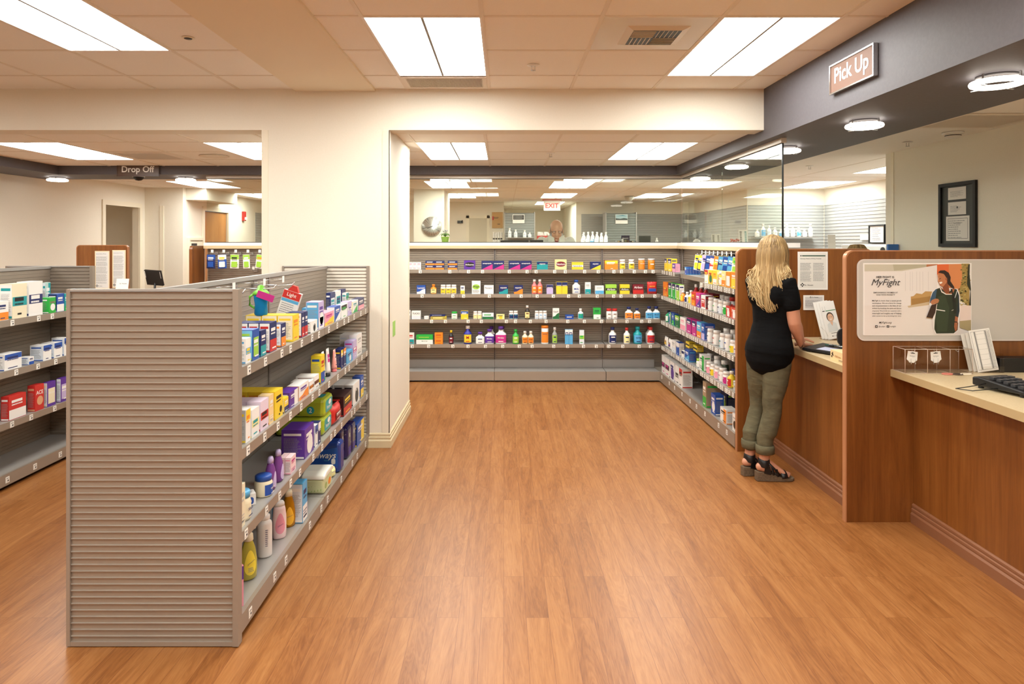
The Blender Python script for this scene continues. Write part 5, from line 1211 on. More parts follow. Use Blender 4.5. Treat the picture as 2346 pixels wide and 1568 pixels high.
# baby toiletries on the deck, built larger than the rest
def pump():
    t = thing('shampoo_bottle', 'yellow baby shampoo pump bottle at the near end of the bottom deck', 'bottle', (-1.085, gy(569, 1.085), .0992), .75)
    r = .037; MB().lathe([(r*.7, 0), (r*.95, .008), (r, .04), (r*.98, .08), (r*.78, .13), (r*.5, .158), (r*.4, .165)], liquid('#e8dc62'), n=28, sy=.68).build('bottle', t)
    MB().lathe([(r*.5, .163), (r*.55, .166), (r*.5, .19), (r*.28, .198), (r*.2, .205)], cm('cr'), n=22).build('collar', t)
    MB().lathe([(.006, .20), (.006, .212), (.016, .216), (.017, .224), (.010, .23)], cm('wh'), n=18).tube([(0, 0, .221), (.012, -.014, .222), (.02, -.024, .217)], .005, cm('wh')).build('pump_head', t)
    MB().tube([(0, 0, .01), (0, 0, .165)], .0025, cm('cr')).build('dip_tube', t)
    mb = MB(); PR = [(r*.7, 0), (r*.95, .008), (r, .04), (r*.98, .08), (r*.78, .13), (r*.5, .158)]
    wrap(mb, PR, .68, .075, .024, .052, cm('#f4e04c'), 'd'); M = face_M((0, -r*.68-.0035, .078), (1, 0, 0), (0, 0, 1))
    put_text(mb, "Johnson's", cm('na'), M @ Matrix.Rotation(.5, 4, 'Z'), width=.036, shear=.3); textlines(mb, -.012, -.04, .012, -.02, 3, INK, M, .4, 2); mb.build('label', t)
pump()
t = thing('powder_bottle', 'plain white baby powder bottle on the bottom deck', 'bottle', (-1.09, gy(606, 1.09), .0992), .4)
MB().lathe([(.029, 0), (.033, .006), (.033, .148), (.030, .158), (.022, .164), (.021, .168)], cm('wh'), n=28, sy=.8).build('bottle', t); MB().lathe([(.022, .168), (.024, .171), (.024, .186), (.018, .192), (.004, .194)], cm('wh'), n=22, sy=.85).build('cap', t)
mb = MB(); M = face_M((.004, -.0272, .09), (1, .1, 0), (0, 0, 1)); textlines(mb, -.002, -.04, .010, .04, 9, cm('na'), M, .4, 3); mb.build('print', t)
t = thing('lotion_bottle', 'pale pink baby lotion bottle between powder and amber shampoo', 'bottle', (-1.085, gy(640, 1.085), .0992), .55)
MB().lathe([(.026, 0), (.031, .006), (.033, .04), (.033, .1), (.029, .14), (.025, .155)], cm('#f5dcdd'), n=28, sy=.62).build('bottle', t); MB().lathe([(.0255, .155), (.024, .17), (.017, .18), (.004, .183)], cm('wh'), n=22, sy=.62).build('cap', t)
mb = MB(); wrap(mb, [(.026, 0), (.031, .006), (.033, .04), (.033, .1), (.029, .14), (.025, .155)], .62, .075, .022, .05, cm('pk'), 'd')
put_text(mb, "Johnson's", cm('na'), face_M((0, -.0232, .068), (1, 0, 0), (0, 0, 1)) @ Matrix.Rotation(.4, 4, 'Z'), width=.03, shear=.3); mb.build('label', t)
t = pose('tear', 'shampoo_bottle', 'amber baby shampoo bottle with cream cap on the bottom deck', 'bottle', -1.085, gy(661, 1.085), .098, .55, .068, .185, .05, ('#e39a1e', '#f2b836', 'na', 'cr'), '', "Johnson's")
t = thing('toothpaste_tube', 'purple and pink tube cut off by the gondola upright, bottom deck', 'tube', (-1.045, gy(549.5, 1.045)-.02, .0992), .7); make('box', t, .034, .16, .03, ('pk', 'pu', 'wh'), 't', None, 4)
# front pedialyte lettering
t = thing('wipes_tub', 'pale green baby wipes tub with white lid on the bottom deck', 'tub', (-1.078, 3.93, .0992), math.pi/2)
MB().prism([(-.085, 0), (.085, 0), (.10, .085), (-.10, .085)], -.06, .06, 'y', mat('#d3dcae', .35)).build('tub', t, bevel=.012)
MB().prism([(-.107, .086), (.107, .086), (.10, .108), (.05, .122), (-.05, .122), (-.10, .108)], -.067, .067, 'y', mat('#efeee2', .3)).build('lid', t, bevel=.008)
mb = MB(); M = face_M((-.1, 0, .04), (0, -1, 0), (0, 0, 1))
for i in range(12): disc(mb, -.045+(i % 6)*.018, -.02+(i//6)*.03, .003, .006, cm('#9db36a'), face_M((-.0945, 0, .04), (0, -1, .17), (.17, 0, 1)), 6)
M = face_M((.0, -.0607, .04), (1, 0, 0), (0, 0, 1)); disc(mb, .03, 0, .03, .02, cm('orr'), M, 12); disc(mb, -.05, 0, .025, .018, cm('#9db36a'), M, 10); mb.build('print', t)
pose('bag', 'wipes_pack', 'small crumpled pale yellow pack lying on the bottom deck', 'pack', -1.06, 4.12, .0992, 1.2, .10, .055, .05, ('#eaeaa6', '#eaeaa6', 'gy'), '')
# stacked diaper packs (turned so their long side faces the camera)
for i, (z, l, dx) in enumerate(((.4135, 'lower green and yellow diaper pack with a white 2, on the third shelf', 0), (.5215, 'upper green and yellow diaper pack with a white 2, stacked on the lower', .006))):
    t = thing('diaper_pack', l, 'diaper pack', (-1.175+dx, 3.99, z), 0, group='green diaper packs stacked on the gondola third shelf')
    mb = MB(); mb.box(-.14, -.10, 0, .14, .10, .107, mat('#a9b82e', .3)); o = mb.build('pack', t, bevel=.022)
    mb = MB(); M = face_M((0, -.1006, .054), (1, 0, 0), (0, 0, 1)); sx = 1 if i else -1
    disc(mb, .06*sx, -.012, .022, .022, cm('te'), M, 20); put_text(mb, '2', M_WHITE, M @ Matrix.Translation((.06*sx, -.012, .0006)), height=.026, bold=.02)
    textlines(mb, -.05, .01, .06, .035, 3, cm('dg'), M, .4, 4); disc(mb, -.01, -.03, .007, .007, cm('br'), M, 12); mb.build('print', t)
    mb = MB(); M = face_M((.1406, 0, .054), (0, 1, 0), (0, 0, 1)); flat(mb, rrect(-.075, -.035, .075, .035, .02), cm('te'), M); put_text(mb, 'Pampers', M_WHITE, M @ Matrix.Translation((0, -.012, .0006)), width=.1, bold=.01); disc(mb, .02, .014, .03, .015, cm('wh'), M @ Matrix.Translation((0, 0, .0005)), 14)
    if not i: rect(mb, -.09, .0, .09, .002, cm('te'), M)
    mb.build('end_print', t)
    if i: M = face_M((0, 0, .1076), (1, 0, 0), (0, 1, 0)); mb = MB(); flat(mb, rrect(-.02, -.08, .11, .08, .03), cm('#b06a3f'), M); flat(mb, rrect(.05, -.06, .12, .03, .02), cm('te'), M @ Matrix.Translation((0, 0, .0005))); mb.build('top_print', t)
    else: mb = MB(); M = face_M((0, 0, .1074), (1, 0, 0), (0, 1, 0)); rect(mb, -.115, -.08, .115, .08, cm('te'), M); mb.build('top_print', t)
# sanitary pads
t = thing('pad_pack', 'blue pack of maxi pads with white script on the bottom deck', 'pad pack', (-1.112, 4.25, .0992), 0)
MB().box(-.13, -.055, 0, .10, .055, .19, mat('#1d3a86', .25)).build('pack', t, bevel=.02)
mb = MB(); M = face_M((-.015, -.0556, .11), (1, 0, 0), (0, 0, 1)); flat(mb, [(-.10, -.08), (.10, -.08), (.10, .05), (.0, .03), (-.10, .02)], cm('#1b4fa8'), M)
put_text(mb, 'always', M_WHITE, M @ Matrix.Translation((.02, -.005, .0006)), width=.14, shear=.25, bold=.01); put_text(mb, 'MAXI', cm('sk'), M @ Matrix.Translation((.03, -.032, .0006)), width=.03)
flat(mb, rrect(.06, -.055, .085, -.02, .01), cm('pa'), M @ Matrix.Translation((0, 0, .0005))); rect(mb, -.10, -.08, .09, -.07, cm('pu'), M @ Matrix.Translation((0, 0, .0004))); mb.build('print', t)
for i, (x, y, z, rz, w_, h_, d_, l) in enumerate(((-1.14, 4.38, .0992, 0, .20, .23, .10, 'dark blue starry pad pack standing behind the script pack'), (-1.08, 4.51, .0992, .0, .11, .21, .12, 'upright dark purple starry pad pack, nearer of two'), (-1.08, 4.64, .0992, 0, .11, .20, .12, 'upright dark purple starry pad pack, farther of two'))):
    t = thing('pad_pack', l, 'pad pack', (x, y, z), rz); MB().box(-w_/2, -d_/2, 0, w_/2, d_/2, h_, mat('#1a1650', .2)).build('pack', t, bevel=.02)
    mb = MB(); rg = random.Random(i); M = face_M((0, -d_/2-.0006, 0), (1, 0, 0), (0, 0, 1)); M2 = face_M((w_/2+.0006, 0, 0), (0, 1, 0), (0, 0, 1))
    for k in range(16): disc(mb, rg.uniform(-w_*.4, w_*.4), rg.uniform(.02, h_-.02), .0016, .0016, M_WHITE, M, 5); disc(mb, rg.uniform(-d_*.4, d_*.4), rg.uniform(.02, h_-.02), .0016, .0016, M_WHITE, M2, 5)
    disc(mb, 0, h_*.7, .012, .016, cm('gy'), M2, 10); flat(mb, rrect(-d_*.3, h_*.1, d_*.3, h_*.35, .01), cm('#3b2f8a'), M2); mb.build('print', t)
# hooks on the spine with what hangs from them
def hook(x, y, z, dx, label, dy=0, n=1):
    t = thing('display_hook', label, 'hook', (x, y, z), 0, group='wire display hooks')
    e = Vector((dx, dy, .0)); MB().tube([(0, 0, 0), (e.x*.6, e.y*.6, -.004), (e.x*.93, e.y*.93, 0), (e.x, e.y, .018)], .0028, M_CHROME, 8).build('prong', t)
    MB().tube([(0, 0, .02), (e.x*.7, e.y*.7, .03)], .0018, M_CHROME, 6).build('label_arm', t)
    nx = 1 if dx > 0 else (-1 if dx < 0 else 0)
    if dy: MB().box(-.014, e.y*.7-.001, .012, .014, e.y*.7+.001, .046, M_TAG).build('price_plate', t)
    else: MB().box(e.x*.7-.001, -.014, .012, e.x*.7+.001, .014, .046, M_TAG).build('price_plate', t)
    MB().box(-.004*nx-.001 if nx else -.02, -.02 if nx else -.001, -.02, .003 if nx else .02, .02 if nx else .003, .02, M_CHROME).build('back_plate', t)
    return t
hook(-1.305, 2.98, 1.306, .17, 'empty wire hook nearest the end panel on the gondola top')
hook(-1.305, 3.30, 1.306, .20, 'wire hook holding the blue spill cup')
hook(-1.305, 3.56, 1.306, .21, 'wire hook holding the red and white packet')
hook(-1.308, 2.75, 1.02+.10, .12, 'empty wire hook just above the top shelf near the end panel')
t = thing('toddler_cup', 'blue toddler cup with green lid hanging from a gondola hook', 'cup', (-1.185, 3.31, 1.1725), 0)
MB().lathe([(.028, 0), (.032, .01), (.029, .05), (.034, .085), (.035, .10)], liquid('#1f8fd0'), n=24).build('cup', t); MB().lathe([(.037, .10), (.038, .112), (.028, .122), (.02, .126), (.013, .145), (.006, .148)], cm('#7ac943'), n=24).build('lid', t)
MB().tube([(-.034, 0, .105), (-.055, 0, .09), (-.055, 0, .05), (-.03, 0, .035)], .006, cm('#7ac943')).build('handle', t)
MB().box(-.042, -.04, .085, .042, -.037, .118, cm('mg'), Matrix.Rotation(.35, 4, 'Y')).tube([(0, 0, .12), (0, 0, .13)], .001, M_WHITE, 5).build('band', t)
t = thing('blister_card', 'white packet with red header hanging tilted from a gondola hook', 'blister pack', (-1.15, 3.56, 1.128), 0)
M = Matrix.Rotation(.32, 4, 'Y'); MB().box(-.048, -.012, 0, .048, .012, .15, cm('wh'), M).build('packet', t); mb = MB(); P = M @ face_M((0, -.0126, 0), (1, 0, 0), (0, 0, 1)); rect(mb, -.047, .108, .047, .149, cm('re'), P); put_text(mb, 'Light', M_WHITE, P @ Matrix.Translation((0, .128, .0006)), width=.05, bold=.01); rect(mb, -.046, .09, .046, .106, cm('sk'), P); textlines(mb, -.04, .03, .03, .085, 5, INK, P, .35, 7); rect(mb, -.04, .004, .04, .016, cm('pu'), P); mb.build('print', t)
MB().prism([(-.03, 0), (.03, 0), (.012, .03), (-.012, .03)], -.012, .012, 'y', cm('re'), M @ Matrix.Translation((0, 0, .1505))).build('header', t)

# ---- left gondola
L1 = 'on the far left gondola top shelf'; L2 = 'on the far left gondola second shelf'; L3 = 'on the far left gondola third shelf'
lf = -3.085
side_row(L1, 1.045, [
 ('box', 28, 62, .22, .08, 'tall cream box', ('cr', 'te', 'bk'), 'm', None, 'wh'),
 ('box', 66, 98, .225, .08, 'tall white box with navy band', ('wh', 'na', 'wh'), 'm', None, 'wh'),
 ('box', 112, 128, .105, .09, 'green bandage box', ('gr', 'wh', 'mg'), 'c', 'CURAD', 'gr'),
 ('box', 130, 147, .125, .06, 'blue and white bandage box', ('bl', 'wh', 'wh'), 'b', None, 'na'),
 ('box', 148, 156, .12, .06, 'green and teal box', ('te', 'gr', 'wh'), 'w', None, 'te'),
 ('box', 104, 116, .20, .02, 'pale aqua envelope pack standing at the back', ('#b9d6cf', 'te', 'wh'), 'v', None, 'pa', 1, 0, .12),
 ('box', -10, 20, .12, .08, 'orange and white bandage box', ('wh', 'orr', 'na'), 'b', None, 'wh')], lf, 1)
side_row(L2, .73, [
 ('box', 66, 78, .05, .06, 'flat white and blue carton', ('wh', 'bl', 'na'), 'b', None, 'pa'),
 ('box', 99, 118, .105, .09, 'blue and white gauze box, nearest,', ('wh', 'bl', 'na'), 't', None, 'pa'),
 ('box', 124, 143, .105, .09, 'blue and white gauze box, middle,', ('wh', 'bl', 'na'), 't', None, 'pa'),
 ('box', 147, 160, .125, .09, 'blue and white gauze box, farthest,', ('wh', 'bl', 'na'), 't', None, 'pa'),
 ('box', 10, 50, .10, .08, 'white gauze box with blue lid', ('wh', 'bl', 'na'), 't', None, 'wh')], lf, 1)
for i, (px, h_) in enumerate(((89, .04), (114, .04), (138, .04))):
    pass
side_row(L3, .412, [
 ('box', 80, 101, .17, .05, 'red bandage box lettered ACE', ('re', '#d9a27c', 'wh'), 'c', 'ACE', 're'),
 ('box', 108, 128, .165, .03, 'purple cold pack box', ('pu', 'cr', 'wh'), 's', 'cold pack', 'pa'),
 ('box', 139, 156, .165, .03, 'purple knee support box', ('pu', 'li', 'wh'), 's', None, 'pa'),
 ('box', 20, 60, .15, .05, 'red and white support box', ('re', 'wh', 'wh'), 'b', None, 're')], lf, 1)
# ---- drop off hooks and packets
DO = [('na', 'bl', 'wh', 'navy packet with white header'), ('bl', 'wh', 'ye', 'royal blue packet with a white figure'), ('wh', 'lg', 'bk', 'lime and white packet with black clip'), ('wh', 'lg', 'wh', 'white packet with green phone print'), ('wh', 'lg', 'orr', 'white and lime packet with rose stripes')]
ub = [o for o in bpy.data.objects if o.get('label', '').startswith('long taupe')][0]
for i, (a, b, c, l) in enumerate(DO):
    px = (484, 510.5, 538, 566, 593)[i]; X = (px-VX)*7.56/F; hook(X, 7.69, 1.40, 0, f'wire hook holding the {l}', -.15)
    t = stock('card', l, 'hanging at the drop off display', (X, 7.55, 1.235), 0, .095 if i < 3 else .075, .155, .01, (a, b, c), 'tL' if i else 't', None, tilt=(0, (.02, -.03, .02, -.04, .12)[i], 0))
hook((576-VX)*7.56/F, 7.69, 1.21, 0, 'empty wire hook under the drop off packets', -.10)

# ---- right hand unit under the glass
Q1 = 'on the right unit top shelf'; Q2 = 'on the right unit second shelf'; Q3 = 'on the right unit third shelf'; Q4 = 'on the right unit fourth shelf'; Q5 = 'on the right unit bottom deck'
qf = 1.722
side_row(Q1, 1.2255, [
 ('box', 1522, 1528, .13, .06, 'yellow and navy carton in the corner', ('ye', 'na', 'wh'), 't', None, 'ye'),
 ('box', 1530, 1538, .13, .06, 'yellow and navy carton, second,', ('ye', 'na', 'wh'), 't', None, 'ye'),
 ('box', 1540, 1547, .085, .05, 'small purple and peach carton', ('pu', 'pk', 'wh'), 'b', None, 'pk')], qf, -1)
for i in range(5):
    stock('box', 'slim royal blue carton', Q1, (1.80+i*.028, 6.66, 1.21), -math.pi/2, .06, .075, .026, ('bl', 'sk', 'wh'), 't', None, 'bl', pre=ordinal(i, 5, False))
side_row(Q1, 1.18, [
 ('box', 1614, 1622, .115, .07, 'white and red carton at the step', ('wh', 're', 'ye'), 't', None, 'wh'),
 ('box', 1623, 1632, .115, .07, 'yellow carton with a green seal', ('ye', 'dg', 're'), 'c', None, 'ye'),
 ('box', 1633, 1642, .115, .07, 'yellow and white carton', ('ye', 'wh', 'orr'), 'b', None, 'cy'),
 ('jar', 1643, 1652, .115, .05, 'yellow vitamin jar', ('ye', 'wh', 'orr', 'wh'), ''),
 ('box', 1653, 1662, .12, .07, 'cream and orange carton', ('cy', 'orr', 'wh'), 'b', None, 'cr'),
 ('box', 1663, 1673, .12, .07, 'amber carton with white panel', ('am', 'wh', 'wh'), 's', None, 'am'),
 ('box', 1675, 1687, .125, .07, 'large yellow carton next to the wood panel', ('ye', 'orr', 'wh'), 't', None, 'cy')], qf, -1)
HC = [('wh', 'ye', 'na'), ('na', 'ye', 'wh'), ('wh', 'li', 'na'), ('na', 'bl', 'wh'), ('re', 'wh', 'wh'), ('ye', 'orr', 'wh'), ('na', 'sk', 'wh'), ('sk', 'bl', 'wh'), ('bl', 'sk', 'wh'), ('wh', 'lg', 'gr'), ('wh', 'te', 'gr'), ('na', 'lg', 'wh')]
HN = ['white and yellow', 'navy and yellow', 'white and lilac', 'navy and blue', 'red and white', 'yellow and orange', 'navy and sky', 'sky blue', 'royal blue', 'white and lime', 'white and teal', 'navy and lime']
for i, (cc, nn) in enumerate(zip(HC, HN)):
    y = 6.42-i*.118; hook(1.983, y, 1.405, -.15, f'wire hook of the {nn} card, right unit')
    for k in range(3):
        stock('card', f'{nn} blister card', 'hanging over the right unit top shelf', (1.83+k*.045, y+.012*k, 1.262 if i != 4 else 1.242), -math.pi/2, .085, .145, .01, cc, 'tL', None, pre=('front ', 'middle ', 'rear ')[k], tilt=(0, .16, -1.0+.07*(i % 4)), group=None)
side_row(Q2, .953, [
 ('box', 1519, 1528, .15, .07, 'orange carton in the corner', ('orr', 're', 'ye'), 'm', None, 'orr'),
 ('box', 1531, 1538, .155, .05, 'navy and green carton, farthest,', ('gr', 'na', 'wh'), 't', None, 'wh'),
 ('box', 1540, 1547, .155, .05, 'navy and green carton, middle,', ('gr', 'na', 'wh'), 't', None, 'wh'),
 ('box', 1549, 1556, .155, .05, 'navy and lime carton, nearest,', ('lg', 'na', 'wh'), 't', None, 'wh'),
 ('bot', 1555, 1563, .10, .04, 'short orange bottle', ('orr', 'ye', 'wh', 'wh'), ''),
 ('bot', 1565, 1572, .10, .04, 'short white bottle, farther,', ('wh', 'na', 'wh', 'wh'), ''),
 ('bot', 1573, 1581, .125, .04, 'tall cream bottle', ('cr', 'ye', 'na', 'wh'), ''),
 ('box', 1584, 1592, .12, .06, 'red and orange carton', ('re', 'orr', 'ye'), 'b', None, 'orr'),
 ('box', 1594, 1604, .12, .06, 'magenta and purple carton', ('mg', 'pu', 'wh'), 'd', None, 'mg'),
 ('box', 1606, 1616, .115, .07, 'white and dark red carton', ('wh', 're', 'wh'), 's', None, 'ma'),
 ('jar', 1618, 1627, .11, .05, 'white jar with black numerals', ('wh', 'wh', 'bk', 'wh'), ''),
 ('jar', 1630, 1639, .11, .05, 'white jar with green text', ('wh', 'wh', 'gr', 'wh'), ''),
 ('jar', 1641, 1650, .11, .05, 'white jar with grey text', ('wh', 'pa', 'na', 'wh'), ''),
 ('jar', 1652, 1661, .11, .05, 'white jar with green columns', ('wh', 'gr', 'wh', 'wh'), ''),
 ('box', 1663, 1673, .085, .06, 'coral and white carton', ('re', 'wh', 'wh'), 'c', None, 'orr'),
 ('box', 1675, 1687, .085, .06, 'coral carton next to the wood panel', ('#d4493a', 'wh', 'wh'), 'c', None, '#d4493a')], qf, -1)
side_row(Q2, .953, [
 ('bot', 1583, 1592, .17, .05, 'red liquid bottle in the back row, farthest,', ('#b32a2a', 'wh', 're', 'wh'), '', None, None, 1, 0, .10),
 ('bot', 1594, 1603, .17, .05, 'red liquid bottle in the back row, middle,', ('#b32a2a', 'wh', 're', 'wh'), '', None, None, 1, 0, .10),
 ('bot', 1605, 1614, .17, .05, 'red liquid bottle in the back row, nearest,', ('#b32a2a', 'wh', 're', 'wh'), '', None, None, 1, 0, .10),
 ('box', 1617, 1624, .12, .06, 'maroon carton in the back row, farther,', ('ma', 're', 'wh'), 'b', None, 'ma', 1, 0, .1),
 ('box', 1626, 1633, .12, .06, 'maroon carton in the back row, nearer,', ('ma', 'ye', 'wh'), 'b', None, 'ma', 1, 0, .1),
 ('jar', 1645, 1652, .13, .05, 'white jar in the back row, farthest,', ('wh', 'pa', 'na', 'wh'), '', None, None, 1, 0, .1),
 ('jar', 1656, 1663, .13, .05, 'white jar in the back row, middle,', ('wh', 'pk', 'na', 'wh'), '', None, None, 1, 0, .1),
 ('jar', 1667, 1675, .13, .05, 'red and white jar in the back row, nearest,', ('wh', 're', 'wh', 're'), '', None, None, 1, 0, .1)], qf, -1)
side_row(Q3, .682, [
 ('bot', 1521, 1529, .12, .05, 'green bottle in the corner', ('#1fa56b', 'wh', 'gr', 'bk'), ''),
 ('box', 1532, 1537, .12, .05, 'blue and lime carton, farthest,', ('bl', 'lg', 'wh'), 'v', None, 'bl'),
 ('box', 1539, 1544, .12, .05, 'blue and green carton, second,', ('bl', 'gr', 'wh'), 'b', None, 'bl'),
 ('box', 1546, 1556, .115, .05, 'dark green carton', ('dg', 'lg', 'wh'), 't', None, 'dg'),
 ('box', 1558, 1570, .12, .05, 'white and pink carton', ('wh', 'pk', 'pk'), 'b', None, 'wh'),
 ('box', 1573, 1583, .135, .06, 'navy and magenta carton, farther,', ('mg', 'na', 'wh'), 't', None, 'mg'),
 ('box', 1585, 1594, .135, .06, 'navy and magenta carton, nearer,', ('mg', 'na', 'wh'), 't', None, 'mg'),
 ('box', 1596, 1606, .14, .06, 'white and orange blue carton', ('sk', 'orr', 'wh'), 'b', None, 'wh'),
 ('box', 1607, 1614, .14, .09, 'deep blue carton with lilac foot', ('bl', 'li', 'wh'), 'b', None, 'bl'),
 ('jar', 1616, 1625, .115, .05, 'white jar, first,', ('wh', 'wh', 'na', 'wh'), ''),
 ('jar', 1627, 1641, .12, .05, 'wide white jar with red panel', ('wh', 'wh', 're', 'wh'), ''),
 ('jar', 1644, 1654, .12, .05, 'white jar, third,', ('wh', 'pa', 'te', 'wh'), ''),
 ('jar', 1656, 1666, .13, .05, 'white jar with blue mark', ('wh', 'wh', 'bl', 'wh'), ''),
 ('jar', 1668, 1677, .10, .05, 'white jar with yellow and green label', ('wh', 'ye', 'gr', 'wh'), ''),
 ('jar', 1679, 1688, .10, .05, 'white jar with pale pink label by the panel', ('wh', '#f0e3e6', 'pu', 'wh'), ''),
 ('jar', 1653, 1661, .135, .05, 'tall white jar in the back row, farther,', ('wh', 'wh', 'na', 'wh'), '', None, None, 1, 0, .09),
 ('jar', 1668, 1678, .145, .05, 'tall white jar in the back row, nearer,', ('wh', 'ye', 'na', 'wh'), '', None, None, 1, 0, .09)], qf, -1)
side_row(Q4, .412, [
 ('bag', 1521, 1528, .11, .03, 'white and yellow patterned bag, farther,', ('wh', 'ye', 'pu'), 's'),
 ('bag', 1530, 1537, .11, .03, 'white and yellow patterned bag, nearer,', ('wh', 'pu', 'ye'), 's'),
 ('box', 1539, 1547, .12, .05, 'white carton in the corner', ('wh', 'pa', 'gy'), 'b', None, 'wh'),
 ('box', 1549, 1556, .125, .05, 'blue carton standing askew', ('bl', 'wh', 'wh'), 't', None, 'wh'),
 ('box', 1561, 1567, .07, .06, 'low navy and white carton', ('wh', 'na', 'na'), 't', None, 'pa'),
 ('box', 1569, 1579, .105, .06, 'blue carton below the yellow ones', ('bl', 'sk', 'wh'), 'w', None, 'bl'),
 ('box', 1571, 1579, .055, .06, 'yellow house shaped carton, farther,', ('ye', 'bk', 'bk'), 'm', None, 'ye', 1, .10, .05),
 ('box', 1588, 1597, .055, .06, 'yellow house shaped carton, nearer,', ('ye', 'bk', 'bk'), 'm', None, 'ye', 1, .10, .06),
 ('jar', 1591, 1600, .075, .05, 'small white jar with lime cap', ('wh', 'wh', 'gr', 'lg'), ''),
 ('box', 1602, 1613, .135, .06, 'tall white and green carton', ('wh', 'gr', 'dg'), 'vL', None, 'wh'),
 ('jar', 1615, 1622, .10, .05, 'white jar, first,', ('wh', 'pk', 'br', 'wh'), ''),
 ('jar', 1624, 1631, .10, .05, 'white jar with yellow foot', ('wh', 'ye', 'br', 'wh'), ''),
 ('jar', 1633, 1641, .105, .05, 'white jar with salmon label', ('wh', 'pk', 'wh', 'wh'), ''),
 ('jar', 1644, 1651, .11, .05, 'white jar with pink text', ('wh', 'wh', 'mg', 'wh'), ''),
 ('jar', 1653, 1660, .10, .05, 'white and raspberry jar', ('wh', 'mg', 'wh', 'wh'), ''),
 ('bot', 1662, 1672, .125, .05, 'yellow and red bottle', ('ye', 're', 'wh', 'wh'), ''),
 ('can', 1674, 1687, .075, .05, 'grey translucent tub by the panel', ('#b5b2ac', 'gy', 'ye', '#c9c6c0'), ''),
 ('jar', 1615, 1622, .13, .05, 'white jar in the back row, farthest,', ('wh', 'wh', 'gy', 'wh'), '', None, None, 1, 0, .07),
 ('jar', 1632, 1639, .14, .05, 'white jar in the back row, second,', ('wh', 'wh', 'gy', 'wh'), '', None, None, 1, 0, .08),
 ('jar', 1648, 1656, .135, .05, 'dark green jar in the back row', ('#35402f', 'wh', 'gr', 'wh'), '', None, None, 1, 0, .08),
 ('box', 1676, 1687, .10, .05, 'navy carton in the back row', ('na', 'wh', 'wh'), 'm', None, 'na', 1, 0, .11)], qf, -1)
side_row(Q5, .115, [
 ('box', 1516, 1523, .19, .10, 'white carton with black band, first,', ('wh', 'bk', 'mg'), 'm', None, 'wh'),
 ('box', 1524, 1533, .19, .10, 'white carton with black band, second,', ('wh', 'bk', 'mg'), 'm', None, 'wh'),
 ('box', 1535, 1545, .19, .12, 'white and purple carton', ('wh', 'pu', 'na'), 'c', None, 'wh'),
 ('box', 1547, 1555, .185, .12, 'white carton, fourth,', ('wh', 'gy', 'bk'), 'm', None, 'wh'),
 ('box', 1556, 1563, .185, .10, 'white carton with red top', ('wh', 're', 'bk'), 't', None, 'wh'),
 ('box', 1610, 1618, .215, .12, 'brown carton with green foot', ('#a88f74', 'gr', 'wh'), 'b', None, '#a88f74'),
 ('box', 1629, 1639, .165, .07, 'blue carton with white lines', ('bl', 'wh', 'wh'), 'c', None, 'bl'),
 ('box', 1650, 1664, .11, .09, 'white and orange carton with oval window', ('wh', 'orr', 'bk'), 'v', None, 'wh'),
 ('box', 1651, 1665, .17, .12, 'large navy carton behind the white one', ('db', 'lg', 'wh'), 'c', None, 'db', 1, 0, .11),
 ('box', 1678, 1687, .13, .06, 'white carton with oval window by the panel', ('wh', 'bk', 'gy'), 'c', None, 'wh')], qf, -1)
# ------------------------------------------------------------------ people
SKIN = mat('#c98f73', .5); SKINP = mat('#e3ad92', .5)
def chain(mb, pts, m, n=14):
    """pts: (x,y,z, ra, rb, (sx,sy,sz) side axis or None): rounded tapered limb with elliptical sections"""
    P = [Vector(p[:3]) for p in pts]; vs = []; fs = []; rings = []
    def ring(c, a, b, ra, rb): rings.append([c+a*(ra*math.cos(2*math.pi*k/n))+b*(rb*math.sin(2*math.pi*k/n)) for k in range(n)])
    N_ = len(P); T0 = P[-1]-P[0]; k0 = min(range(3), key=lambda q: abs(T0[q])); dflt = Vector([1.0 if q == k0 else 0.0 for q in range(3)])
    for i, p in enumerate(P):
        t = (P[min(i+1, N_-1)]-P[max(i-1, 0)]).normalized(); side = Vector(pts[i][5]) if len(pts[i]) > 5 and pts[i][5] else dflt
        b = t.cross(side).normalized(); a = b.cross(t).normalized()
        ra, rb = pts[i][3], pts[i][4]
        if i == 0:
            for f in (.98, .8, .45): ring(p-t*min(ra, rb)*f, a, b, ra*math.sqrt(1-f*f), rb*math.sqrt(1-f*f))
        ring(p, a, b, ra, rb)
        if i == N_-1:
            for f in (.45, .8, .98): ring(p+t*min(ra, rb)*f, a, b, ra*math.sqrt(1-f*f), rb*math.sqrt(1-f*f))
    for r in rings: vs += r
    for j in range(len(rings)-1):
        for k in range(n): fs.append((j*n+k, j*n+(k+1) % n, (j+1)*n+(k+1) % n, (j+1)*n+k))
    fs += [list(range(n))[::-1], [(len(rings)-1)*n+k for k in range(n)]]
    mb.add(vs, fs, m, None, True)
def ell(mb, c, r, m, R=None, n=18):
    vs = []; fs = []; M = Matrix.Translation(c) @ (R or Matrix())
    for j in range(n//2+1):
        ph = math.pi*j/(n//2)
        for i in range(n): th = 2*math.pi*i/n; vs.append((r[0]*math.sin(ph+1e-4)*math.cos(th), r[1]*math.sin(ph+1e-4)*math.sin(th), r[2]*math.cos(ph)))
    for j in range(n//2):
        for i in range(n): fs.append((j*n+i, (j+1)*n+i, (j+1)*n+(i+1) % n, j*n+(i+1) % n))
    mb.add(vs, fs, m, M, True)
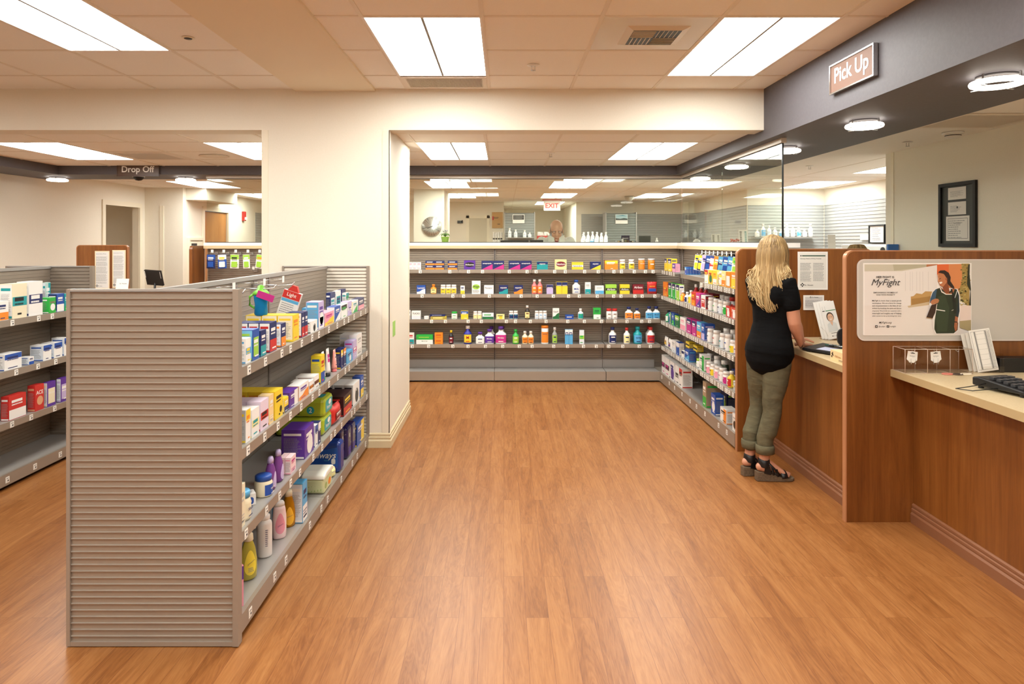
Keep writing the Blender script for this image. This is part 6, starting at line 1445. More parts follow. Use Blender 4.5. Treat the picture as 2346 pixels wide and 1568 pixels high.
def fuse(mb, name, parent, voxel, smooth=4, disp=None):
    """union of closed blobs into one continuous surface"""
    o = mb.build(name, parent); o.parent = None
    r = o.modifiers.new('r', 'REMESH'); r.mode = 'VOXEL'; r.voxel_size = voxel; r.use_smooth_shade = True
    s = o.modifiers.new('s', 'SMOOTH'); s.factor = .5; s.iterations = smooth
    if disp:
        d = o.modifiers.new('d', 'DISPLACE'); d.texture = disp[0]; d.strength = disp[1]; d.mid_level = .5; d.texture_coords = 'LOCAL'
    dg = bpy.context.evaluated_depsgraph_get(); me = bpy.data.meshes.new_from_object(o.evaluated_get(dg))
    m_ = list(o.data.materials); o.modifiers.clear(); o.data = me
    if not me.materials:
        for q in m_: me.materials.append(q)
    o.parent = parent; me.polygons.foreach_set('use_smooth', [True]*len(me.polygons)); return o
def bump_fabric(hexa, hexb, name, scale, dist, stretch=(1, 1, 1), rough=.85):
    m = mat(hexa, rough, 0, name).copy(); nt, b, N, L = nodes(m)
    mp = mapped(N, L, tuple(scale*q for q in stretch)); n = N('ShaderNodeTexNoise', Scale=1.0, Detail=3.0, Roughness=.55, Distortion=1.0); L(mp.outputs[0], n.inputs['Vector'])
    r = ramp(N, L, n.outputs[0], [(.3, hexa), (.7, hexb)]); L(r.outputs[0], b.inputs['Base Color'])
    b.inputs['Specular IOR Level'].default_value = .15; bp = N('ShaderNodeBump', Strength=.6, Distance=dist); L(n.outputs[0], bp.inputs['Height']); L(bp.outputs[0], b.inputs['Normal']); return m
M_SHIRT = bump_fabric('#08080a', '#0c0c0d', 'black_jersey', 5, .008, (1, 1, 4.5), .9)
M_PANTS = bump_fabric('#57523f', '#6a644d', 'olive_twill', 9, .007, (1, 1, 2.6), .85)
def hair_mat(name, c0, c1, c2):
    m = mat(c1, .45, 0, name).copy(); nt, b, N, L = nodes(m)
    at = N('ShaderNodeAttribute'); at.attribute_name = 'tone'
    n = N('ShaderNodeTexNoise', Scale=1.0, Detail=4.0, Roughness=.6); L(mapped(N, L, (70, 70, 5)).outputs[0], n.inputs['Vector'])
    a = N('ShaderNodeMath', operation='MULTIPLY_ADD'); L(n.outputs[0], a.inputs[0]); a.inputs[1].default_value = .55; L(at.outputs['Fac'], a.inputs[2])
    r = ramp(N, L, a.outputs[0], [(.3, c0), (.65, c1), (1.0, c2)]); L(r.outputs[0], b.inputs['Base Color']); return m
M_HAIR = hair_mat('blonde_hair', '#6f5736', '#a98a5a', '#d8bf8e')

# --- the woman at the counter
wo = thing('person', 'woman with long wavy blonde hair in black top, olive trousers and sandals at the counter', 'person', (1.72, 4.40, 0))
O = Vector((1.72, 4.40, 0))
TH = math.radians(33); fv = Vector((math.cos(TH), math.sin(TH), 0)); rv = Vector((math.sin(TH), -math.cos(TH), 0))
def W(x, y, z): return tuple(Vector((x, y, z))-O)          # world to local
def B(cx, cy, a, b, z): p = Vector((cx, cy, z))+fv*a+rv*b; return tuple(p-O)
sd = tuple(rv)
# body (skin): head, neck, arms, hands, legs, feet as one continuous surface
sk = MB()
hc = Vector(B(1.75, 4.41, .0, 0, 1.462)); RH = Matrix.Rotation(TH+.45, 4, 'Z') @ Matrix.Rotation(.12, 4, 'Y')
ell(sk, hc+Vector((0, 0, .012)), (.088, .071, .088), SKIN, RH); fd = RH @ Vector((1, 0, 0)); fs_ = RH @ Vector((0, 1, 0))
ell(sk, hc+fd*.030+Vector((0, 0, -.045)), (.056, .052, .062), SKIN, RH)           # jaw and cheeks
ell(sk, hc+fd*.076+Vector((0, 0, -.088)), (.018, .020, .016), SKIN)               # chin
chain(sk, [tuple(hc+fd*.084+Vector((0, 0, .012)))+(.008, .008), tuple(hc+fd*.104+Vector((0, 0, -.022)))+(.011, .011)], SKIN, 10)   # nose
for s in (-1, 1):
    ell(sk, hc+fd*.062+fs_*.035*s+Vector((0, 0, -.03)), (.024, .02, .024), SKIN)
    ell(sk, hc-fd*.002+fs_*.073*s+Vector((0, 0, -.018)), (.018, .007, .03), SKIN, RH)     # ears
ell(sk, hc+fd*.084+Vector((0, 0, -.056)), (.012, .026, .006), SKIN, RH); ell(sk, hc+fd*.083+Vector((0, 0, -.067)), (.012, .022, .007), SKIN, RH)
nb = B(1.735, 4.40, -.01, 0, 1.30)
chain(sk, [tuple(hc-fd*.012+Vector((0, 0, -.06)))+(.052, .052), nb+(.054, .054), B(1.735, 4.40, -.01, 0, 1.26)+(.07, .09, sd)], SKIN)
# right arm: shoulder, elbow, wrist resting on the counter
SR = Vector(W(1.803, 4.29, 1.265)); ER = Vector(W(1.838, 4.285, 1.02)); WR = Vector(W(1.912, 4.36, .875))
def arm(mb, s, e, w_, m):
    mid = lambda a, b, t: tuple(a+(b-a)*t)
    chain(mb, [mid(s, e, .12)+(.038, .038), mid(s, e, .4)+(.045, .044), mid(s, e, .8)+(.042, .041), tuple(e)+(.040, .040), mid(e, w_, .25)+(.043, .041), mid(e, w_, .65)+(.034, .031), tuple(w_)+(.025, .022)], m)
arm(sk, SR, ER, WR, SKIN)
def hand(mb, wrist, d, up, m, thumb=1, curl=.15, sc=1.0):
    """palm and five separate fingers; d = pointing direction, up = back of the hand"""
    d = Vector(d).normalized(); up = Vector(up); up = (up-d*up.dot(d)).normalized(); s = d.cross(up)*thumb; w_ = Vector(wrist)
    chain(mb, [tuple(w_)+(.024*sc, .017*sc, tuple(s)), tuple(w_+d*.035*sc)+(.034*sc, .015*sc, tuple(s)), tuple(w_+d*.078*sc)+(.038*sc, .012*sc, tuple(s))], m, 12)
    for k, (o, l) in enumerate(((.030, .062), (.0105, .072), (-.0095, .068), (-.029, .052))):
        b = w_+d*.080*sc+s*o*sc; dirn = (d+s*o*2.2).normalized(); pts = []
        ang = -curl*.4
        for q, r in ((0, .0092), (.4, .0085), (.72, .0078), (1, .0068)):
            pts.append(tuple(b)+(r*sc, r*sc)); step = l*.33*sc; ang -= curl; b = b+(dirn*math.cos(ang)+up*math.sin(ang))*step
        chain(mb, pts, m, 8)
    b = w_+d*.022*sc+s*.024*sc; t1 = (d*.55+s*.85-up*.1).normalized(); t2 = (d*.9+s*.4-up*.15).normalized()
    chain(mb, [tuple(b)+(.013*sc, .012*sc), tuple(b+t1*.03*sc)+(.0115*sc, .011*sc), tuple(b+t1*.03*sc+t2*.028*sc)+(.0095*sc, .009*sc), tuple(b+t1*.03*sc+t2*.048*sc)+(.007*sc, .007*sc)], m, 8)
hand(sk, WR+Vector((.006, .004, -.003)), (.60, .62, -.13), (0, 0, 1), SKIN, thumb=-1, curl=.05)
SL = Vector(W(1.665, 4.52, 1.265)); EL = Vector(W(1.79, 4.70, 1.05)); WL = Vector(W(1.96, 4.64, .884)); arm(sk, SL, EL, WL, SKIN)
hand(sk, WL, (.9, -.2, -.12), (0, 0, 1), SKIN, thumb=1, curl=.08)
# legs down to the feet
AR = Vector(W(1.672, 4.352, .135)); AL = Vector(W(1.616, 4.452, .14))
for A, kn_ in ((AR, Vector(W(1.722, 4.345, .46))), (AL, Vector(W(1.690, 4.49, .46)))):
    chain(sk, [tuple(A+(kn_-A)*.55+Vector((-.006, 0, 0)))+(.040, .042), tuple(A+(kn_-A)*.3)+(.036, .038), tuple(A+Vector((0, 0, .0)))+(.029, .033), tuple(A+Vector((-.004, 0, -.05)))+(.031, .034)], SKIN)
fdir = {}
for A, an in ((AR, math.radians(2)), (AL, math.radians(12))):
    d = Vector((math.cos(an), math.sin(an), 0)); q = Vector((-d.y, d.x, 0)); hz = .088
    g = Vector((A.x, A.y, 0))
    chain(sk, [tuple(g-d*.028+Vector((0, 0, hz)))+(.026, .028), tuple(g+d*.03+Vector((0, 0, hz+.012)))+(.030, .034), tuple(g+d*.085+Vector((0, 0, .068)))+(.030, .022, tuple(q)), tuple(g+d*.13+Vector((0, 0, .042)))+(.037, .015, tuple(q))], SKIN)
    for k in range(5):
        o = (.026-.013*k)*(1 if A is AR else -1); L_ = (.045, .042, .038, .034, .028)[k]; r = (.0105, .008, .0078, .0075, .0072)[k]
        b = g+d*(.135-.004*k)+q*o+Vector((0, 0, .036)); chain(sk, [tuple(b)+(r, r), tuple(b+d*L_*.6+Vector((0, 0, .001)))+(r, r), tuple(b+d*L_+Vector((0, 0, -.006)))+(r*.85, r*.85)], SKIN, 8)
    fdir[id(A)] = (d, q, g)
fuse(sk, 'body', wo, .0045, 3)
# face details
fm = MB(); 
for s in (-1, 1):
    c = hc+fd*.086+fs_*.030*s+Vector((0, 0, .002)); ell(fm, c, (.006, .011, .006), M_WHITE, RH, 10); ell(fm, c+fd*.004, (.004, .005, .005), mat('#4b5a66', .3), RH, 8)
    chain(fm, [tuple(c+fs_*(-.014)+Vector((0, 0, .018)))+(.002, .002), tuple(c+fs_*.014+Vector((0, 0, .02)))+(.002, .002)], mat('#9a7445', .6), 6)
ell(fm, hc+fd*.094+Vector((0, 0, -.06)), (.004, .019, .006), mat('#b5625a', .4), RH, 10)
fm.build('face', wo)
# trousers: hips and two tapering legs ending in turned-up cuffs
tr = MB()
H_ = lambda a, b, z: B(1.728, 4.405, a, b, z)
chain(tr, [H_(-.0, 0, .95)+(.108, .082, sd), H_(-.005, 0, .88)+(.128, .098, sd), H_(-.01, 0, .80)+(.135, .105, sd), H_(-.005, 0, .74)+(.115, .09, sd)], M_PANTS, 24)
ell(tr, Vector(H_(-.042, .056, .79)), (.074, .068, .085), M_PANTS); ell(tr, Vector(H_(-.042, -.056, .79)), (.074, .068, .085), M_PANTS)
def leg(h0, A, kn):
    chain(tr, [tuple(h0)+(.082, .086), tuple(h0+(kn-h0)*.45)+(.076, .078), tuple(kn+Vector((0, 0, .06)))+(.060, .062), tuple(kn+Vector((.0, 0, -.02)))+(.055, .057), tuple(kn+(A-kn)*.45+Vector((-.006, 0, 0)))+(.057, .059), tuple(A+Vector((.006, 0, .14)))+(.050, .052), tuple(A+Vector((.004, 0, .065)))+(.048, .050)], M_PANTS, 22)
KR = Vector(W(1.722, 4.345, .46)); KL = Vector(W(1.690, 4.49, .46))
leg(Vector(H_(-.005, .062, .76)), AR, KR); leg(Vector(H_(-.015, -.062, .76)), AL, KL)
tex = bpy.data.textures.new('folds', 'CLOUDS'); tex.noise_scale = .07; tex.noise_depth = 2
fuse(tr, 'trousers', wo, .007, 4, (tex, .007))
cf = MB()
for A in (AR, AL):
    vs = []; fs = []; n = 28; pr = [(.052, .052, .040), (.057, .060, .042), (.059, .062, .072), (.056, .059, .094), (.051, .053, .096), (.044, .046, .06), (.044, .046, .044)]
    for a, b, z in pr:
        for k in range(n): t_ = 2*math.pi*k/n; w1 = 1+.025*math.sin(3*t_+z*60); vs.append((A.x+.005+a*w1*math.cos(t_), A.y+b*w1*math.sin(t_), A.z+z))
    for j in range(len(pr)-1):
        for k in range(n): fs.append((j*n+k, j*n+(k+1) % n, (j+1)*n+(k+1) % n, (j+1)*n+k))
    cf.add(vs, fs, M_PANTS, None, True)
cf.build('trouser_cuff', wo)
MB().tube([Vector(H_(-.085+.0*i, .10+.012*i, .875-.03*i)) for i in range(1)]+[Vector(H_(-.05, .125, .86)), Vector(H_(-.01, .137, .835)), Vector(H_(.03, .132, .83))], .0018, mat('#8d876c', .8), 5).build('pocket_seam', wo)
# black top: torso, short sleeves, long curved hem
sh = MB(); T_ = lambda a, b, z: B(1.738, 4.405, a, b, z)
chain(sh, [T_(-.015, 0, 1.285)+(.085, .05, sd), T_(-.018, 0, 1.25)+(.145, .075, sd), T_(.0, 0, 1.17)+(.143, .095, sd), T_(.010, 0, 1.09)+(.130, .098, sd), T_(.0, 0, 1.0)+(.120, .095, sd), T_(-.010, 0, .92)+(.138, .114, sd), T_(-.018, 0, .86)+(.156, .132, sd), T_(-.024, 0, .81)+(.160, .136, sd), T_(-.028, 0, .795)+(.152, .130, sd)], M_SHIRT, 26)
for s in (-1, 1):
    ell(sh, Vector(T_(.085, .062*s, 1.135)), (.068, .064, .066), M_SHIRT)
    ell(sh, Vector(T_(-.045, .07*s, 1.19)), (.06, .062, .09), M_SHIRT)
    S_, E_ = (SR, ER) if s > 0 else (SL, EL)
    chain(sh, [tuple(Vector(T_(-.012, .06*s, 1.275)))+(.052, .042), tuple(S_)+(.057, .056), tuple(S_+(E_-S_)*.30)+(.058, .057), tuple(S_+(E_-S_)*.54)+(.057, .056)], M_SHIRT, 18)
ell(sh, Vector(T_(-.068, -.01, .80)), (.086, .128, .080), M_SHIRT, Matrix.Rotation(TH, 4, 'Z'))
tex2 = bpy.data.textures.new('folds2', 'CLOUDS'); tex2.noise_scale = .11; tex2.noise_depth = 1
fuse(sh, 'top', wo, .006, 12, (tex2, .010))
# hair: a scalp cap, a curtain and wavy locks
hr = MB(); tones = []
def tone(mb, v0, t): tones.extend([t]*(len(mb.v)-v0))
v0 = 0; ell(hr, hc+Vector((0, 0, .018))-fd*.006, (.095, .082, .090), M_HAIR, RH, 26); tone(hr, v0, .22)
bd = -fd.copy(); bd.z = 0; bd.normalize(); ls = Vector((-bd.y, bd.x, 0))
v0 = len(hr.v); chain(hr, [tuple(hc+bd*.03+Vector((0, 0, .0)))+(.074, .058, tuple(ls)), tuple(hc+bd*.050+Vector((-.008, 0, -.10)))+(.078, .040, tuple(ls)), tuple(hc+bd*.070+Vector((-.012, -.005, -.18)))+(.066, .022, tuple(ls)), tuple(hc+bd*.080+Vector((-.02, -.01, -.25)))+(.034, .012, tuple(ls))], M_HAIR, 22); tone(hr, v0, .20)
rg = random.Random(12); NL = 620
for i in range(NL):
    az = math.radians(rg.uniform(52, 308)); q = rg.random()
    dirv = (fd*math.cos(az)+fs_*math.sin(az)); dirv.z = 0; dirv.normalize(); back = max(0, dirv.dot(bd))
    crown = hc+Vector((0, 0, .112))+fd*rg.uniform(-.03, .04)+fs_*rg.uniform(-.012, .012)
    R0 = .098-.012*abs(dirv.dot(fs_)); 
    p1 = hc+dirv*R0*.70+Vector((0, 0, .092)); p2 = hc+dirv*(R0+.006)+Vector((0, 0, .015)); p3 = hc+dirv*(R0+.010)+Vector((-.004, 0, -.07))
    side0 = abs(dirv.dot(ls)); end = .372-.12*side0**2+(-.13*rg.random()**2+.012) if back > .1 else rg.uniform(.20, .31)
    side = dirv.dot(ls)
    tgt = hc+bd*(.080+.025*rg.random())+ls*(side*(.104-.24*max(0, end-.2))+rg.uniform(-.02, .02))+Vector((-.012-.05*max(0, end-.22), -.01, -end))
    p4 = p3*.45+tgt*.55+dirv*.007; p4.z = hc.z-.07-(end-.07)*.5
    ctl = [crown, p1, p2, p3, p4, tgt+Vector((0, 0, .03)), tgt]
    pts = []; K = 30; am = rg.uniform(.009, .014); ph = az*1.6+rg.uniform(-.45, .45); fr = 9.5
    for k in range(K+1):
        t_ = k/K*(len(ctl)-1); a = min(int(t_), len(ctl)-2); u = t_-a
        P0, P1_, P2_, P3_ = ctl[max(a-1, 0)], ctl[a], ctl[a+1], ctl[min(a+2, len(ctl)-1)]
        p = .5*((2*P1_)+(P2_-P0)*u+(2*P0-5*P1_+4*P2_-P3_)*u*u+(3*P1_-P0-3*P2_+P3_)*u**3)
        wv = max(0, (k/K-.42))/.58; p = p+ls*am*wv*1.7*math.sin(ph+fr*k/K)+bd*am*wv*math.cos(ph+fr*k/K)
        pts.append(p)
    r0 = rg.uniform(.003, .0058); rr = [r0*(.55+.5*min(1, k/8))*(1-.85*max(0, (k/K-.5)/.5)) for k in range(K+1)]
    v0 = len(hr.v); hr.tube(pts, rr, M_HAIR, 6); base = rg.uniform(-.02, .30)
    for k in range(K+1): tones.extend([base+.42*max(0, k/K-.35)/.65+.08]*6)
# loose strand over the far shoulder and one curl on the near one
for pts in ([hc+fd*.05+Vector((.02, -.05, -.05)), hc+Vector((.055, -.075, -.13)), hc+Vector((.085, -.07, -.19)), hc+Vector((.092, -.06, -.25))], [hc+bd*.05+Vector((.03, -.08, -.12)), hc+Vector((.02, -.115, -.17)), hc+Vector((.032, -.128, -.20)), hc+Vector((.018, -.128, -.235)), hc+Vector((-.005, -.12, -.26))]):
    for j in range(4):
        v0 = len(hr.v); o_ = Vector((rg.uniform(-.008, .008), rg.uniform(-.006, .006), 0)); hr.tube([p+o_ for p in pts], [.005, .006, .005, .004, .002][:len(pts)], M_HAIR, 6); tone(hr, v0, .45)
ho = hr.build('hair', wo); at = ho.data.attributes.new('tone', 'FLOAT', 'POINT'); at.data.foreach_set('value', tones[:len(ho.data.vertices)])
# wedge sandals
M_SOLE = noise_mat('#5b4a38', '#6b5843', 90, .8, 'cork_wedge'); M_LEA = mat('#141214', .38)
for A, nm in ((AR, 'right'), (AL, 'left')):
    d, q, g = fdir[id(A)]; s = MB(); R = Matrix(((d.x, q.x, 0, g.x), (d.y, q.y, 0, g.y), (0, 0, 1, 0), (0, 0, 0, 1)))
    top = [(-.055, .062), (-.02, .060), (.03, .050), (.08, .034), (.12, .022), (.17, .018), (.19, .022)]
    def hw(x): return .028+.012*min(1, max(0, (x+.02)/.14)) if x < .15 else .040-.022*((x-.15)/.04)**2
    vs = []; K = len(top)
    for x, z in top:
        h2 = max(.012, hw(x))*(.8 if x < -.05 else 1)
        for y, zz in ((-h2, .001), (h2, .001), (h2, z), (-h2, z)): vs.append((x, y, zz))
    fs = [(0, 1, 2, 3), tuple(4*(K-1)+i for i in (3, 2, 1, 0))]
    for j in range(K-1):
        for k in range(4): fs.append((4*j+k, 4*j+(k+1) % 4, 4*j+4+(k+1) % 4, 4*j+4+k))
    s.add(vs, fs, M_SOLE, R)
    sl = s.build('sandal', wo, bevel=.004)
    st = MB()
    def strap(pts, w_, side=None):
        P_ = [Vector(p) for p in pts]; v_ = []; f_ = []
        for i, p in enumerate(P_):
            t = (P_[min(i+1, len(P_)-1)]-P_[max(i-1, 0)]).normalized(); nrm = Vector((0, p.y, .02 if side is None else 0)); nrm = nrm if nrm.length > .004 else Vector((0, 0, 1)); nrm.normalize(); b = t.cross(nrm).normalized()
            for e, o2 in ((-1, 0), (1, 0), (1, .0035), (-1, .0035)): v_.append(p+b*w_*e+nrm*o2)
        for i in range(len(P_)-1):
            for k in range(4): f_.append((4*i+k, 4*i+(k+1) % 4, 4*i+4+(k+1) % 4, 4*i+4+k))
        f_ += [(0, 1, 2, 3), (4*len(P_)-1, 4*len(P_)-2, 4*len(P_)-3, 4*len(P_)-4)]
        st.add(v_, f_, M_LEA, R, True)
    arc = lambda x, z0, wy, h, lean=0: [(x+lean*math.sin(t_), -wy*math.cos(t_), z0+h*math.sin(t_)) for t_ in [math.pi*k/10 for k in range(11)]]
    strap(arc(.118, .024, .042, .038, -.004), .019); strap(arc(.075, .034, .038, .062, -.01), .006); strap(arc(.045, .045, .037, .078, -.012), .006)
    strap([(.085, -.038, .045), (.05, -.036, .085), (.02, -.030, .115), (.0, .0, .13), (.02, .030, .115)], .006)
    # ankle cuff and the side panel dropping to the sole
    n = 24; v_ = []; f_ = []
    for z, r in ((.092, .036), (.108, .0375), (.138, .0345), (.140, .0325), (.108, .034)):
        for k in range(n): a = 2*math.pi*k/n; v_.append((-.002+r*math.cos(a), r*1.08*math.sin(a), z+.004*math.cos(2*a)))
    for j in range(4):
        for k in range(n): f_.append((j*n+k, j*n+(k+1) % n, (j+1)*n+(k+1) % n, (j+1)*n+k))
    st.add(v_, f_, M_LEA, R, True)
    for s2 in (-1, 1): st.add([(-.012, s2*.033, .055), (.03, s2*.037, .045), (.024, s2*.038, .10), (-.008, s2*.038, .11), (-.012, s2*.029, .055), (.03, s2*.033, .045), (.024, s2*.034, .10), (-.008, s2*.034, .11)], [(0, 1, 2, 3), (4, 5, 6, 7), (0, 1, 5, 4), (1, 2, 6, 5), (2, 3, 7, 6), (3, 0, 4, 7)], M_LEA, R)
    o2 = st.build('strap', sl)
br = MB(); c = WR+Vector((.0, .0, .012))
br.tube([c+Vector((math.cos(a)*.004, math.sin(a)*.028, math.cos(a)*.027-.01)) for a in [2*math.pi*k/16 for k in range(16)]], .0022, M_BLACK, 6, closed=True); br.build('bracelet', wo)

# --- the pharmacist behind the glass, head bent over his work
ph = thing('person', 'balding pharmacist in white coat and red tie working behind the glass', 'person', (.66, 8.57, 0))
k = MB(); hcp = Vector((.0, -.07, 1.675)); RP = Matrix.Rotation(-math.pi/2, 4, 'Z') @ Matrix.Rotation(.28, 4, 'Y'); f2 = RP @ Vector((1, 0, 0)); s2 = RP @ Vector((0, 1, 0)); u2 = RP @ Vector((0, 0, 1))
ell(k, hcp+u2*.035-f2*.01, (.098, .080, .098), SKINP, RP, 24); ell(k, hcp+f2*.028-u2*.045, (.066, .062, .078), SKINP, RP); ell(k, hcp+f2*.072-u2*.102, (.022, .028, .02), SKINP, RP)
chain(k, [tuple(hcp+f2*.092+u2*.012)+(.010, .010), tuple(hcp+f2*.118-u2*.028)+(.015, .014)], SKINP, 10)
for s in (-1, 1):
    ell(k, hcp+s2*.083*s-u2*.01-f2*.005, (.022, .008, .034), SKINP, RP); ell(k, hcp+f2*.078+s2*.034*s+u2*.022, (.016, .024, .008), SKINP, RP); ell(k, hcp+f2*.066+s2*.042*s-u2*.035, (.024, .022, .026), SKINP, RP)
ell(k, hcp+f2*.094-u2*.062, (.010, .028, .007), SKINP, RP); ell(k, hcp+f2*.092-u2*.075, (.011, .024, .008), SKINP, RP)
chain(k, [tuple(hcp-u2*.07)+(.06, .06), (0, .0, 1.60, .062, .062), (0, .035, 1.56, .10, .08, (1, 0, 0)), (0, .035, 1.45, .10, .08, (1, 0, 0))], SKINP)
for s in (-1, 1): hand(k, (.13*s, -.30, 1.075), (-.3*s, -.8, -.1), (0, 0, 1), SKINP, thumb=-s, curl=.15)
# forearms join the hands to the shoulders inside the sleeves
for s in (-1, 1): chain(k, [(.10*s, .04, 1.52, .045, .045), (.19*s, .04, 1.52, .045, .045), (.25*s, .02, 1.24, .04, .04), (.13*s, -.29, 1.075, .026, .024)], SKINP)
fuse(k, 'body', ph, .005, 3)
c = MB()
chain(c, [(0, .035, 1.605, .085, .07, (1, 0, 0)), (0, .035, 1.555, .19, .10, (1, 0, 0)), (0, .03, 1.42, .205, .13, (1, 0, 0)), (0, .02, 1.18, .195, .135, (1, 0, 0)), (0, .02, .85, .215, .14, (1, 0, 0)), (0, .02, .62, .22, .14, (1, 0, 0))], mat('#eeecea', .8), 24)
for s in (-1, 1): chain(c, [(.17*s, .035, 1.54, .07, .06), (.235*s, .025, 1.42, .064, .062), (.26*s, .02, 1.25, .058, .056), (.205*s, -.12, 1.12, .048, .046), (.15*s, -.25, 1.065, .042, .04)], mat('#eeecea', .8), 18)
fuse(c, 'white_coat', ph, .008, 3)
c = MB(); c.prism([(-.028, 1.60), (.028, 1.60), (.016, 1.565), (.032, 1.25), (0, 1.21), (-.032, 1.25), (-.016, 1.565)], -.128, -.100, 'y', mat('#8e1f2c', .6)).build('tie', ph)
c = MB()
for s in (-1, 1): c.add([(.015*s, -.085, 1.62), (.085*s, -.01, 1.65), (.075*s, -.10, 1.56), (.02*s, -.125, 1.58)], [(0, 1, 2, 3)], mat('#c9d3e2', .7)); c.add([(.03*s, -.125, 1.59), (.10*s, -.075, 1.62), (.11*s, -.135, 1.45), (.04*s, -.15, 1.37)], [(0, 1, 2, 3)], M_WHITE)
c.build('collar', ph)
c = MB()
for s in (-1, 1):
    q = hcp+f2*.094+s2*.034*s+u2*.004; ell(c, q-f2*.012, (.006, .013, .005), M_WHITE, RP, 8)
    c.tube([q+f2*.006+s2*.02*math.cos(a)+u2*.014*math.sin(a) for a in [2*math.pi*j/14 for j in range(14)]], .0014, M_DARK, 5, closed=True); c.tube([q+s2*.02*s, hcp+s2*.083*s+u2*.008], .0014, M_DARK, 5)
ell(c, hcp+f2*.103-u2*.068, (.003, .024, .003), mat('#a35a4c', .5), RP, 8); c.build('glasses_and_mouth', ph)
c = MB(); rg = random.Random(2)
for i in range(260):
    a = math.radians(rg.uniform(70, 290)); dv = f2*math.cos(a)+s2*math.sin(a)*.82; z = rg.uniform(-.05, .045); b0 = hcp+u2*(.035+z-.02)-f2*.01+dv*.098*math.sqrt(max(.1, 1-((z-.02)/.1)**2)); c.tube([b0, b0+dv*.004-u2*.022], [.003, .001], mat('#b9b1a8', .7), 4)
c.build('hair', ph)
# --- someone seated behind the first wood panel, only the top of the head shows
p3 = thing('person', 'seated person with brown hair, only the crown showing above the wood panel', 'person', (2.93, 5.62, 0))
k = MB(); h3 = Vector((0, 0, 1.375)); ell(k, h3+Vector((0, 0, .02)), (.078, .092, .095), SKINP); ell(k, h3+Vector((0, .03, -.05)), (.055, .06, .06), SKINP); chain(k, [(0, .105, 1.37, .011, .01), (0, .125, 1.345, .013, .012)], SKINP, 8)
for s in (-1, 1): ell(k, h3+Vector((.08*s, 0, -.01)), (.008, .018, .03), SKINP)
chain(k, [(0, 0, 1.33, .055, .055), (0, -.01, 1.20, .06, .06), (0, -.01, 1.15, .09, .07), (0, 0, .85, .13, .09)], SKINP)
for s in (-1, 1): chain(k, [(.07*s, 0, 1.10, .045, .045), (.17*s, 0, 1.09, .04, .04), (.24*s, .06, .86, .038, .038), (.14*s, .30, .85, .025, .023)], SKINP); hand(k, (.14*s, .30, .85), (-.2*s, 1, -.05), (0, 0, 1), SKINP, thumb=s, curl=.2)
chain(k, [(0, 0, .85, .14, .10, (1, 0, 0)), (0, 0, .62, .14, .11, (1, 0, 0))], SKINP)
fuse(k, 'body', p3, .006, 3)
k = MB(); chain(k, [(0, -.01, 1.16, .09, .07, (1, 0, 0)), (0, -.01, 1.10, .185, .10, (1, 0, 0)), (0, 0, .95, .175, .12, (1, 0, 0)), (0, 0, .66, .175, .13, (1, 0, 0)), (0, .0, .60, .17, .13, (1, 0, 0))], mat('#39506b', .8), 20)
for s in (-1, 1): chain(k, [(.17*s, 0, 1.09, .062, .06), (.23*s, .05, .90, .054, .052), (.19*s, .17, .855, .045, .043)], mat('#39506b', .8), 14)
fuse(k, 'shirt', p3, .008, 3)
k = MB()
for s in (-1, 1): chain(k, [(.09*s, 0, .545, .088, .083), (.11*s, .38, .52, .07, .07), (.11*s, .40, .12, .05, .05), (.11*s, .42, .06, .045, .05)], mat('#2b2d33', .8), 16)
fuse(k, 'trousers', p3, .009, 3)
k = MB()
for s in (-1, 1): chain(k, [(.11*s, .38, .035, .04, .032, (1, 0, 0)), (.11*s, .52, .03, .042, .028, (1, 0, 0))], M_BLACK, 12)
k.build('shoe', p3)
k = MB(); rg = random.Random(4); ell(k, h3+Vector((0, -.008, .032)), (.087, .098, .10), M_HAIR, None, 22); tn = [.1]*len(k.v)
for i in range(160):
    a = rg.uniform(0, 6.28); dv = Vector((math.cos(a), math.sin(a), 0)); pts = [h3+Vector((0, -.01, .135))+dv*.01, h3+dv*.05+Vector((0, 0, .128)), h3+dv*.088+Vector((0, 0, .07)), h3+dv*.10+Vector((0, -.01, .0)), h3+dv*.095+Vector((0, -.02, -.07))]
    if dv.y > .75: pts = pts[:3]
    v0 = len(k.v); k.tube(pts, [.004, .006, .006, .005, .003][:len(pts)], M_HAIR, 5); tn += [rg.uniform(.0, .35)]*(len(k.v)-v0)
ho = k.build('hair', p3); at = ho.data.attributes.new('tone', 'FLOAT', 'POINT'); at.data.foreach_set('value', tn)
t = thing('office_chair', 'office chair under the seated person behind the wood panel', 'chair', (2.93, 5.62, 0))
MB().prism(rrect(-.23, -.22, .23, .22, .06), .40, .44, 'z', M_DARK).build('seat', t, bevel=.01); MB().lathe([(.03, .06), (.03, .40)], M_BLACK, n=12).build('column', t)
for i in range(5):
    a = i*2*math.pi/5; MB().tube([(0, 0, .09), (.27*math.cos(a), .27*math.sin(a), .05)], .015, M_BLACK).lathe([(.02, 0), (.025, .02), (.02, .045)], M_BLACK, Matrix.Translation((.27*math.cos(a), .27*math.sin(a), 0)), 10).build('leg', t)
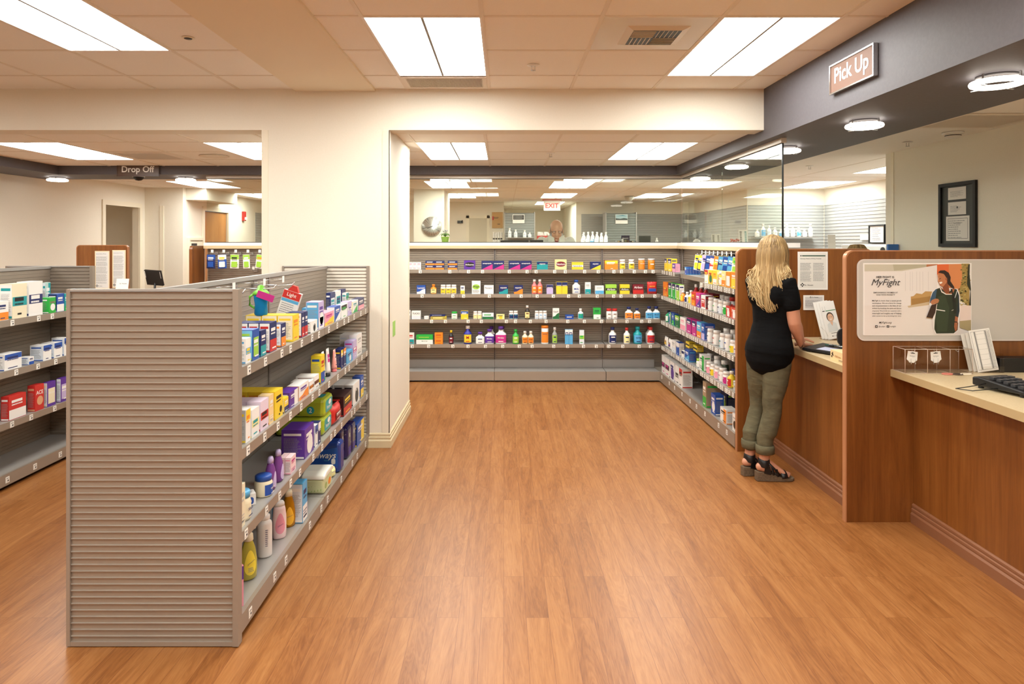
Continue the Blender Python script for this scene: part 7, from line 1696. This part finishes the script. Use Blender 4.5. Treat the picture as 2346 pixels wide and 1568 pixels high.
# ------------------------------------------------------------------ behind the glass and the drop off side
M_SG = mat('#aeb0ae', .5, .1); M_SGD = mat('#8e9291', .5, .1)
def slatwall(label, mb):
    o = thing('slatwall_panel', label, 'wall panel', (0, 0, 0), group='grey slatwall panels in the pharmacy'); mb.build('panel', o); return o
slatwall('grey slatwall on the inner back wall behind the glass end', slat(3.96, 5.19, .1, 2.13, 10.985, 'y-', M_SG, .05, .008))
slatwall('grey slatwall running along the far right side wall', slat(6.62, 10.97, .1, 2.13, 5.185, 'x-', M_SG, .05, .008))
slatwall('grey slatwall on the deep back wall right of the pharmacist', slat(1.66, 3.93, .1, 2.13, 14.485, 'y-', M_SG, .05, .008))
slatwall('grey slatwall on the short inner side wall', slat(11.02, 14.46, .1, 2.13, 3.935, 'x-', M_SG, .05, .008))
slatwall('grey slatwall strip at the far end of the drop off side wall', slat(13.75, 14.46, .1, 2.13, -5.025, 'x+', M_SG, .05, .008))
def unit(label, x0, x1, y, z1, m=M_SGD):
    t = thing('storage_unit', label, 'shelving', (0, 0, 0), group='slatted storage units in the pharmacy')
    slat(x0, x1, .02, z1, y, 'y-', m, .05, .008).build('end_panel', t); MB().box(x0-.02, y-.01, 0, x0, y+.4, z1+.02, M_METAL_L).box(x1, y-.01, 0, x1+.02, y+.4, z1+.02, M_METAL_L).box(x0, y+.014, 0, x1, y+.40, z1, M_METAL_D).build('carcass', t); return t
unit('slatted storage unit under the keyboard picture, left of the pharmacist', .0+.03, .615, 13.7, 2.12)
unit('dark slatted storage unit under the mountain calendar', 2.10, 2.70, 13.85, 2.12, mat('#7f8583', .5))
# clock
t = thing('wall_clock', 'round brushed metal clock on the cream pillar behind the glass', 'clock', (-1.165, 10.99, 1.785))
M = Matrix.Rotation(math.pi/2, 4, 'X')
mm = mat('#c9cbca', .28, .85, 'brushed_clock_face').copy(); nt, b, N, L = nodes(mm); tcn = N('ShaderNodeTexCoord'); sp = N('ShaderNodeSeparateXYZ'); L(tcn.outputs['Object'], sp.inputs[0])
at2 = N('ShaderNodeMath', operation='ARCTAN2'); L(sp.outputs[0], at2.inputs[0]); L(sp.outputs[2], at2.inputs[1]); nz = N('ShaderNodeTexNoise', Scale=3.0, Detail=3.0); cb = N('ShaderNodeCombineXYZ'); L(at2.outputs[0], cb.inputs[0]); L(cb.outputs[0], nz.inputs['Vector'])
L(ramp(N, L, nz.outputs[0], [(.35, '#8f9192'), (.5, '#d9dad8'), (.65, '#a5a7a8')]).outputs[0], b.inputs['Base Color'])
MB().lathe([(.155, 0), (.158, .01), (.155, .018), (.0, .018)], mm, M, 40).build('face', t)
mb = MB(); P = face_M((0, -.0186, 0), (1, 0, 0), (0, 0, 1))
for i in range(12): a = i*math.pi/6; Q = P @ Matrix.Rotation(a, 4, 'Z'); rect(mb, -.002, .12, .002, .145, INKD, Q)
mb.build('hour_mark', t); mb = MB(); rect(mb, -.003, -.01, .003, .12, M_DARK, P @ Matrix.Translation((0, 0, .002)) @ Matrix.Rotation(-1.25, 4, 'Z')); rect(mb, -.004, -.01, .004, .08, M_DARK, P @ Matrix.Translation((0, 0, .003)) @ Matrix.Rotation(2.0, 4, 'Z')); mb.build('hand', t)
# potted flower on the ledge
t = thing('potted_plant', 'lime green pot with small purple flower on the white ledge', 'plant', (-.678, 7.85, 1.5245))
MB().lathe([(.036, 0), (.046, .06), (.049, .062), (.049, .068), (.044, .068)], mat('#a6cf3a', .35), n=24).build('pot', t)
mb = MB(); rg = random.Random(3)
for i in range(9):
    a = i*.7+.2; l = rg.uniform(.05, .085); vs = []; K = 6
    for j in range(K+1):
        u = j/K; r = l*u; z = .068+.05*math.sin(u*2.3)-.03*u*u; w_ = .018*math.sin(math.pi*min(1, u*.95+.03))
        for s in (-1, 0, 1): vs.append((r*math.cos(a)-s*w_*math.sin(a), r*math.sin(a)+s*w_*math.cos(a), z-.004*abs(s)))
    mb.add(vs, [(3*j+k, 3*j+k+1, 3*j+k+4, 3*j+k+3) for j in range(K) for k in (0, 1)], mat('#6f9a3a', .5), None, True)
mb.build('leaf', t); mb = MB()
for i in range(14): c = Vector((rg.uniform(-.03, .03), rg.uniform(-.02, .02), rg.uniform(.115, .15))); mb.tube([(c.x*.3, c.y*.3, .07), tuple(c)], .001, mat('#6f9a3a', .5), 4); ell(mb, c, (.007, .007, .006), mat(rg.choice(['#7c6bb0', '#c9c0e0', '#e8e4f2']), .5), None, 8)
mb.build('flower', t)
# pharmacist's counter with monitors
t = thing('work_counter', 'white work counter in front of the pharmacist, hidden below the ledge', 'counter', (0, 0, 0)); MB().box(-.6, 7.98, .98, 3.2, 8.36, 1.02, M_TOP).build('worktop', t); MB().box(-.58, 8.02, 0, 3.18, 8.30, .98, M_WHITE).build('carcass', t)
def monitor(x, y, zt, w_, h_, label, base, rz=0, col=M_BLACK, name='computer_monitor'):
    t = thing(name, label, 'monitor', (x, y, base), rz, group='computer monitors in the pharmacy'); MB().box(-w_/2, -.015, zt-h_-base, w_/2, .015, zt-base, col).build('screen', t, bevel=.004); MB().tube([(0, .02, .01), (0, .02, zt-base-h_*.5)], .018, M_BLACK).lathe([(.1, 0), (.1, .012), (.02, .016)], M_BLACK, n=20).build('stand', t); return t
monitor(.13, 8.22, 1.552, .34, .28, 'black monitor whose top edge shows left of the pharmacist', 1.021); monitor(.40, 8.24, 1.556, .16, .26, 'second black monitor edge right beside the pharmacist', 1.021)
# clutter on low cabinets
def cabinet(label, x0, y0, x1, y1, z):
    t = thing('storage_cabinet', label, 'cabinet', (0, 0, 0), group='pharmacy storage cabinets'); MB().box(x0, y0, 0, x1, y1, z-.025, M_CREAM).build('carcass', t); MB().box(x0-.01, y0-.01, z-.025, x1+.01, y1, z, M_WHITE).build('top', t)
    n = max(1, int((x1-x0)/.5))
    for i in range(n): a = x0+(x1-x0)*i/n; d = MB().box(a+.006, y0-.014, .08, a+(x1-x0)/n-.006, y0, z-.04, M_CREAM).build('door', t); MB().box(a+.04, y0-.03, z-.3, a+.05, y0-.014, z-.18, M_CHROME).build('handle', d)
cabinet('tall cabinet behind the glass under the dark sign', 1.45, 9.55, 2.35, 9.95, 1.49); cabinet('tall cabinet behind the right glass under the vase', 2.42, 9.0, 3.66, 9.4, 1.50); cabinet('tall cabinet behind the wood panel under the white stand', 3.20, 6.9, 3.70, 7.3, 1.45)
cabinet('low shelf cabinet under the white medicine bottles', 1.42, 12.75, 2.02, 13.1, 1.50)
cabinet('cabinet below the cork board and jars', -.24, 14.0, -.02, 14.4, 1.49)
cabinet('cabinet below the red trays', .66, 13.9, 1.05, 14.3, 1.55)
t = thing('desk_sign', 'dark purple desk sign over a row of magazines behind the glass', 'sign', (1.745, 9.72, 1.491)); MB().box(-.06, -.004, .04, .06, .004, .135, mat('#33304e', .5)).box(-.02, -.004, 0, .02, .02, .04, mat('#33304e', .5)).build('board', t); mb = MB(); put_text(mb, 'Remarks', M_WHITE, face_M((0, -.0046, .095), (1, 0, 0), (0, 0, 1)), width=.08, bold=.01); mb.build('lettering', t)
rg = random.Random(8)
for i in range(9):
    x = 1.60+i*.034; t = thing('magazine', ('grey', 'tan', 'dark', 'pale', 'olive', 'brown', 'black', 'cream', 'slate')[i]+' magazine standing in the row under the dark sign', 'magazine', (x, 9.64, 1.491), 0, 'magazines under the dark sign'); MB().box(-.012, -.03, 0, .006, .03, rg.uniform(.05, .085), mat(('#8a8c8c', '#b39a6b', '#3a3b3d', '#d0cfca', '#77754f', '#6a4d37', '#1b1b1c', '#ddd3b8', '#5d6a73')[i], .5), Matrix.Rotation(rg.uniform(-.2, .2), 4, 'Y')).build('cover', t)
monitor(2.02, 9.72, 1.62, .17, .10, 'dark grey curved monitor right of the dark sign', 1.491, 0, mat('#3f423f', .4))
stock('bot', 'small white pump bottle', 'standing right of the grey monitor', (2.19, 9.7, 1.491), 0, .04, .10, .04, ('wh', 'wh', 'gy', 'wh'))
rg = random.Random(6)
RN = ('front', 'middle', 'rear')
shelfpos = []
for r in range(3):
    for i in range(6 if r else 4):
        stock('bot', 'small white medicine bottle', 'crowded on the cabinet before the deep slatwall', (1.50+i*.085+.02*r, 12.85+r*.09, 1.501), 0, .07, .10+.045*r+rg.uniform(0, .04), .07, ('wh', rg.choice(['wh', 'sk', 'pa', 'wh']), 'gy', 'wh'), group='white bottles crowded on the far cabinet')
for i, x in enumerate((.12, .24, .42, .52)):
    stock('bot', ('tall clear', 'white', 'grey', 'short pale')[i]+' bottle', 'on the bracket of the left slatted storage unit', (x, 13.60, 1.621), 0, .07, (.19, .16, .15, .10)[i], .07, ('wh', 'pa', 'gy', 'wh'))
tb = thing('bracket_shelf', 'small bracket shelf carrying four bottles on the left storage unit', 'shelf', (0, 0, 0)); MB().box(.05, 13.5, 1.61, .60, 13.69, 1.62, M_METAL_L).build('board', tb)
for i in range(4):
    for r in range(2): stock('jar', ('black capped', 'white')[r]+' jar', 'below the cork board behind the glass', (-.205+i*.052, 14.08, 1.491+r*.125), 0, .046, .12, .046, ('wh', 'wh', 'gy', ('bk', 'wh')[r]), group=('black capped', 'white')[r]+' jars below the cork board')
t = thing('cork_board', 'tan notice board with a pinned paper on the far wall behind the glass', 'board', (0, 0, 0)); MB().box(-.25, 14.47, 1.83, -.02, 14.498, 2.17, mat('#c9a06b', .8)).build('board', t); mb = MB(); P = face_M((-.135, 14.469, 2.0), (1, 0, 0), (0, 0, 1)); textlines(mb, -.08, .03, .03, .07, 2, INKD, P, .5, 3); textlines(mb, .0, -.1, .06, -.07, 1, INKD, P, .5, 4); rect(mb, -.11, .0, -.075, .08, cm('re'), P); mb.build('paper', t)
for i in range(3):
    t = thing('red_tray', ('left', 'middle', 'right')[i]+' red tray of white packets left of the pharmacist', 'tray', (.735+i*.115, 13.98, 1.551), 0, 'red trays left of the pharmacist')
    MB().box(-.05, -.06, 0, .05, .06, .11, mat('#c43a30', .5)).build('tray', t); mb = MB(); rg = random.Random(i)
    for k in range(5): a = rg.uniform(-.5, .5); mb.box(-.02, -.004, 0, .02, .004, .09, M_WHITE, Matrix.Translation((rg.uniform(-.03, .03), -.03+k*.015, .10)) @ Matrix.Rotation(a, 4, 'Y'))
    mb.build('packet', t)
# pictures
def picture(label, x, z, y, w_, h_, kind):
    t = thing('wall_picture', label, 'picture', (0, 0, 0)); M = face_M((x, y, z), (1, 0, 0), (0, 0, 1)); MB().box(-w_/2, -h_/2, 0, w_/2, h_/2, .006, M_WHITE, M).build('sheet', t); mb = MB(); P = M @ Matrix.Translation((0, 0, .0075)); P2 = P @ Matrix.Translation((0, 0, .001))
    if kind: rect(mb, -w_*.48, -h_*.12, w_*.48, h_*.47, mat('#a9c6cf', .5), P); flat(mb, [(-w_*.48, -.12*h_), (w_*.48, -.12*h_), (w_*.48, .05*h_), (w_*.2, .12*h_), (-.1*w_, .03*h_), (-.48*w_, .1*h_)], mat('#3f4a48', .5), P2); flat(mb, [(-.48*w_, .3*h_), (.1*w_, .42*h_), (.45*w_, .3*h_), (.0, .33*h_)], mat('#2f7f92', .5), P2)
    else: rect(mb, -w_*.45, -h_*.1, w_*.45, h_*.42, M_DARK, P); textlines(mb, -w_*.4, -h_*.05, w_*.4, h_*.38, 5, M_SG, P2, .4, 2)
    mb.build('print', t)
picture('calendar page with mountain lake on the dark slatted unit', 2.405, 2.0, 13.838, .25, .19, 1)
picture('small keyboard picture on the left slatted unit', .30, 2.0, 13.688, .24, .18, 0)
# vase, papers and flowers on the right cabinet
t = thing('reed_vase', 'small white round vase with dry black stems behind the right glass', 'vase', (2.62, 9.2, 1.501)); MB().lathe([(.02, 0), (.05, .025), (.045, .05), (.015, .07), (.012, .075)], M_WHITE, n=20).build('vase', t); mb = MB(); rg = random.Random(1)
for i in range(9): a = rg.uniform(0, 6.3); l = rg.uniform(.05, .10); mb.tube([(0, 0, .07), (l*.5*math.cos(a), l*.3*math.sin(a), .12), (l*math.cos(a), l*.6*math.sin(a), .16+rg.uniform(0, .04))], .002, M_DARK, 5)
mb.build('stem', t)
for i, (x, w_, h_, l) in enumerate(((2.87, .12, .14, 'small white framed paper right of the reed vase'), (3.24, .12, .20, 'tall white leaflet stand near the glass end'))):
    t = thing('paper_stand', l, 'stand', (x, 9.15, 1.501)); M = leaning(t, 'sheet', 0, 0, w_, h_, .15, .003); mb = MB(); textlines(mb, -w_*.4, h_*.1, -w_*.15, h_*.9, 6, INKD, M @ Matrix.Translation((0, 0, .0007)), .6, i); textlines(mb, w_*.15, h_*.1, w_*.4, h_*.9, 6, cm('te') if i else INK, M @ Matrix.Translation((0, 0, .0007)), .6, i+5); mb.build('print', t)
t = thing('flower_bunch', 'small bunch of red flowers behind the glass beside the leaflet stand', 'flowers', (3.10, 9.10, 1.501)); mb = MB(); rg = random.Random(9)
for i in range(22): ell(mb, (rg.uniform(-.05, .05), rg.uniform(-.02, .02), .02+rg.uniform(0, .05)), (.012, .012, .010), mat(rg.choice(['#c9403c', '#d9655e', '#a82d2f']), .6), None, 8)
mb.build('blossom', t); MB().lathe([(.03, 0), (.035, .02), (.03, .03)], M_WHITE, n=14).build('dish', t)
tb = thing('bracket_shelf', 'bracket shelf of pale bottles on the inner slatwall', 'shelf', (0, 0, 0)); MB().box(4.0, 10.75, 1.60, 5.0, 10.975, 1.612, M_METAL_L).build('board', tb)
for i in range(10): stock('bot', 'pale medicine bottle', 'on the bracket shelf of the inner slatwall', (4.06+i*.095, 10.86, 1.613), 0, .07, .12+.03*((i*7) % 4), .07, ('wh', ('wh', 'sk', 'pa')[i % 3], 'gy', 'wh'), group='pale bottles on the inner slatwall shelf')
# right of the glass end, above the wood panels
t = thing('card_stand', 'plain tall white card on the cabinet above the first wood panel', 'card', (3.39, 7.0, 1.4505)); leaning(t, 'card', 0, 0, .078, .155, .08, .003)
t = thing('card_stand', 'short white card just right of the tall one above the panel', 'card', (3.53, 7.0, 1.4505)); leaning(t, 'card', 0, 0, .06, .05, .08, .003)
def sidepic(label, y, z, w_, h_, fc, ic, name='certificate_frame', cat='picture frame', x=5.172):
    t = thing(name, label, cat, (0, 0, 0)); M = face_M((x, y, z), (0, -1, 0), (0, 0, 1)); mb = MB(); e = .018
    for a, b, c, d in ((-w_/2, -h_/2, -w_/2+e, h_/2), (w_/2-e, -h_/2, w_/2, h_/2), (-w_/2+e, -h_/2, w_/2-e, -h_/2+e), (-w_/2+e, h_/2-e, w_/2-e, h_/2)): mb.box(a, b, 0, c, d, .02, fc, M)
    mb.build('frame', t); MB().box(-w_/2+e, -h_/2+e, 0, w_/2-e, h_/2-e, .006, ic, M).build('mount', t); mb = MB(); textlines(mb, -w_*.3, -h_*.35, w_*.3, h_*.35, 8, INK, M @ Matrix.Translation((0, 0, .007)), .35, 2, .4); mb.build('print', t)
sidepic('black framed certificate on the far right slatwall', 9.38, 1.64, .40, .26, M_BLACK, M_WHITE); sidepic('second black framed certificate cut by the cream wall end', 8.98, 1.64, .34, .26, M_BLACK, M_WHITE); sidepic('oak framed cork board cut by the cream wall end', 8.95, 1.97, .30, .34, mat('#a8682f', .5), mat('#c99a5c', .8), 'cork_board', 'board')
t = thing('tape_note', 'small white note taped left of the framed certificate', 'note', (5.172, 9.72, 1.60)); MB().box(-.003, -.11, -.04, 0, .11, .04, M_WHITE).build('paper', t)
t = thing('office_printer', 'pale office machine peeking over the poster panel', 'printer', (4.6, 8.3, 0)); MB().box(-.35, -.25, .95, .30, .25, 1.50, mat('#cfd2d0', .5)).build('housing', t, bevel=.02); MB().box(-.35, -.25, 0, .30, .25, .94, M_CREAM).build('cabinet', t); mb = MB(); disc(mb, -.1, 0, .03, .03, M_DARK, face_M((0, -.252, 1.44), (1, 0, 0), (0, 0, 1)), 14); mb.build('dial', t)
monitor(3.66, 6.38, 1.51, .10, .08, 'bright blue screen corner beside the cream wall end', 1.30, 0, mat('#2f6fc0', .3), 'label_printer')
bpy.data.objects['label_printer'].name = 'small_display'
t = thing('side_table', 'small stand holding the blue display by the wall end', 'stand', (3.66, 6.38, 0)); MB().box(-.055, -.12, 1.27, .055, .12, 1.30, M_CREAM).box(-.045, -.1, 0, .045, .1, 1.27, M_CREAM).build('pedestal', t)
# drop off side: fire alarm, valve cabinet
t = thing('fire_alarm', 'red wall fire alarm strobe on the side wall behind the drop off glass', 'fire alarm', (-5.04, 13.09, 2.02)); MB().box(0, -.05, -.08, .05, .05, .10, mat('#b3221f', .4)).build('housing', t, bevel=.006); MB().box(.05, -.03, -.06, .075, .03, -.01, M_WHITE).build('strobe', t)
t = thing('valve_cabinet', 'white wall cabinet with keypad and two chrome valves by the drop off', 'cabinet', (0, 0, 0)); X = -5.038
MB().box(X, 10.78, .75, X+.04, 10.82, 1.60, M_CREAM).box(X, 11.28, .75, X+.04, 11.32, 1.60, M_CREAM).box(X, 10.82, 1.56, X+.04, 11.28, 1.60, M_CREAM).box(X, 10.82, .75, X+.04, 11.28, .79, M_CREAM).build('frame', t)
MB().box(X, 10.83, .80, X+.012, 11.27, 1.16, M_SGD).build('glass_door', t); MB().box(X, 10.83, 1.18, X+.03, 11.27, 1.54, M_CREAM).build('keypad_panel', t)
mb = MB(); P = face_M((X+.031, 11.05, 1.36), (0, 1, 0), (0, 0, 1)); rect(mb, -.18, .08, .02, .15, M_DARK, P); textlines(mb, -.18, -.15, .18, .06, 7, INK, P, .4, 3); mb.build('keypad', t)
for z in (.9, 1.07): MB().tube([(X+.02, 10.9, z), (X+.06, 11.0, z), (X+.06, 11.1, z), (X+.02, 11.2, z)], .03, M_CHROME).lathe([(.05, -.02), (.055, 0), (.05, .02)], M_DARK, Matrix.Translation((X+.07, 11.05, z)) @ Matrix.Rotation(math.pi/2, 4, 'X'), 14).build('valve', t)
door_casing_far = struct(MB().box(-.80, 14.482, 0, -.74, 14.5, 2.1, M_CREAM).box(-.36, 14.482, 0, -.30, 14.5, 2.1, M_CREAM).box(-.80, 14.482, 2.04, -.30, 14.5, 2.1, M_CREAM).build('door_3')); MB().box(-.74, 14.49, .01, -.36, 14.499, 2.04, mat('#cfc8b4', .6)).build('door_leaf', door_casing_far)
t = thing('coat_hook', 'small black hook on the far wall left of the grey door', 'hook', (-.93, 14.47, 1.96)); MB().box(-.06, 0, -.03, .06, .028, .03, M_BLACK).tube([(.03, 0, .0), (.05, -.04, .03)], .012, M_BLACK).build('plate', t)

# ------------------------------------------------------------------ labels: report anything shared outside a group
for l, os_ in LABELS.items():
    if len(os_) > 1:
        g = {o.get('group') for o in os_}
        if len(g) > 1 or None in g:
            for o in os_: o['group'] = 'repeats: '+os_[0]['category']+' '+l[:40]
        print('SHARED', len(os_), l, g)
